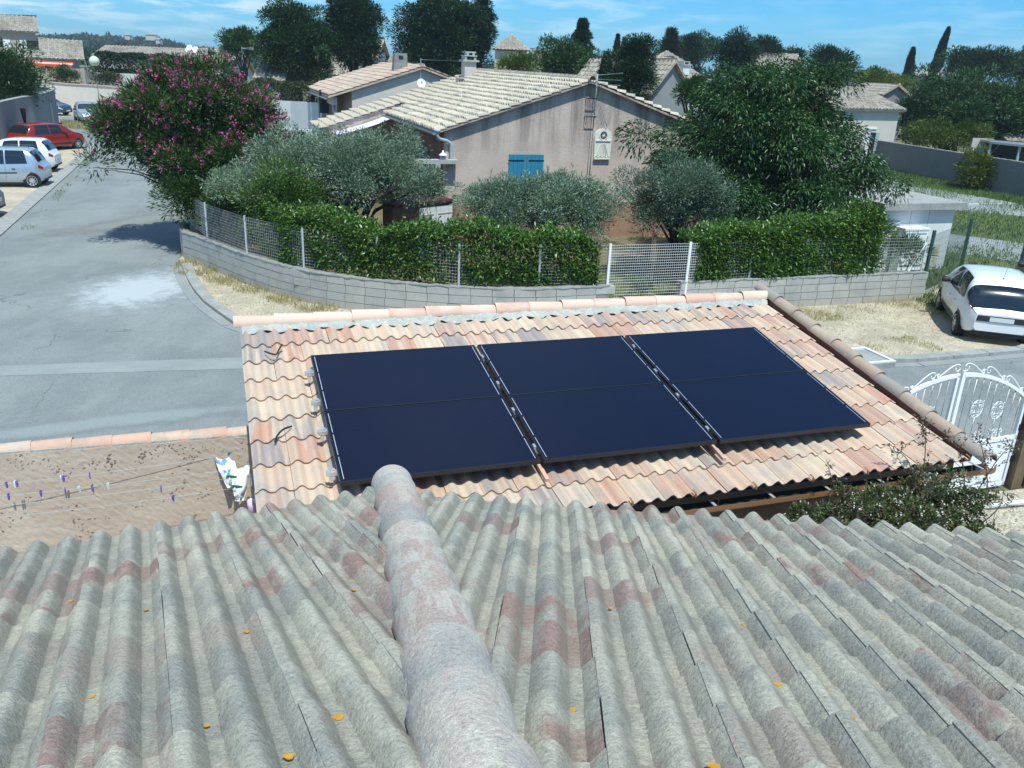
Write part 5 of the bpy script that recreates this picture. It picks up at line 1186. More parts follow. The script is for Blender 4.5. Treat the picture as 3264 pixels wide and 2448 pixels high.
def house_px(name, label, Lp, Rp, Y, rise, depth, mode='eave', wall='cream', tile='far_tile', dY=0., over=.3, holes=(), group=None, per=.26, endwall=None, z0=0.):
    A_ = at_y(Lp[0], Lp[1], Y); B_ = at_y(Rp[0], Rp[1], Y+dY); ze = (A_[2]+B_[2])/2; A_[2] = B_[2] = 0
    ex = unit(B_-A_); w_ = np.linalg.norm(B_-A_); bk = V(-ex[1], ex[0], 0); Z = V(0, 0, 1)
    t = thing(name, label, 'house', (A_+B_)/2+bk*depth/2, 0, group)
    a = A_+ex*over+bk*over; W2, D2 = w_-2*over, depth-2*over; hz = ze-.08
    def P(x, y, z): return a+ex*x+bk*y+Z*z
    m = MB()
    if mode == 'eave':
        rh = ze+rise-.10; m.boxf(P(0, 0, z0), ex*W2, bk*.25, Z*(hz-z0)); obj('wall', m, M[wall], t); m = MB(); m.boxf(P(0, D2-.25, z0), ex*W2, bk*.25, Z*(hz-z0)); obj('wall', m, M[wall], t)
        for x in (0, W2-.25):
            m = MB(); m.prism([P(x, .25, z0), P(x, D2-.25, z0), P(x, D2-.25, hz), P(x, D2/2, rh-.06), P(x, .25, hz)], ex*.25); obj('end_wall', m, M[endwall or wall], t)
    elif mode == 'gable':
        for y in (0, D2-.25):
            m = MB(); m.prism([P(0, y, z0), P(W2, y, z0), P(W2, y, hz), P(W2/2, y, ze+rise-.14), P(0, y, hz)], bk*.25); obj('gable_wall', m, M[wall], t)
        for x in (0, W2-.25):
            m = MB(); m.boxf(P(x, .25, z0), ex*.25, bk*(D2-.5), Z*(hz-z0)); obj('side_wall', m, M[endwall or wall], t)
    else:
        m.boxf(P(0, 0, z0), ex*W2, bk*D2, Z*(hz-z0)); obj('wall', m, M[wall], t)
    F0, F1, B1, B0 = A_+Z*ze, B_+Z*ze, B_+bk*depth+Z*ze, A_+bk*depth+Z*ze
    m = MB()
    if mode == 'eave':
        r0, r1 = A_+bk*depth/2+Z*(ze+rise), B_+bk*depth/2+Z*(ze+rise)
        m.prism([F0, r0, r0-Z*.10, F0-Z*.08], ex*w_); m.prism([r0, B0, B0-Z*.08, r0-Z*.10], ex*w_); rf_ = obj('roof', m, M['far_tile_pink'], t)
        s_ = unit(F0-r0); n_ = unit(np.cross(ex, r0-F0)); n_ = n_ if n_[2] > 0 else -n_; corr(rf_, r0+n_*.01, ex, s_, n_, w_, np.linalg.norm(F0-r0), per, mat=tile)
        m = MB(); m.tube([r0+n_*.03-ex*.02, r1+n_*.03+ex*.02], .11, 8); obj('ridge', m, M['far_tile_pink'], rf_, True)
    elif mode == 'gable':
        r0, r1 = (F0+F1)/2+Z*rise, (B0+B1)/2+Z*rise
        m.prism([F0, r0, r0-Z*.1, F0-Z*.08], bk*depth); m.prism([r0, F1, F1-Z*.08, r0-Z*.1], bk*depth); rf_ = obj('roof', m, M['far_tile_pink'], t)
        for (q, ee, o0) in ((F0, bk, r0), (F1, bk, r0)):
            s_ = unit(q-r0); n_ = unit(np.cross(ee, s_)); n_ = n_ if n_[2] > 0 else -n_; corr(rf_, r0+n_*.01, ee, s_, n_, depth, np.linalg.norm(q-r0), per, mat=tile)
        m = MB(); m.tube([r0+Z*.04, r1+Z*.04], .11, 8); obj('ridge', m, M['far_tile_pink'], rf_, True)
    else:
        inset = min(depth/2, w_/2); r0, r1 = A_+bk*depth/2+ex*inset+Z*(ze+rise), B_+bk*depth/2-ex*inset+Z*(ze+rise)
        if w_/2 <= depth/2: r0 = r1 = (A_+B_)/2+bk*depth/2+Z*(ze+rise)
        m.add([F0, F1, B1, B0, r0, r1], [(0, 1, 5, 4), (1, 2, 5), (2, 3, 4, 5), (3, 0, 4), (3, 2, 1, 0)]); rf_ = obj('roof', m, M['far_tile_pink'], t)
        top = (r0+r1)/2; base_mid = (F0+F1)/2; rl_ = np.linalg.norm(r1-r0); s_ = unit(base_mid-top); n_ = unit(np.cross(ex, top-base_mid)); n_ = n_ if n_[2] > 0 else -n_; sl_len = np.linalg.norm(base_mid-top); k_ = (w_-rl_)/2/sl_len
        corr(rf_, top-ex*rl_/2+n_*.01, ex, s_, n_, rl_, sl_len, per, mat=tile, skew=(-k_, k_))
    t['_'] = 0; del t['_']
    for h in holes:
        kind, x, zb_, ww, hh, mt = h; o_ = P(x, 0, zb_)
        if kind == 'shutters':
            m = MB(); m.boxf(o_-bk*.02, ex*ww, bk*.03, Z*hh); obj('window', m, M['dark'], t)
            for xx in (-ww*.52, ww*1.02): m = MB(); m.boxf(o_+ex*xx-bk*.06, ex*ww*.5, bk*.04, Z*hh); obj('shutter', m, M[mt], t)
        else:
            m = MB(); m.boxf(o_-bk*.04, ex*ww, bk*.05, Z*hh); obj(kind, m, M[mt], t)
    return t, P, ex, bk
def chimney(parent, o_, ex, bk, w_, h_, mat='cream', cap='ridge_mortar'):
    m = MB(); m.boxf(o_, ex*w_, bk*w_, V(0, 0, h_)); c = obj('chimney', m, M[mat], parent); m = MB(); m.boxf(o_+V(0, 0, h_)-ex*.08-bk*.08, ex*(w_+.16), bk*(w_+.16), V(0, 0, .08)); m.boxf(o_+V(0, 0, h_+.2), ex*w_, bk*w_, V(0, 0, .05))
    for d in (0, w_-.1): m.boxf(o_+V(0, 0, h_+.08)+ex*d, ex*.1, bk*w_, V(0, 0, .12))
    obj('chimney_cap', m, M[cap], c); return c
# cream gable house behind the pink one --------------------------------
Y2 = 41.5; A2 = at_y(1052, 303, Y2); n2 = hn
def H2(px, py): return pl(px, py, A2, n2)
r2, x2 = H2(1345, 213), H2(1458, 254); ub = float((r2-A2) @ e1); uc = float((x2-A2) @ e1); far = gz(1003, 291, A2[2]); dep2 = 9.5; z2e, z2r = A2[2], r2[2]
def P2(u, t, z): return V(A2[0], A2[1], 0)+e1*u+e2*t+V(0, 0, z)
h2 = thing('cream_house', 'cream gabled house with pinkish tile roof, satellite dish and broad chimney', 'house', P2(3, 4, 0)); slp = (z2r-z2e)/ub
def z2(u): return z2e+slp*u if u <= ub else z2r-slp*(u-ub)
uw = float((H2(1123, 300)-A2) @ e1)
m = MB(); m.prism([P2(uw, .12, 0), P2(uc-.2, .12, 0), P2(uc-.2, .12, z2(uc-.2)-.12), P2(ub, .12, z2r-.12), P2(uw, .12, z2(uw)-.12)], e2*.25); obj('gable_wall', m, M['cream'], h2)
m = MB(); m.boxf(P2(uw, .37, 0), e1*.25, e2*(dep2-.4), V(0, 0, z2(uw)-.14)); m.boxf(P2(.2, 3.0, 0), e1*(uw-.2), e2*.2, V(0, 0, z2(.2)-.14)); obj('porch_wall', m, M['beige'], h2)
m = MB(); m.boxf(P2(.12, 2.5, 0), e1*.22, e2*.22, V(0, 0, z2(.12)-.12)); m.boxf(P2(.15, .2, z2(.12)-.5), e1*.2, e2*2.4, V(0, 0, .36)); obj('porch_post', m, M['cream'], h2)
m = MB(); m.prism([P2(-.1, -.1, z2(-.1)), P2(ub, -.1, z2r), P2(ub, -.1, z2r-.1), P2(-.1, -.1, z2(-.1)-.1)], e2*dep2); m.prism([P2(ub, -.1, z2r), P2(uc+.1, -.1, z2(uc+.1)), P2(uc+.1, -.1, z2(uc+.1)-.1), P2(ub, -.1, z2r-.1)], e2*dep2); rf2 = obj('roof', m, M['far_tile_pink'], h2)
s_ = unit(P2(-.1, 0, z2(-.1))-P2(ub, 0, z2r)); n_ = unit(np.cross(e2, s_)); n_ = n_ if n_[2] > 0 else -n_; cells = []; ex_ = unit(np.cross(s_, n_)); ln_ = np.linalg.norm(P2(-.1, 0, z2(-.1))-P2(ub, 0, z2r))
pk_me = tile_mesh('canal_tile', prof_canal, .50, .40, .05, .03, M['far_tile_pink'], 10, .05, 1); sg = np.dot(ex_, e2) > 0
M['pink_tile'] = tile_mat('pinkish_canal_tile', [(.50,.38,.30), (.44,.35,.28), (.56,.45,.36), (.48,.33,.26)], .12, 40., .002, (.30,.27,.24,.4)); pk_me.materials[0] = M['pink_tile']
nv = int(ln_/.4)+1
for j in range(nv):
    for k in range(19):
        o_ = P2(ub, -.12+.5*(k+(0 if sg else 1)), z2r)+s_*(ln_-.4*(j+1))+n_*.01; cells.append(frame(o_, ex_, s_, n_) @ Matrix.Rotation(rt.uniform(-.01, .01), 4, 'Z'))
tile_field(rf2, cells, pk_me, 300)
for i in range(11):
    t_ = i/10; m = MB(); q = P2(ub+(uc-ub)*t_, -.12, z2(ub+(uc-ub)*t_)+.03); m.boxf(q, unit(P2(uc, 0, z2(uc))-P2(ub, 0, z2r))*.34, e2*.35, V(0, 0, .06)); obj('verge_tile', m, M['pink_tile'], rf2)
m = MB(); m.tube([P2(ub, -.1, z2r+.05), P2(ub, dep2-.1, z2r+.05)], .12, 8); obj('ridge', m, M['pink_tile'], rf2, True)
gutter(h2, P2(-.22, -.15, z2(-.1)-.10), P2(-.22, dep2, z2(-.1)-.10)); m = MB(); m.tube([P2(-.2, dep2*.3, z2(-.1)-.2), P2(-.12, dep2*.3, 0)], .04, 8); obj('downpipe', m, M['zinc'], h2)
wp = gz(1040, 340, 1.6)
def porch_px(px, py): return pl(px, py, P2(.15, 2.3, 0), n2)
q0, q1 = porch_px(1057, 310), porch_px(1075, 362); m = MB(); m.boxf(V(q0[0], q0[1], q1[2]), e1*float((q1-q0) @ e1), e2*.04, V(0, 0, q0[2]-q1[2])); sh = obj('shutter', m, M['white_paint'], h2, label='white shutter with a dark cut-out')
m = MB(); cc_ = (q0+q1)/2; m.prism([cc_-e2*.005+e1*.09*math.sin(a)*(1 if math.cos(a) > -.2 else .5)+V(0, 0, .26*math.cos(a)) for a in np.linspace(0, 2*math.pi, 14)[:-1]], -e2*.01); obj('cut_out', m, M['grey_paint'], sh)
m = MB(); m.boxf(q1-e1*.85, e1*.45, e2*.03, V(0, 0, 1.1)); obj('window', m, M['dark'], h2); m = MB(); m.boxf(V(q1[0], q1[1], q1[2]-.1)+e1*.45, e1*.55, e2*.03, V(0, 0, 1.35)); obj('window', m, M['dark'], h2)
q = H2(1300, 215); uq = float((q-A2) @ e1)
m = MB(); o_ = P2(uq-.45, 1.2, z2(uq-.4)-.2); top = 1.12
m.prism([o_, o_+e1*.74, o_+e1*.68+V(0, 0, top), o_+e1*.08+V(0, 0, top)], e2*.5); c2 = obj('chimney', m, M['mortar'], h2); m = MB(); m.boxf(o_+e1*.27-e2*.01+V(0, 0, top-.28), e1*.22, e2*.52, V(0, 0, .17)); obj('flue_opening', m, M['dark'], c2)
def dish(name, label, c, d, r, polelen, parent=None, mat='white_paint'):
    t = thing(name, label, 'satellite dish', c-V(0, 0, polelen)); d = unit(d); a = unit(np.cross(d, V(0, 0, 1))); b = np.cross(a, d); m = MB(); P = []
    for i in range(6):
        rr_ = r*i/5; P.append([c+a*rr_*math.cos(2*math.pi*k/18)+b*rr_*math.sin(2*math.pi*k/18)-d*(.18*r*(1-(i/5)**2)) for k in range(19)])
    m.grid(P); obj('reflector', m, M[mat], t, True, fix=False); m = MB(); m.tube([c-d*.18*r, c-V(0, 0, polelen)], .02, 6); m.tube([c-b*r*.8, c+d*r*.9-b*r*.3], .012, 5); m.boxf(c+d*r*.85-b*r*.35, a*.06, b*.06, d*.08); obj('arm', m, M['grey_paint'], t); return t
dq = pl(1343, 264, P2(0, -.35, 0), n2); dish('satellite_dish', 'white satellite dish on the cream gable, left of the mast shadow', dq, V(.35, -.85, .35), .21, .3)
am = thing('roof_aerial', 'rake aerial on a tall pole rising from the cream gable', 'aerial', H2(1341, 250)); q = pl(1341, 255, P2(0, -.1, 0), n2); tq = pl(1341, 186, P2(0, -.1, 0), n2)
m = MB(); m.tube([q, V(q[0], q[1], tq[2])], .025, 6); obj('pole', m, M['galv'], am); yagi(am, V(q[0], q[1], tq[2]-.05), e1*.9-e2*.45, 2.3, 14, .35)
# white garden wall and clipped hedge to its left
def wall_px(name, label, pts, Y, h, mat, th=.2, cap=None, top=True, z0=0.):
    P = [at_y(x, y, Y_) for (x, y), Y_ in zip(pts, Y)]; t = thing(name, label, 'wall', P[0]*V(1, 1, 0)); m = MB(); mc = MB()
    for a, b in zip(P[:-1], P[1:]):
        d = unit((b-a)*V(1, 1, 0)); nn = V(-d[1], d[0], 0)*th
        m.add([a*V(1, 1, 0), b*V(1, 1, 0), b, a, a*V(1, 1, 0)+nn, b*V(1, 1, 0)+nn, b+nn, a+nn], [(0, 1, 2, 3), (7, 6, 5, 4), (3, 2, 6, 7), (0, 3, 7, 4), (1, 5, 6, 2)])
        if cap: mc.add([a-nn*.3+V(0, 0, .003), b-nn*.3+V(0, 0, .003), b-nn*.3+V(0, 0, .07), a-nn*.3+V(0, 0, .07), a+nn*1.3+V(0, 0, .003), b+nn*1.3+V(0, 0, .003), b+nn*1.3+V(0, 0, .07), a+nn*1.3+V(0, 0, .07)], [(0, 1, 2, 3), (7, 6, 5, 4), (3, 2, 6, 7), (0, 3, 7, 4), (1, 5, 6, 2), (0, 4, 5, 1)])
    obj('wall_face', m, M[mat], t)
    if cap: obj('coping', mc, M[cap], t)
    return t, P
wall_px('white_wall', 'tall white rendered wall between the oleander and the cream house', [(820, 318), (925, 323), (1025, 328)], (50, 49, 47), 2, 'white_render')
wall_px('low_white_wall', 'low white wall at the foot of the tall white wall', [(860, 408), (1000, 415)], (43, 41.5), .6, 'white_render', .3)
def box_hedge(name, label, a, b, thick, z0, z1, n, L_, Wd, mat, seed, group=None):
    a, b = np.array(a, float)*V(1, 1, 0), np.array(b, float)*V(1, 1, 0); rng = np.random.default_rng(seed); d = b-a; LN = np.linalg.norm(d); d = d/LN; nn = V(d[1], -d[0], 0); nn = nn if nn @ (CAM*V(1, 1, 0)-a) > 0 else -nn
    t = thing(name, label, 'hedge', (a+b)/2, 0, group); s = rng.uniform(0, LN, n); f = rng.random(n); bul = .12*np.sin(s*1.9)+.08*np.sin(s*4.3)
    y = np.where(f < .6, np.abs(rng.normal(size=n))*.12-bul*.6, rng.uniform(0, thick, n)); z = np.where(f < .6, rng.uniform(z0, z1, n), z1-np.abs(rng.normal(size=n))*.1+bul)
    P = a+d*s[:, None]-nn*y[:, None]; P[:, 2] = z; D = np.where((f < .6)[:, None], nn+rng.normal(size=(n, 3))*.6, V(0, 0, 1)+rng.normal(size=(n, 3))*.6)
    leaf_obj('foliage', P, D, L_, Wd, mat, t, seed)
    m = MB(); m.boxf(a-nn*(thick*.5+.12), d*LN, nn*.24, V(0, 0, z1*.7)); obj('stems', m, M['bark'], t); return t
q0, q1 = at_y(800, 262, 52), at_y(1030, 275, 47.5); box_hedge('clipped_hedge', 'dark reddish clipped hedge above the tall white wall', q0, q1, 1.2, 1.8, (q0[2]+q1[2])/2, 15000, .12, .06, M['hedge_dark'], 41)

# far left street front ------------------------------------------------
t, P, ex, bk = house_px('villa', 'two storey beige house with white upper shutters at the far left', (-110, 92), (125, 102), 85.4, 1.45, 6.0, 'eave', 'beige', 'far_tile', dY=3.0, endwall='grey_render', holes=[('shutters', 4.55, 4.35, 1.15, 1.35, 'white_paint'), ('shutters', 1.4, 4.35, 1.15, 1.35, 'white_paint')], per=.36, over=.35)
house_px('villa', 'single storey tiled wing with grey end wall, right of the two storey house', (126, 185), (270, 192), 84.6, 1.75, 7.0, 'eave', 'beige', 'far_tile', dY=1.7, endwall='grey_render', holes=[('door', .3, .05, .7, 2.0, 'grey_paint'), ('opening', 1.3, .7, 1.5, 1.4, 'dark'), ('opening', 3.2, .05, .6, 2.1, 'dark')], per=.36, over=.35)
house_px('porch', 'low lean-to porch roof in front of the two storey house', (-60, 177), (127, 185), 82.4, .72, 2.6, 'eave', 'beige', 'far_tile', dY=2.1, holes=[('door', 4.0, .05, .8, 2.1, 'white_paint'), ('opening', 5.0, .05, .8, 2.2, 'dark')], per=.36, over=.2)
aw = MB(); q0, q1 = at_y(60, 189, 82.9), at_y(235, 198, 85.3)
aw_t = thing('awning', 'rolled orange and white striped awning under the eave of the far left wing', 'awning', (q0+q1)/2)
dd_ = (q1-q0)
for k, mt in enumerate(('orange', 'white_paint', 'orange', 'orange')):
    m = MB(); m.boxf(q0+V(0, -.14*k, -.13*k), dd_, V(0, -.13, -.02), V(0, 0, -.115)); obj('stripe', m, M[mt], aw_t)
m = MB(); q = at_y(270, 196, 86.0); m.tube([q, q+V(.15, 0, -.5), V(q[0]+.1, q[1], .1)], .06, 7); o = obj('downpipe', m, M['zinc']); tag(o, 'pale downpipe at the corner of the far left wing', 'downpipe')
m = MB(); q = at_y(262, 216, 85.2); m.boxf(V(q[0]-.17, q[1], 0), (.34, 0, 0), (0, .34, 0), (0, 0, q[2]+.1)); m.boxf(V(q[0]-.22, q[1]-.05, q[2]+.1), (.44, 0, 0), (0, .44, 0), (0, 0, .09)); o = obj('porch_pillar', m, M['beige']); tag(o, 'cream porch pillar at the corner of the far left wing', 'pillar')
house_px('long_house', 'very long low roof behind the dark hedge on the left', (288, 178), (590, 190), 108, 1.25, 8.5, 'eave', 'cream', 'far_tile', per=.42)
house_px('low_house', 'pale brown roof right of the long roof, above the oleander flowers', (590, 232), (740, 240), 84, 2.25, 8, 'eave', 'cream', 'far_tile', per=.36)
house_px('low_house', 'steep pale roof with an aerial, above the right end of the oleander', (800, 258), (905, 262), 66, 2.0, 7, 'eave', 'cream', 'far_tile', per=.36)
house_px('low_house', 'roof half hidden behind the trunks of the tall dark trees', (1010, 238), (1240, 246), 78, 1.6, 7, 'eave', 'cream', 'far_tile', per=.36)
house_px('low_house', 'roof with white eave seen through the branches left of the chimney', (1080, 178), (1205, 184), 75, 1.5, 7, 'eave', 'white_render', 'far_tile', per=.4)
dish('satellite_dish', 'right of the white dishes on the long roof', at_y(624, 158, 100), V(.25, -.8, .4), .38, 1.0); dish('satellite_dish', 'middle white dish on the end of the long roof', at_y(604, 151, 104), V(.0, -.8, .4), .34, .8); dish('satellite_dish', 'small left dish on the end of the long roof', at_y(595, 158, 104), V(-.3, -.8, .3), .26, .7)
ra = thing('roof_aerial', 'rake aerial above the steep roof, in front of the small tree', 'aerial', at_y(772, 190, 66)); m = MB(); q = at_y(772, 190, 66); m.tube([q, at_y(771, 150, 66)], .03, 6); m.tube([at_y(774, 165, 66), at_y(782, 182, 66)], .02, 5); obj('pole', m, M['galv'], ra)
for k, (yy) in enumerate((150, 155, 159)): 
    m = MB(); m.tube([at_y(770, 154, 66), at_y(808, yy, 65.6)], .022, 5); obj('antenna', m, M['galv'], ra)
wall_px('cream_wall', 'long cream rendered boundary wall with tile coping behind the parked silver car', [(118, 259), (210, 268), (300, 273), (400, 280), (520, 281)], (82, 82, 82, 81.5, 80), 2, 'cream', .3, 'pink_tile' if 'pink_tile' in M else None)
wall_px('white_wall', 'pale wall stretch between the far left wing and the oleander, shrubs in front', [(300, 231), (460, 237)], (92, 91), 2, 'white_render', .3)
q0, q1 = at_y(300, 172, 96), at_y(520, 188, 94); box_hedge('clipped_hedge', 'tall dark hedge in front of the very long roof', q0, q1, 2.0, 1.0, q0[2], 12000, .28, .14, M['pine'], 42)
# curved grey wall left of the parked cars
cwp = [gz(-60, 344, 2.5), gz(50, 316, 2.5), gz(104, 307, 2.5), gz(140, 300, 2.5), gz(160, 293, 2.5), gz(173, 288, 2.5), gz(174, 284, 2.5), gz(166, 281, 2.5), gz(148, 279, 2.5), gz(120, 279, 2.5), gz(90, 281, 2.5)]
cw = thing('curved_wall', 'curved grey rendered wall standing behind the red car', 'wall', cwp[1]*V(1, 1, 0)); m = MB(); pp = smooth_path([p*V(1, 1, 0) for p in cwp], 2)
inn = []
for i, p in enumerate(pp):
    d = unit(pp[min(i+1, len(pp)-1)]-pp[max(i-1, 0)]); inn.append(p+V(-d[1], d[0], 0)*.25)
m.grid([[p for p in pp], [p+V(0, 0, 2.5) for p in pp], [p+V(0, 0, 2.5) for p in inn], [p for p in inn]]); obj('wall_face', m, M['concrete'], cw, True if False else False)
m = MB(); m.grid([[p+V(0, 0, 2.503)+(p-q)*.15 for p, q in zip(pp, inn)], [p+V(0, 0, 2.56)+(p-q)*.15 for p, q in zip(pp, inn)], [q+V(0, 0, 2.56)-(p-q)*.15 for p, q in zip(pp, inn)], [q+V(0, 0, 2.503)-(p-q)*.15 for p, q in zip(pp, inn)]]); obj('coping', m, M['kerb'], cw)
m = MB(); q = gz(62, 412)*V(1, 1, 0); q = gz(66, 330, 2.3)*V(1, 1, 0)+V(.5, -.75, 0); m.tube([q+V(0, 0, .0), q+V(0, 0, 2.1)], .16, 8); o = obj('drain_pillar', m, M['black_metal']); tag(o, 'dark round post against the curved grey wall', 'post')
m = MB(); q = at_y(60, 302, 58); q2 = at_y(95, 288, 60); m.add([at_y(48, 312, 56), at_y(84, 310, 56), at_y(97, 288, 58.5), at_y(66, 284, 58.5)], [(0, 1, 2, 3)]); m.add([p-V(0, 0, .08) for p in (at_y(48, 312, 56), at_y(84, 310, 56), at_y(97, 288, 58.5), at_y(66, 284, 58.5))], [(3, 2, 1, 0)]); 
M['red_tile'] = far_roof_mat('red_shed_tile', (.30,.10,.06), (.38,.14,.08), (.45,.20,.12))
sh_ = thing('shed', 'small shed with a red tiled roof behind the curved grey wall', 'shed', at_y(72, 300, 57.5)*V(1, 1, 0)); obj('roof', m, M['red_tile'], sh_, fix=False); m = MB(); c_ = at_y(74, 300, 57.5); m.boxf(V(c_[0]-1.0, c_[1]-1, 0), (2, 0, 0), (0, 2.4, 0), (0, 0, c_[2]-.55)); obj('wall', m, M['beige'], sh_)
# street lamp
lp = gz(323, 372)*V(1, 1, 0); lt = thing('street_lamp', 'street lamp with a round globe on a slim grey pole behind the silver car', 'street lamp', lp); Yl = lp[1]; top = at_y(303, 195, Yl)
m = MB(); m.tube([lp, V(lp[0], lp[1], top[2]-.2)], [.075, .05], 10); obj('pole', m, M['galv'], lt, True)
gm_ = NT('lamp_globe'); gm_.col((.62, .66, .52)).set(.2, .5); m = MB(); m.lathe([(.40*math.sin(a), -.40*math.cos(a)) for a in np.linspace(0, math.pi, 14)], V(lp[0], lp[1], top[2]), 20); obj('globe', m, gm_.m, lt, True)
m = MB(); m.lathe([(.05, -.52), (.12, -.45), (.16, -.36), (.1, -.34)], V(lp[0], lp[1], top[2]), 12); obj('collar', m, M['black_metal'], lt)

# houses behind, centre and right ----------------------------------------
house_px('villa', 'cream two storey house with hipped roof and brown shutters, right of the tall dark tree', (1565, 155), (1692, 163), 92, 1.6, 8, 'hip', 'cream', 'far_tile', holes=[('shutters', 2.3, 2.9, 1.3, 1.2, 'wood_post')], per=.36, over=.4)
house_px('low_house', 'small brown roof just right of the cream two storey house', (1690, 190), (1745, 190), 110, 1.2, 6, 'eave', 'beige', 'far_tile', per=.4)
house_px('low_house', 'hipped roof showing between the dark round tree and the pines', (2080, 196), (2198, 206), 95, 1.3, 8, 'hip', 'cream', 'far_tile', per=.4)
t, P, ex, bk = house_px('low_house', 'white house with a plain eave wall, left of the big dark tree', (2200, 276), (2300, 288), 55, 1.75, 7.5, 'eave', 'white_render', 'far_tile', dY=4, endwall='white_render', per=.36)
gw_, P_, ex_, bk_ = house_px('low_house', 'shaded white gable with a brown shutter beside the round dark tree', (2075, 300), (2215, 306), 52, 1.9, 8, 'gable', 'concrete', 'far_tile', dY=2.0, holes=[('shutter', 1.3, 1.0, .5, 1.2, 'wood_post')], per=.36)  # grey wall colour carries the shade of this white gable
chimney(gw_, at_y(2176, 238, 57), ex_, bk_, .55, .55, 'white_render')
house_px('low_house', 'brown roof behind the top of the big dark tree', (2410, 222), (2570, 232), 100, 1.9, 8, 'eave', 'cream', 'far_tile', per=.4)
t, P, ex, bk = house_px('low_house', 'white house with lilac door and white blind box right of the dark tree', (2660, 345), (2890, 352), 56, 1.25, 8, 'eave', 'cream', 'far_tile', dY=3, holes=[('door', 3.1, .1, .5, 2.2, 'awning'), ('glass_door', 3.6, .1, .5, 2.2, 'dark'), ('glass_door', 4.1, .1, .35, 2.2, 'grey_paint'), ('blind_box', 3.2, 2.5, .9, .14, 'white_paint')], per=.3)
house_px('low_house', 'small gable end behind the white house with the lilac door', (2815, 303), (2905, 304), 74, .8, 8, 'gable', 'grey_render', 'far_tile', per=.4)
house_px('low_house', 'distant pinkish roof left of the pointed cypress', (2765, 258), (2880, 262), 120, 1.3, 8, 'eave', 'cream', 'far_tile', per=.45)
house_px('low_house', 'distant grey roof between the leaning cypress and the umbrella pine', (2970, 240), (3060, 244), 130, 1.1, 8, 'hip', 'grey_render', 'far_tile', per=.45)
t, P, ex, bk = house_px('low_house', 'tile roof at the right photo edge behind the old block wall', (3215, 447), (3420, 467), 60, .55, 3.4, 'eave', 'cream', 'far_tile', per=.3)
pg = thing('carport', 'grey blue carport with posts standing behind the old block wall', 'carport', gz(3200, 560)*V(1, 1, 0)); q0, q1 = at_y(3158, 458, 54.5), at_y(3350, 478, 52)
m = MB(); m.boxf(q0, q1-q0, V(.8, 3.4, 0), V(0, 0, .12)); obj('roof', m, M['zinc'], pg)
for f_ in (.0, .5, 1.): m = MB(); p = q0+(q1-q0)*f_; m.boxf(V(p[0], p[1]+.05, 0), (.12, 0, 0), (0, .12, 0), (0, 0, p[2])); m.tube([V(p[0]+.06, p[1]+.1, p[2]-.8), V(p[0]+.6, p[1]+.1, p[2]-.05)], .03, 5); obj('post', m, M['grey_paint'], pg)
m = MB(); p = q0+(q1-q0)*.05; m.boxf(V(p[0], p[1]+2.6, 0), (1.2, -.3, 0), (0, .1, 0), (0, 0, 2.3)); obj('back_wall', m, M['cream'], pg); m = MB(); p = q0+(q1-q0)*.3; m.boxf(V(p[0], p[1]+2.5, 0), (3.2, -.8, 0), (0, .1, 0), (0, 0, 2.3)); obj('garage_door', m, M['dark'], pg)
# old block wall on the right
bw0, bw1 = gz(2790, 538), gz(3264, 633); dbw = unit(bw1-bw0)
block_wall('old_block_wall', 'long tall grey block wall in shade across the field on the right', [bw0-dbw*1.5, (bw0+bw1)/2, bw1+dbw*4], 9, blkd_me, None, 'mortar', seed=4, bl=.5)

# ================================================================== UTILITY CABIN, GREEN FENCE, SLAB
q0, q1 = at_y(2812, 858, 26.3), gz(3003, 856); cab = thing('utility_cabin', 'white concrete utility cabin with flat grey roof slab beyond the block wall', 'utility cabin', q1*V(1, 1, 0)-G1*1.2)
zc = at_y(3040, 664, q1[1])[2]; c0 = q1*V(1, 1, 0)-G1*2.75; bkc = V(-G1[1], G1[0], 0); fn = -bkc
m = MB(); m.boxf(c0, G1*2.75, bkc*2.6, V(0, 0, zc-.002)); obj('wall', m, M['white_render'], cab)
m = MB(); m.boxf(c0-G1*.22+fn*.22+V(0, 0, zc), G1*3.2, bkc*3.05, V(0, 0, .20)); obj('roof', m, M['kerb'], cab)
m = MB(); m.boxf(c0+G1*.06+fn*.012+V(0, 0, .05), G1*.62, bkc*.01, V(0, 0, 1.45)); dr = obj('door', m, M['white_paint'], cab)
m = MB(); m.boxf(c0+G1*.16+fn*.03+V(0, 0, 1.26), G1*.34, fn*.02, V(0, 0, .14)); m.boxf(c0+G1*.06+fn*.02+V(0, 0, 1.50), G1*.62, fn*.02, V(0, 0, .05)); obj('vent_grille', m, M['grey_paint'], dr)
m = MB(); m.boxf(c0+G1*.62+fn*.02+V(0, 0, .8), G1*.03, fn*.05, V(0, 0, .12)); obj('handle', m, M['black_metal'], dr)
for u in (1.05, 1.75): m = MB(); m.boxf(c0+G1*u+fn*.004, G1*.012, bkc*.008, V(0, 0, zc-.02)); obj('panel_joint', m, M['mortar'], cab)
hx = thing('meter_cabinet', 'white two door meter cabinet in front of the utility cabin', 'cabinet', c0+G1*1.75+fn*.6); h0 = c0+G1*.48+fn*.50
m = MB(); m.boxf(h0, G1*.90, bkc*.34, V(0, 0, 1.37)); m.boxf(h0-G1*.03+fn*.04+V(0, 0, 1.37), G1*.96, bkc*.46, V(0, 0, .05)); obj('body', m, M['white_paint'], hx)
for k in (0, 1):
    m = MB(); m.boxf(h0+G1*(.03+.425*k)+fn*.015+V(0, 0, .30), G1*.41, fn*.02, V(0, 0, 1.02)); d_ = obj('door', m, M['white_paint'], hx); m = MB(); m.boxf(h0+G1*(.06+.425*k)+fn*.036+V(0, 0, 1.24), G1*.32, fn*.008, V(0, 0, .05)); obj('vent_slot', m, M['grey_paint'], d_)
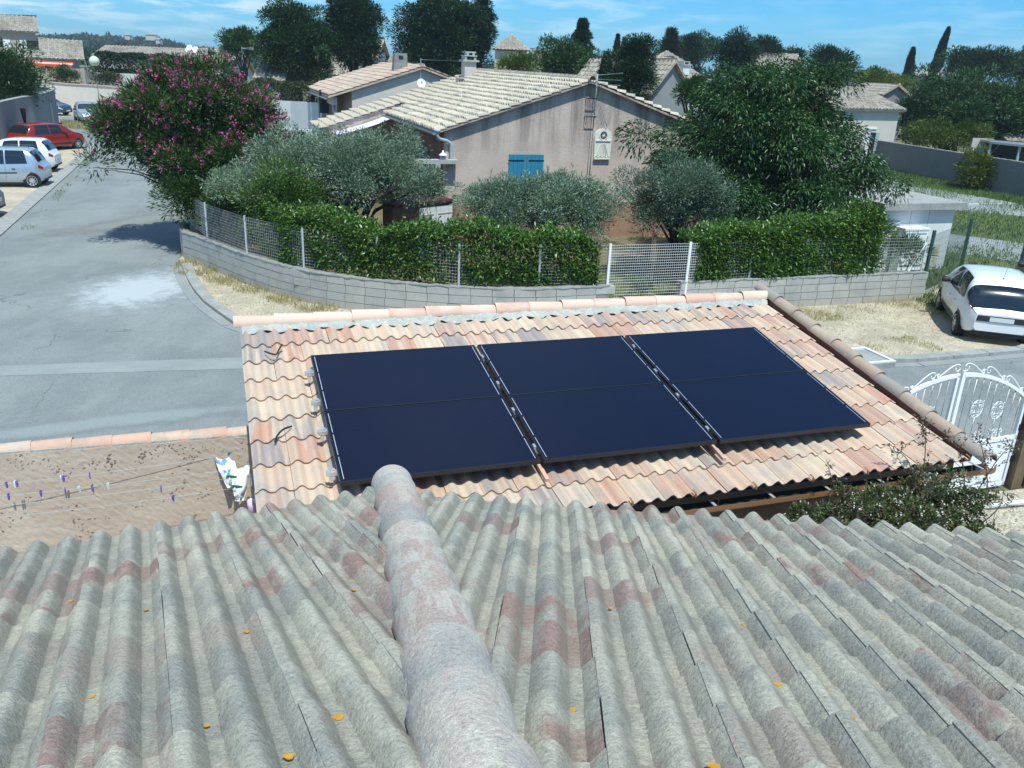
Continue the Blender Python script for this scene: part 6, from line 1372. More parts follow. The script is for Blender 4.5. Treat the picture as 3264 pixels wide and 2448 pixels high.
m = MB(); m.boxf(h0+G1*.12+fn*.036+V(0, 0, .85), G1*.16, fn*.008, V(0, 0, .22)); obj('notice_plate', m, M['grey_paint'], hx)
def weave():
    m = NT('orange_blue_print'); c = m.ramp(m.noise(9, 2, .5, m.maps((1, 1, 4))), [(.45, (.62,.62,.58)), (.55, (.55,.33,.10)), (.66, (.15,.30,.42))], True); m.col(c).set(.6, .3); return m.m
m = MB(); m.boxf(c0+G1*2.02+fn*.006+V(0, 0, .08), G1*.42, fn*.01, V(0, 0, .72)); obj('printed_panel', m, weave(), cab)
gf = thing('mesh_fence', 'dark green posts and thin green wire mesh behind the parked white car', 'fence', gz(3057, 885)); gp0, gp1, gp2 = gz(2945, 866, .8)*V(1, 1, 0)+V(.1, .1, 0), gz(3052, 893)*V(1, 1, 0), gz(3232, 925)*V(1, 1, 0); gp3 = gp2+(gp2-gp1)*1.0
for p, h in ((gp0, 1.9), (gp1, 1.85), (gp2, 1.85), (gp3, 1.85)):
    m = MB(); m.boxf(p-V(.035, .035, 0), (.07, 0, 0), (0, .07, 0), (0, 0, h)); obj('post', m, M['dark_green'], gf)
for a, b in ((gp0, gp1), (gp1, gp2), (gp2, gp3)):
    m = MB(); wires(m, a, b, .05, 1.78, .06, .0032, .20); obj('wire_mesh', m, M['dark_green'], gf, fix=False, kind='stuff')
sb = thing('drain_slab', 'raised pale concrete slab with a frame at the kerb right of the garage ridge', 'slab', gz(2790, 1160)); s0_, s1_ = gz(2735, 1122), gz(2852, 1172); s2_ = gz(2800, 1184)
o_ = gz(2852, 1173)*V(1, 1, 0)
m = MB(); m.boxf(o_, -G1*1.15, bkc*.95, V(0, 0, .13)); obj('slab', m, M['kerb'], sb); m = MB()
for a, b, c in ((V(0, 0, 0), -G1*1.15, bkc*.08), (bkc*.87, -G1*1.15, bkc*.08), (bkc*.08, -G1*.08, bkc*.79), (bkc*.08-G1*1.07, -G1*.08, bkc*.79)): m.boxf(o_+a+V(0, 0, .13), b, c, V(0, 0, .03))
obj('frame', m, M['white_render'], sb)

# ================================================================== WHITE DOUBLE GATE
g0 = gz(3050, 1560); gd_ = V(math.cos(R(21)), math.sin(R(21)), 0)
gN = V(gd_[1], -gd_[0], 0); gPl = gz(3075, 1575)
def GT(px, py): return pl(px, py, gPl, gN)
gt2 = thing('white_gate', 'white wrought iron double gate with arched top and scrolls beyond the garage corner', 'gate', gPl)
cen = GT(3052, 1345); st = GT(3056, 1200); topc = GT(3060, 1196)[2]; uc_ = 0.
Oc = V(cen[0], cen[1], 0)
Oc = V(GT(3030, 1330)[0], GT(3030, 1330)[1], 0)
def GL(u, z, off=0.): return Oc+gd_*u+V(0, 0, z)+gN*off
hingeR = float((GT(3235, 1400)-Oc) @ gd_); zr_ = GT(3262, 1268)[2]; mid_z = GT(3240, 1385)[2]; bot_z = GT(3140, 1562)[2]
LW = hingeR; rise_ = topc-zr_
def ztop(u): return topc-rise_*(abs(u)/LW)**2
for sgn, nm in ((1, 'right'), (-1, 'left')):
    m = MB(); arc_ = [GL(sgn*u, ztop(u)) for u in np.linspace(.03, LW, 14)]
    for a, b in zip(arc_[:-1], arc_[1:]): m.boxf(a-V(0, 0, .025)-gN*.02, b-a, gN*.04, V(0, 0, .05))
    m.boxf(GL(sgn*.03, .06)-gN*.02, gd_*sgn*.045, gN*.04, V(0, 0, topc-.06)); m.boxf(GL(sgn*LW, .06)-gN*.02, -gd_*sgn*.045, gN*.04, V(0, 0, ztop(LW)-.06))
    m.boxf(GL(sgn*.03, mid_z-.06)-gN*.02, gd_*sgn*(LW-.03), gN*.04, V(0, 0, .06)); m.boxf(GL(sgn*.03, .06)-gN*.02, gd_*sgn*(LW-.03), gN*.04, V(0, 0, .06))
    lf = obj('leaf_frame', m, M['white_paint'], gt2)
    m = MB(); m.boxf(GL(sgn*.08, .14)-gN*.006, gd_*sgn*(LW-.14), gN*.012, V(0, 0, mid_z-.22)); obj('sheet_panel', m, M['white_paint'], gt2)
    nb = 9
    for k in range(nb):
        u = .08+(LW-.13)*(k+.8)/(nb+.3); ring = k in (2, 5); z0_, z1_ = mid_z, ztop(u)-.03
        m = MB()
        if not ring: m.tube([GL(sgn*u, z0_), GL(sgn*u, z1_)], .0075, 6)
        else:
            zm = (z0_+z1_)/2+.02; rr_ = .13; m.tube([GL(sgn*u, z0_), GL(sgn*u, zm-rr_)], .0075, 6); m.tube([GL(sgn*u, zm+rr_), GL(sgn*u, z1_)], .0075, 6)
            for q in range(4):
                a0 = math.pi/4+q*math.pi/2; pts = []
                for i in range(18):
                    t = i/17; a = a0-.75+1.5*t; r2_ = rr_*(1.0-.0*t); pts.append(GL(sgn*u+r2_*.85*math.cos(a), zm+r2_*math.sin(a)))
                m.tube(pts, .007, 5)
                for s2 in (-1, 1):
                    cxx, czz = .075*math.cos(a0+s2*.42), .085*math.sin(a0+s2*.42); m.tube([GL(sgn*u+cxx+(.034-.0018*i)*math.cos(a0+math.pi+s2*i*.5), zm+czz+(.034-.0018*i)*math.sin(a0+math.pi+s2*i*.5)) for i in range(12)], .0055, 5)
                m.tube([GL(sgn*u+rr_*.5*math.cos(a0), zm+rr_*.6*math.sin(a0)), GL(sgn*u+rr_*1.25*math.cos(a0), zm+rr_*1.25*math.sin(a0))], .006, 5)
        obj('bar', m, M['white_paint'], gt2, True)
        if k in (1, 3, 5, 7)[:3] or k == 6:
            m = MB()
            for s2 in (-1, 1):
                for zz_, rr_ in ((.035, .030), (.105, .038)):
                    m.tube([GL(sgn*u+s2*(rr_+.006)+(rr_-.0022*i)*math.cos(i*.6*s2+math.pi*.5), mid_z+zz_+(rr_-.0022*i)*math.sin(i*.6*s2+math.pi*.5)) for i in range(12)], .0055, 5)
            obj('scroll', m, M['white_paint'], gt2, True)
    for k in range(3):
        u0_, u1_ = .03+LW*.30*k, .03+LW*.30*(k+1); h_ = .135-.02*k
        m = MB(); pts = []
        for i in range(30):   # crest: rises from the outer foot to a curl on the inner side
            t = i/29
            if t < .55: s_ = t/.55; u = u1_+(u0_+.06-u1_)*s_; z = h_*(math.sin(math.pi/2*s_)**1.6)
            else: a = math.pi/2+(t-.55)/.45*5.2; r_ = (.062-.038*(t-.55)/.45)*(1-.12*k); u = u0_+.062+r_*math.cos(a)*1.0; z = h_-.062+r_*math.sin(a)+.0
            pts.append(GL(sgn*u, ztop(abs(u))+.03+z))
        m.tube(pts, .008, 6)
        pts = [GL(sgn*(u1_-.035+.036*(1-i/22)*math.cos(i*.55)), ztop(u1_)+.065+.036*(1-i/22)*math.sin(i*.55)) for i in range(16)]; m.tube(pts, .008, 6)
        obj('crest_scroll', m, M['white_paint'], gt2, True)
m = MB(); m.boxf(GL(-.02, .02, .02), gd_*.04, gN*.03, V(0, 0, topc+.06)); obj('meeting_stile', m, M['white_paint'], gt2)
m = MB(); m.tube([GL(.18, .34, .04), GL(.55, .10, .50), GL(1.5, .12, .62)], .028, 8); m.boxf(GL(.12, .18, .04), gd_*.10, gN*.08, V(0, 0, .22)); m.boxf(GL(-.0, .36, .05), gd_*.25, gN*.03, V(0, 0, .04)); obj('closer_arm', m, M['white_paint'], gt2)
gp = thing('gate_post', 'weathered brown square gate post at the right edge of the photo', 'gate post', GL(LW+.14, 0)); m = MB(); m.boxf(GL(LW+.06, 0, .10), gd_*.20, -gN*.20, V(0, 0, 1.82)); obj('post', m, M['wood_post'], gp)
for z_ in (.45, .95, 1.35): m = MB(); m.boxf(GL(LW-.02, z_, .03), gd_*.09, -gN*.04, V(0, 0, .09)); obj('hinge', m, M['black_metal'], gp)
m = MB(); m.tube([GL(LW+.30, 0, .12), GL(LW+.30, 1.2, .12)], .02, 6); m.boxf(GL(LW+.34, 0, .10), gd_*.6, -gN*.2, V(0, 0, 1.5)); obj('side_board', m, M['wood_post'], gp)

# ================================================================== CARS
M['glass_dark'] = plain('tinted_glass', (.012,.018,.022), .04, .6, 0, .6)
M['rear_glass'] = plain('rear_glass', (.008,.012,.017), .16, .9, 0, 0)
M['tyre'] = plain('tyre', (.02,.02,.021), .8, .2); M['rim'] = plain('wheel_cover', (.50,.52,.54), .35, .5, .4); M['plastic'] = plain('black_plastic', (.022,.023,.025), .6)
M['red_lamp'] = plain('red_lamp', (.30,.012,.02), .15, .5, 0, .5); M['clear_lamp'] = plain('clear_lamp', (.60,.64,.66), .12, .6, .2, .5); M['plate'] = plain('number_plate', (.62,.64,.64), .4)
def paint(name, c, metal=0., rough=.28): return plain(name, c, rough, .5, metal, .8)
M['p_white'] = paint('white_car_paint', (.74,.76,.77)); M['p_red'] = paint('orange_red_car_paint', (.33,.020,.012), .3); M['p_silver'] = paint('ice_blue_car_paint', (.42,.50,.58), .45); M['p_black'] = paint('black_car_paint', (.012,.012,.014)); M['p_grey'] = paint('dark_blue_grey_car_paint', (.05,.075,.10), .4); M['p_focus'] = paint('silver_blue_car_paint', (.36,.44,.50), .5)
def make_car(label, loc, head, mats, L=3.7, Wd=1.65, H=1.5, style='hatch', rake_r=.42, group='parked cars', rw=.175, rearglass=None, handle=True, name='parked_car', lampmid=False, wide_glass=False, antenna=True):
    """x runs from the tail (0) to the nose (L); y across"""
    t = thing(name, label, 'car', loc, 0, group)
    hz = head; t.rotation_euler = (0, 0, hz)
    x = np.array([0, .02, .05, .10, .16, .22, .30, .42, .50, .60, .66, .70, .76, .86, .94, .985, 1.0])*L
    if style == 'hatch':
        zt = np.array([.50, .56, .64, .90, .985, .995, 1.0, 1.0, .99, .955, .88, .78, .66, .61, .54, .44, .34])*H
        if wide_glass: zt = np.array([.46, .52, .58, .80, .955, .985, 1.0, 1.0, .99, .955, .88, .78, .67, .62, .55, .45, .34])*H
    else:
        zt = np.array([.50, .58, .63, .68, .82, .93, .985, 1.0, .99, .94, .84, .74, .665, .62, .56, .46, .34])*H
    zb = np.interp(x, [0, .05*L, .5*L, .72*L, .9*L, L], np.array([.50, .60, .57, .60, .55, .34])*H)
    zb = np.minimum(zb, zt-.012)
    w = np.interp(x, [0, .03*L, .10*L, .25*L, .75*L, .90*L, .97*L, L], [.62, .80, .94, 1, 1, .93, .80, .58])*Wd/2
    z0 = np.interp(x, [0, .05*L, .9*L, L], [.34, .24, .22, .30])
    cab = np.clip((zt-zb)/(.38*H), 0, 1); wt = w*(1-.20*cab)
    xs = np.linspace(0, L, 61); f = lambda a: np.interp(xs, x, a)
    from_sm = lambda a: np.convolve(np.pad(f(a), 2, 'edge'), [.1, .2, .4, .2, .1], 'valid')
    ZT, ZB, WW, Z0, WT = from_sm(zt), from_sm(zb), from_sm(w), from_sm(z0), from_sm(wt)
    ZT = np.maximum(ZT, ZB+.01)
    ts = [0, .12, .35, .6, .8, 1.0]
    def sec(i):
        X, a = xs[i], []
        hgt = ZB[i]-Z0[i]
        a += [(X, WW[i]*.90, Z0[i]), (X, WW[i]*.985, Z0[i]+hgt*.18), (X, WW[i]*1.0, Z0[i]+hgt*.5), (X, WW[i]*.995, Z0[i]+hgt*.78), (X, WW[i]*.965, ZB[i])]
        g = ZT[i]-ZB[i]; k = WT[i]
        a += [(X, WW[i]*.95*(1-.25)+k*.25, ZB[i]+g*.25), (X, WW[i]*.95*.45+k*.55, ZB[i]+g*.58), (X, k*.96, ZB[i]+g*.86), (X, k*.84, ZB[i]+g*.965), (X, k*.55, ZT[i]-.002), (X, k*.25, ZT[i]+.008), (X, 0, ZT[i]+.010)]
        return a
    secs = [sec(i) for i in range(len(xs))]
    m = MB(); rows = [[p for p in s]+[(p[0], -p[1], p[2]) for p in s[-2::-1]] for s in secs]; m.grid(rows)
    m.add(rows[0], [tuple(range(len(rows[0])))]); m.add(rows[-1], [tuple(reversed(range(len(rows[-1]))))]); m.add([r_[0] for r_ in rows]+[r_[-1] for r_ in rows], [(i, i+1, len(rows)+i+1, len(rows)+i) for i in range(len(rows)-1)])
    body = obj('body', m, mats, t, 50, w=False)
    def pt(X, v, side=1):
        """v: 0..11 along the cross section"""
        i = X/L*60; i0 = int(min(59, max(0, math.floor(i)))); fr = i-i0; j0 = int(min(10, math.floor(v))); fj = v-j0
        g = lambda a, b: np.array(secs[a][b]); p = (g(i0, j0)*(1-fj)+g(i0, j0+1)*fj)*(1-fr)+(g(i0+1, j0)*(1-fj)+g(i0+1, j0+1)*fj)*fr
        return p*V(1, side, 1)
    def patch(nm, X0, X1, v0, v1, side, mt, off=.008, n=10, mv=4, skew0=0., skew1=0., par=t, both=False, bulge=0.):
        m = MB(); P = []
        for a in range(n+1):
            row = []
            for b in range(mv+1):
                v = v0+(v1-v0)*b/mv; s0_ = X0+skew0*b/mv; s1_ = X1+skew1*b/mv; X = min(L-.001, max(.001, s0_+(s1_-s0_)*a/n)); p = pt(X, v, side)
                q1_, q2_ = pt(min(L-.001, X+.03), v, side), pt(X, min(10.99, v+.15), side); q3_, q4_ = pt(max(.001, X-.03), v, side), pt(X, max(0, v-.15), side)
                nn = np.cross(q1_-q3_, q2_-q4_); nn = nn/(np.linalg.norm(nn)+1e-9); c_ = V(X, 0, .6*H*.6)
                if np.dot(nn, p-c_) < 0: nn = -nn
                row.append(p+nn*(off+bulge*math.sin(math.pi*a/n)*math.sin(math.pi*min(1., (b/mv if not both else b/mv*.5)))))
            P.append(row)
        if both: P = [r_+[q*V(1, -1, 1) for q in r_[::-1]] for r_ in P]
        m.grid(P); return obj(nm, m, mt, par, True, w=False)
    if style == 'hatch':
        for s in (-1, 1):
            patch('side_window', .155*L, .375*L, 4.35, 7.2, s, M['glass_dark'], skew0=.03*L); patch('side_window', .39*L, .60*L, 4.35, 7.2, s, M['glass_dark'], skew1=-.045*L)
    else:
        for s in (-1, 1):
            patch('side_window', .20*L, .375*L, 4.35, 7.2, s, M['glass_dark'], skew0=.045*L); patch('side_window', .39*L, .62*L, 4.35, 7.2, s, M['glass_dark'], skew1=-.05*L)
    patch('windscreen', .615*L, .735*L, 7.6, 11, 1, M['glass_dark'], .010, both=True)
    # rear: build from the section outline directly
    def strip(nm, Xa, Xb, va, vb, mt, off=.01): return patch(nm, Xa, Xb, va, vb, 1, mt, off, both=True, bulge=.085 if wide_glass else .01, mv=7)
    if rearglass: a_, b_ = rearglass
    else: a_, b_ = (.052, .125) if style == 'hatch' else (.115, .205)
    strip('rear_window', a_*L, b_*L, 7.2 if not wide_glass else 5.0, 11, M['glass_dark'] if not wide_glass else M['rear_glass'])
    for s in (-1, 1):
        patch('tail_light', .012*L, .055*L, 3.2, 4.6, s, M['red_lamp'], .012, 5, 3) if not wide_glass else patch('tail_light', .028*L, .065*L, 4.3, 6.4, s, M['red_lamp'], .022, 5, 3)
        patch('headlight', .925*L, .985*L, 3.1, 4.5 if style != 'hatch' else 4.6, s, M['clear_lamp'], .012, 5, 3)
        for X in (rw*L, .80*L):
            r_ = .30; wx, wy = X, s*(np.interp(X, xs, WW)*.985)
            m = MB(); m.add([(wx+(r_+.045)*math.cos(a), wy+s*.016, .29+(r_+.045)*math.sin(a)) for a in np.linspace(-.25, math.pi+.25, 18)], [tuple(range(18)) if s < 0 else tuple(reversed(range(18)))]); obj('wheel_arch', m, M['plastic'], t, w=False, fix=False)
            m = MB(); y0_, y1_ = (wy-.18*s, wy+.022*s); m.lathe([(r_*.62, y1_-wy-.01*s), (r_*.66, y1_-wy), (r_*.93, y1_-wy), (r_, y1_-wy-.03*s), (r_, y0_-wy), (r_*.6, y0_-wy)], (wx, wy, .30), 22, 'y'); wl = obj('wheel', m, M['tyre'], t, 40, w=False)
            m = MB(); m.lathe([(0, .020*s), (r_*.15, .026*s), (r_*.55, .012*s), (r_*.66, .026*s)], (wx, wy, .30), 20, 'y'); obj('rim', m, M['rim'], wl, True, w=False)
            m = MB()
            for k in range(9):
                a = 2*math.pi*k/9; ca, sa = math.cos(a), math.sin(a); c0_ = V(wx+r_*.42*ca, wy+.0245*s, .30+r_*.42*sa); m.add([c0_+V(-sa, 0, ca)*.014-V(ca, 0, sa)*.04, c0_-V(-sa, 0, ca)*.014-V(ca, 0, sa)*.04, c0_-V(-sa, 0, ca)*.030+V(ca, 0, sa)*.05, c0_+V(-sa, 0, ca)*.030+V(ca, 0, sa)*.05], [(0, 1, 2, 3)])
            obj('rim_holes', m, M['plastic'], wl, w=False, fix=False)
        m = MB(); mr = pt(.615*L, 4.6, s); P = [];
        m.lathe([(0, -.10), (.06, -.085), (.075, 0), (.06, .085), (0, .10)], (mr[0], mr[1]+s*.11, mr[2]+.03), 12, 'y'); m.boxf(mr+V(-.02, -s*.02, -.01), (.05, 0, 0), (0, s*.10, 0), (0, 0, .03)); obj('mirror', m, M['plastic'], t, True, w=False)
        for X in (.30*L, .47*L):
            if handle: a = pt(X, 3.1, s); m = MB(); m.boxf(a+V(-.06, s*.004, -.012), (.13, 0, 0), (0, s*.025, 0), (0, 0, .026)); obj('handle', m, M['plastic'] if mats is M['p_silver'] else mats, t, w=False)
        patch('sill_trim', .27*L, .70*L, .9 if mats is not M['p_silver'] else 2.1, 1.35 if mats is not M['p_silver'] else 2.35, s, M['plastic'], .012, 8, 1)
        patch('door_gap', .385*L, .3875*L, .8, 4.3, s, M['plastic'], .004, 1, 6); patch('door_gap', .645*L, .6475*L, .8, 4.2, s, M['plastic'], .004, 1, 6)
    zf = .30
    m = MB(); m.boxf((L-.035, -.36, .42), (.05, 0, 0), (0, .72, 0), (0, 0, .10)); m.boxf((L-.045, -.45, .26), (.05, 0, 0), (0, .90, 0), (0, 0, .09)); obj('grille', m, M['plastic'], t, w=False)
    m = MB(); m.boxf((L+.015, -.25, .36), (.012, 0, 0), (0, .50, 0), (0, 0, .11)); obj('number_plate', m, M['plate'], t, w=False)
    if wide_glass:
        m = MB(); m.prism([(-.018, -.52, .555), (-.018, .52, .555), (-.018, .50, .685), (-.018, -.50, .685)], (.05, 0, 0)); pn = obj('plate_recess', m, M['plastic'], t, w=False)
        m = MB(); m.boxf((-.026, -.25, .565), (.008, 0, 0), (0, .50, 0), (0, 0, .10)); obj('number_plate', m, M['plate'], pn, w=False)
        m = MB(); m.boxf((-.012, -.56, .30), (.05, 0, 0), (0, 1.12, 0), (0, 0, .018)); obj('bumper_line', m, M['plastic'], t, w=False)
        m = MB(); m.boxf((.02, -.55, .22), (.12, 0, 0), (0, 1.1, 0), (0, 0, .06)); obj('bumper_foot', m, M['plastic'], t, w=False)
    else:
        m = MB(); m.boxf((-.012, -.26, .52), (.03, 0, 0), (0, .52, 0), (0, 0, .11)); obj('number_plate', m, M['plate'], t, w=False)
        m = MB(); m.boxf((-.008, -.55, .30), (.05, 0, 0), (0, 1.1, 0), (0, 0, .07)); obj('bumper_strip', m, M['plastic'], t, w=False)
    if antenna:
        a = pt(.17*L, 10.9, 1); m = MB(); m.tube([a, a+V(-.10, 0, .26)], .005, 5); m.lathe([(.022, 0), (.0, .03)], a, 8); obj('aerial', m, M['plastic'], t, w=False)
    return t
def hd(az): return R(90-az)      # heading given as compass angle from +Y
rw = gz(3036, 1066); d_ = V(math.sin(R(16)), math.cos(R(16)), 0); lt_ = V(-d_[1], d_[0], 0)
# rear left wheel contact = origin + d*.175*L + left*.80
loc = rw*V(1, 1, 0)-d_*.175*3.6-lt_*.79
make_car('white small hatchback seen from behind, sun flashing in its wide rear window', loc, hd(16), M['p_white'], 3.6, 1.65, 1.50, wide_glass=True, rearglass=(.035, .125))
def park(label, wheel_px, which, side, az, mats, L, Wd, H, **k):
    q = gz(*wheel_px); d = V(math.sin(R(az)), math.cos(R(az)), 0); left = V(-d[1], d[0], 0); X = k.get('rw', .175)*L if which == 'rear' else .80*L
    return make_car(label, q*V(1, 1, 0)-d*X-left*side*Wd/2*.97, hd(az), mats, L, Wd, H, **k)
park('orange red hatchback parked nose to the right in front of the curved grey wall', (251, 475), 'front', -1, 22, M['p_red'], 4.05, 1.75, 1.46)
park('white hatchback between the red car and the ice blue car', (138, 553), 'rear', 1, -103, M['p_white'], 3.55, 1.64, 1.50, rw=.14)
park('ice blue small hatchback with a black side strip beside the white hatchback', (106, 600), 'rear', 1, -105, M['p_silver'], 3.57, 1.6, 1.55, rw=.13)
park('black car with only its tail showing at the lower left photo edge', (-75, 706), 'rear', 1, -105, M['p_black'], 3.9, 1.7, 1.45, rw=.14)
park('silver blue saloon facing the camera beside the oleander', (238, 384), 'rear', -1, 148, M['p_focus'], 4.3, 1.78, 1.47, style='sedan')
park('dark blue grey car half hidden by the curved wall, beside the silver saloon', (213, 366), 'front', 1, 100, M['p_grey'], 4.2, 1.75, 1.46, style='sedan')
t = park('dark car at the right photo edge beyond the white hatchback', (3290, 1000), 'rear', 1, 16, M['p_black'], 3.9, 1.7, 1.45)

# ================================================================== FAR TREES
GRP = 'trees behind the houses'
def T(name, label, cat, px, Y, mat, ncl, rc, nl, L_, Wd, seed, low=-.7, tr=.2, hgt=None, **k):
    c, a, b = px_ball(*px, Y); z = c[2]; 
    rad = V(a, max(a*.8, .4), b); base = V(c[0], c[1], 0)
    return tree(name, label, cat, base, c, rad, M[mat], ncl, rc, nl, L_, Wd, seed, tr, k.pop('group', None), low, **k)
T('tall_tree', 'tall dark green tree with open trunks, left of the cream house roof', 'tree', (945, 150, 235, 260), 68, 'pine_light', 130, .80, 52000, .24, .080, 101, tr=.20, multi=2, jag=.35, nlimb=14, spread=.7, low=-.95)
T('tall_tree', 'tall dark tree rising out of the photo just right of its open trunked neighbour', 'tree', (1130, 85, 200, 270), 70, 'pine', 130, .85, 52000, .24, .080, 102, tr=.22, jag=.3, nlimb=12, spread=.7, low=-.95)
T('tall_tree', 'broad very dark tree behind the chimney of the cream house', 'tree', (1405, 120, 310, 250), 72, 'pine', 190, .95, 70000, .25, .085, 103, tr=.25, jag=.28, nlimb=12, spread=.7, low=-.95)
T('tall_tree', 'narrow dark spire on the right flank of the broad dark tree', 'tree', (1535, 95, 60, 210), 73, 'cypress', 40, .55, 13000, .22, .07, 104, tr=.15, low=-.95, jag=.3)
T('leafy_tree', 'small round tree behind the roof aerial, left of the tall trees', 'tree', (775, 160, 140, 110), 84, 'broad', 50, .8, 9000, .26, .10, 105, jag=.35)
T('leafy_tree', 'dark green tree overhanging the curved grey wall at the left photo edge', 'tree', (28, 262, 165, 185), 54, 'broad', 70, .8, 18000, .20, .08, 106, low=-.95, jag=.35, nlimb=8)
T('bush', 'green bush in the forecourt under the orange awning', 'bush', (205, 240, 110, 48), 84, 'broad', 22, .5, 3600, .20, .07, 107, tr=.05)
T('bush', 'purplish shrub in front of the pale wall, right of the street lamp', 'bush', (345, 258, 110, 42), 88, 'hedge_dark', 22, .5, 3600, .22, .06, 108, tr=.05)
T('leafy_tree', 'light green leafy tree right of the cream two storey house', 'tree', (1790, 200, 200, 120), 62, 'broad', 60, .75, 13000, .20, .075, 109, jag=.3)
T('bush', 'pale green feathery bush below the cream two storey house', 'bush', (1650, 215, 130, 60), 58, 'yellow_green', 26, .6, 5000, .18, .06, 110, tr=.06)
T('small_tree', 'dark green bushy tree just above the ridge of the pink house', 'tree', (1900, 225, 120, 70), 60, 'broad', 30, .6, 6000, .20, .07, 111)
def spire(name, label, cx, y_top, y_bot, w, Y, mat, seed, n, L_, Wd, lean=0., tiers=False, cat='conifer', group=None):
    a, b = at_y(cx, y_top, Y), at_y(cx, y_bot, Y); z = float((a-CAM) @ _f); r0 = w/2*z/F_PX; rng = np.random.default_rng(seed); H_ = a[2]-b[2]; base = V(b[0], b[1], 0); t = thing(name, label, cat, base, 0, group)
    h = rng.random(n)**.8
    if tiers: env = (1-h)**.85*(.38+.62*np.abs(np.sin(h*15+rng.normal(size=n)*.2)))+.02
    else: env = np.sqrt(np.clip(1-h**2.2, 0, 1))*np.clip(h*8+.35, 0, 1)*(1-.45*h)+.02
    an = rng.uniform(0, 2*math.pi, n); lob = 1+.18*np.sin(an*3+h*9)+.12*np.sin(an*5-h*17); rr_ = r0*env*lob*np.clip(1-np.abs(rng.normal(size=n))*.18, .3, 1.2)
    P = np.stack([b[0]+rr_*np.cos(an)+lean*h*H_, b[1]+rr_*np.sin(an), b[2]+h*H_-(rr_*.25 if tiers else 0)], 1); D = np.stack([np.cos(an)*(.9 if tiers else .35), np.sin(an)*(.9 if tiers else .35), np.full(n, .25 if tiers else 1.)], 1)+rng.normal(size=(n, 3))*.25
    leaf_obj('crown', P, D, L_, Wd, M[mat], t, seed); m = MB(); m.tube([base, V(b[0]+lean*H_*.5, b[1], b[2]+H_*.5), V(b[0]+lean*H_*.97, b[1], b[2]+H_*.97)], [max(.12, r0*.12), max(.08, r0*.07), .02], 7); obj('trunk', m, M['bark'], t, True, fix=False); return t
spire('blue_conifer', 'dark layered conifer standing alone above the pink house ridge', 1848, 62, 225, 125, 80, 'blue_conifer', 120, 12000, .34, .10, tiers=True)
spire('cypress', 'slim cypress tip left of the dark round tree', 1960, 115, 230, 26, 85, 'cypress', 121, 2600, .30, .08)
spire('cypress', 'second small cypress tip next to the slim one', 1981, 126, 230, 22, 86, 'cypress', 122, 2000, .30, .08)
T('round_tree', 'dense dark round tree behind the right slope of the pink roof', 'tree', (2015, 232, 160, 195), 50, 'pine', 70, .62, 24000, .16, .045, 112, low=-.98, jag=.12, fill=.1)
spire('cypress', 'dark cypress bushes at the left foot of the round tree', 1925, 175, 300, 50, 55, 'cypress', 123, 4000, .26, .07)
spire('cedar', 'leaning cedar top with layered boughs above the hipped roof', 2137, 95, 200, 62, 110, 'blue_conifer', 124, 2600, .7, .16, tiers=True, lean=-.06)
spire('cedar', 'short cedar top right of the leaning one', 2198, 124, 200, 44, 112, 'blue_conifer', 125, 2000, .6, .16, tiers=True)
T('pine', 'rounded pine clump left of the grey green conifer', 'tree', (2230, 160, 150, 80), 118, 'pine', 40, 1.1, 9000, .36, .10, 126)
T('pine', 'broad pine crown behind the white house roofs', 'tree', (2170, 170, 190, 80), 112, 'pine', 40, 1.2, 9000, .36, .10, 127)
T('grey_green_conifer', 'grey green feathery conifer above the left shoulder of the big dark tree', 'tree', (2345, 180, 130, 150), 62, 'blue_conifer', 60, .6, 15000, .22, .05, 128, jag=.45, spread=.5)
T('pine', 'pine crown right of the feathery conifer', 'tree', (2440, 172, 110, 80), 105, 'pine', 30, 1.0, 7500, .36, .10, 129)
T('pine', 'small rounded pine seen over the big dark tree', 'tree', (2522, 196, 70, 60), 110, 'pine', 20, .9, 4000, .36, .10, 130)
T('pine', 'rounded pine right of the top of the big dark tree', 'tree', (2650, 210, 150, 90), 96, 'pine', 44, 1.0, 11000, .32, .09, 131)
spire('cypress', 'pointed cypress beside the distant pinkish roof', 2890, 156, 262, 32, 115, 'cypress', 132, 5000, .34, .09)
spire('cypress', 'tall leaning cypress, highest of the three', 2975, 90, 240, 34, 118, 'cypress', 133, 8000, .34, .09, lean=.13)
spire('cypress', 'small cypress right of the tall leaning one', 3031, 163, 232, 24, 130, 'cypress', 134, 3000, .36, .09)
T('umbrella_pine', 'wide dark umbrella pine at the upper right', 'tree', (3120, 215, 230, 95), 105, 'pine', 70, 1.3, 17000, .36, .10, 135, low=-.5)
T('umbrella_pine', 'dark pine touching the right photo edge behind the umbrella pine', 'tree', (3255, 225, 110, 120), 108, 'pine', 40, 1.2, 9000, .36, .10, 136)
T('bush', 'mixed green shrubs below the distant pinkish roof', 'bush', (2800, 262, 230, 46), 92, 'yellow_green', 44, .8, 8000, .26, .09, 137)
T('broad_tree', 'very broad green tree filling the right side above the old block wall', 'tree', (3050, 362, 440, 250), 63, 'broad', 150, .85, 40000, .24, .085, 138, low=-.8, jag=.3, nlimb=12, multi=2)
T('broad_tree', 'leafy green tree crown at the right photo edge, part of the green mass', 'tree', (3230, 370, 200, 170), 62, 'broad', 70, .8, 15000, .24, .085, 139, low=-.8)
T('yellow_green_bush', 'yellowish green flat bush under the very broad tree', 'bush', (3010, 435, 300, 100), 60, 'yellow_green', 80, .55, 18000, .18, .05, 140, low=-.7, tr=.08, multi=3)
c = gz(3108, 605); T('bush', 'loose green sapling in front of the old block wall', 'bush', (3112, 545, 110, 145), c[1], 'yellow_green', 34, .42, 6500, .15, .05, 141, low=-1, tr=.05, multi=2, jag=.4)
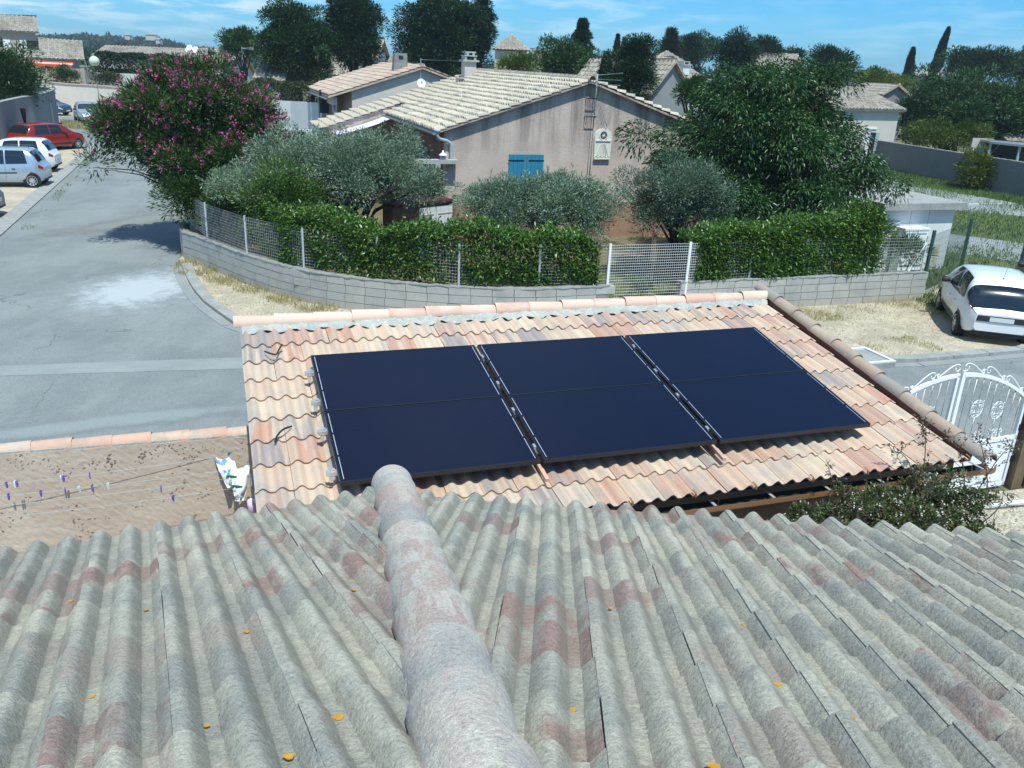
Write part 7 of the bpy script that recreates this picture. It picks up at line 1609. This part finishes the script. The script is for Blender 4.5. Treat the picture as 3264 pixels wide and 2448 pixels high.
T('leafy_tree', 'green treetop behind the white gable with the brown shutter', 'tree', (2215, 300, 110, 80), 47, 'broad', 30, .5, 7000, .18, .06, 142)
T('bush', 'round green bush right behind the corner of the tall white wall', 'bush', (935, 470, 130, 80), 30, 'broad', 24, .3, 5200, .11, .04, 143, low=-1, tr=.04)
T('tall_tree', 'dark foliage mass joining the round tree and the pines', 'tree', (1960, 260, 90, 110), 66, 'pine', 30, .7, 8000, .24, .07, 144, low=-.95)
# a belt of far woods that closes the plain, and the hills -------------------
def belt(name, label, xr, Y, h, n, seed, L_=1.6, mat='pine', wob=.5):
    rng = np.random.default_rng(seed); xs = rng.uniform(xr[0], xr[1], n); hh = h*(1-wob+wob*(.5+.5*np.sin(xs*.061+seed)*np.cos(xs*.023+2))+rng.normal(size=n)*.10)
    P = np.stack([xs, Y+rng.uniform(-14, 14, n), hh*rng.random(n)**.6], 1); D = rng.normal(size=(n, 3))+V(0, -.3, .5)
    o = leaf_obj(name, P, D, L_, L_*.5, M[mat], None, seed, kind='stuff'); return tag(o, label, 'woods')
belt('far_woods', 'low line of distant woods closing the plain', (-330, 330), 330, 6.3, 30000, 201)
belt('far_woods', 'second, nearer line of hedgerow trees behind the houses on the right', (10, 130), 175, 5.4, 12000, 202, 1.1)
belt('far_woods', 'hedgerow trees behind the left roofs', (-130, -8), 185, 5.0, 11000, 203, 1.1)
m = MB(); rng = np.random.default_rng(6); NXh = 150
def hill_h(x):   # profile read off the photograph
    px = [-400, 0, 130, 200, 300, 360, 430, 520, 560, 600, 640, 720, 900, 1200, 1700]; py = [136, 128, 116, 109, 107, 110, 113, 116, 124, 138, 147, 151, 160, 190, 210]
    return np.interp(x, px, py)
YH = 620
rows = []
for (dy, k) in ((-120, 0.), (-60, .55), (0, 1.), (120, .9), (300, .0)):
    row = []
    for i in range(NXh+1):
        px = -400+2100*i/NXh; p = at_y(px, hill_h(px), YH); row.append(V(p[0]*(YH+dy)/YH, YH+dy, -2+(max(0, p[2]-4)+2)*k+rng.normal()*.3*k))
    rows.append(row)
m.grid(rows); M['hill'] = mixmat('wooded_hill', (.03,.05,.03), (.045,.07,.035), .02, .95, 0); o = obj('hills', m, M['hill'], None, True); o['kind'] = 'structure'
rng = np.random.default_rng(61); n = 26000; n = 45000; px = rng.uniform(-60, 900, n); k = rng.random(n)**.7; P = np.array([at_y(x, hill_h(x)+9, YH) for x in px]); nzh = (np.sin(px*.11)*np.cos(px*.041)+np.sin(px*.37)*.5)
P[:, 2] = np.maximum(.5, (P[:, 2]-3)*k+1.2+nzh*1.2*k+rng.normal(size=n)*.6); P[:, 1] = YH-115*(1-k)-6+rng.normal(size=n)*5
o = leaf_obj('hill_woods', P, rng.normal(size=(n, 3))+V(0, -.4, .4), 2.6, 1.7, M['pine'], None, 61, kind='stuff'); tag(o, 'dark wooded ridge on the horizon at the left', 'woods')
for x, y, w_, h_, lb in ((405, 117, 3.4, .9, 'pale villa on the crest of the wooded ridge, the left one'), (480, 118, 6.5, 1.3, 'long pale villa on the crest of the wooded ridge, the larger one'), (502, 131, 2.4, .9, 'small pale house below the larger villa on the ridge')):
    p = at_y(x, y, YH-40); t = thing('hill_villa', lb, 'house', p, 0, 'villas on the distant ridge'); m = MB(); m.boxf(p-V(w_/2, 0, 2), (w_, 0, 0), (0, 5, 0), (0, 0, h_+2.)); obj('wall', m, M['cream'], t); m = MB(); m.prism([p+V(-w_/2-.3, -.3, h_), p+V(w_/2+.3, -.3, h_), p+V(w_/2+.3, 2.5, h_+.9), p+V(-w_/2-.3, 2.5, h_+.9)], V(0, 0, .15)); obj('roof', m, M['far_tile'], t)

# ================================================================== ABELIA SHRUB BY THE GARAGE EAVE
rng = np.random.default_rng(55)
ab = thing('abelia_shrub', 'arching shrub with small white flowers growing between the garage wall and the near roof', 'shrub', at_y(2850, 1640, 7.1)*V(1, 1, 0))
PP = []; DD = []; TT = []; CC = []
for (px, py, Y, rad, nc, nl) in ((2800, 1660, 6.75, V(.62, .35, .30), 44, 11000), (3030, 1650, 6.9, V(.50, .35, .34), 40, 9000), (2620, 1690, 6.6, V(.45, .3, .22), 26, 6000), (2470, 1700, 6.4, V(.35, .25, .14), 14, 2500), (3000, 1560, 7.0, V(.35, .25, .2), 12, 1300)):
    c = at_y(px, py, Y); P_, D_, tn_, c_, _x = crown(rng, c, rad, nc, .10, nl, -1, .7, .4, .3); PP.append(P_); DD.append(D_); TT.append(tn_); CC.append(c_)
P_, D_, T_ = np.vstack(PP), np.vstack(DD), np.concatenate(TT); msk = rng.random(len(P_)) < .5
leaf_obj('foliage', P_[msk], D_[msk], .036, .018, M['abelia'], ab, 1, tone=T_[msk]); leaf_obj('bronze_shoots', P_[~msk], D_[~msk], .030, .012, M['abelia_red'], ab, 2, tone=T_[~msk])
sel = rng.choice(len(P_), 750); sel = np.repeat(sel, 4); leaf_obj('flowers', P_[sel]+rng.normal(size=(len(sel), 3))*.012+V(0, 0, .015), rng.normal(size=(len(sel), 3)), .020, .015, M['petal'], ab, 3)
m = MB(); C_ = np.vstack(CC); b0_ = at_y(2850, 1640, 7.0)*V(1, 1, 0)
for k in range(26): e_ = C_[rng.integers(len(C_))]; st_ = b0_+rng.normal(size=3)*V(.35, .12, 0); m.tube([st_, (st_+e_)/2+V(0, 0, .25)+rng.normal(size=3)*.05, e_], [.010, .007, .003], 5)
# long whips that stand up in front of the tiles
whips = []
def whip(pts, Y, n, seed):
    r2_ = np.random.default_rng(seed); W_ = [at_y(x, y, Y_) for (x, y), Y_ in zip(pts, np.linspace(Y[0], Y[1], len(pts)))]; W_ = smooth_path(W_, 2); m.tube(W_, list(np.linspace(.008, .0025, len(W_))), 5)
    for i in range(n):
        f_ = r2_.uniform(.15, 1); p = W_[min(len(W_)-1, int(f_*(len(W_)-1)))]; d_ = unit(r2_.normal(size=3)*V(1, .7, .5)+V(0, 0, .35)); ln_ = r2_.uniform(.10, .30)*(1.15-f_*.7); m.tube([p, p+d_*ln_], [.0025, .0015], 4)
        for q in range(int(5+ln_*36)): whips.append((p+d_*ln_*r2_.uniform(.1, 1)+r2_.normal(size=3)*.010, r2_.normal(size=3)+d_))
whip([(2925, 1640), (2940, 1540), (2950, 1440), (2952, 1340)], (6.9, 7.15), 26, 1); whip([(2900, 1640), (2925, 1550), (2890, 1450), (2840, 1435)], (6.9, 7.1), 12, 2); whip([(3120, 1640), (3150, 1560), (3142, 1480), (3120, 1390)], (7.0, 7.2), 22, 3)
whip([(3060, 1640), (3120, 1560), (3180, 1460), (3225, 1420)], (7.0, 7.3), 16, 4); whip([(3050, 1650), (3080, 1540), (3060, 1430), (3010, 1380)], (7.0, 7.2), 14, 5); whip([(2660, 1690), (2670, 1600), (2650, 1520), (2640, 1490)], (6.6, 6.7), 9, 6); whip([(3100, 1690), (3190, 1620), (3200, 1560)], (6.9, 7.1), 10, 7); whip([(2860, 1640), (2820, 1560), (2800, 1500)], (6.8, 7.0), 8, 8)
obj('stems', m, M['bark'], ab, fix=False)
wp_, wd_ = np.array([a for a, b in whips]), np.array([b for a, b in whips]); leaf_obj('whip_leaves', wp_, wd_, .036, .015, M['abelia_red'], ab, 4)

# ================================================================== HAZE
hz_ = MB(); hz_.boxf((-1500, -60, -1), (3000, 0, 0), (0, 1000, 0), (0, 0, 41)); hm = bpy.data.materials.new('haze'); hm.use_nodes = True; ht = hm.node_tree; ht.nodes.clear()
ho = ht.nodes.new('ShaderNodeOutputMaterial'); hv = ht.nodes.new('ShaderNodeVolumePrincipled'); hv.inputs['Density'].default_value = .00032; hv.inputs['Color'].default_value = (.75, .88, 1, 1); hv.inputs['Anisotropy'].default_value = .0
ht.links.new(hv.outputs[0], ho.inputs['Volume']); o = obj('haze', hz_, hm); o['kind'] = 'stuff'; tag(o, 'thin pale haze in the summer air', 'haze')
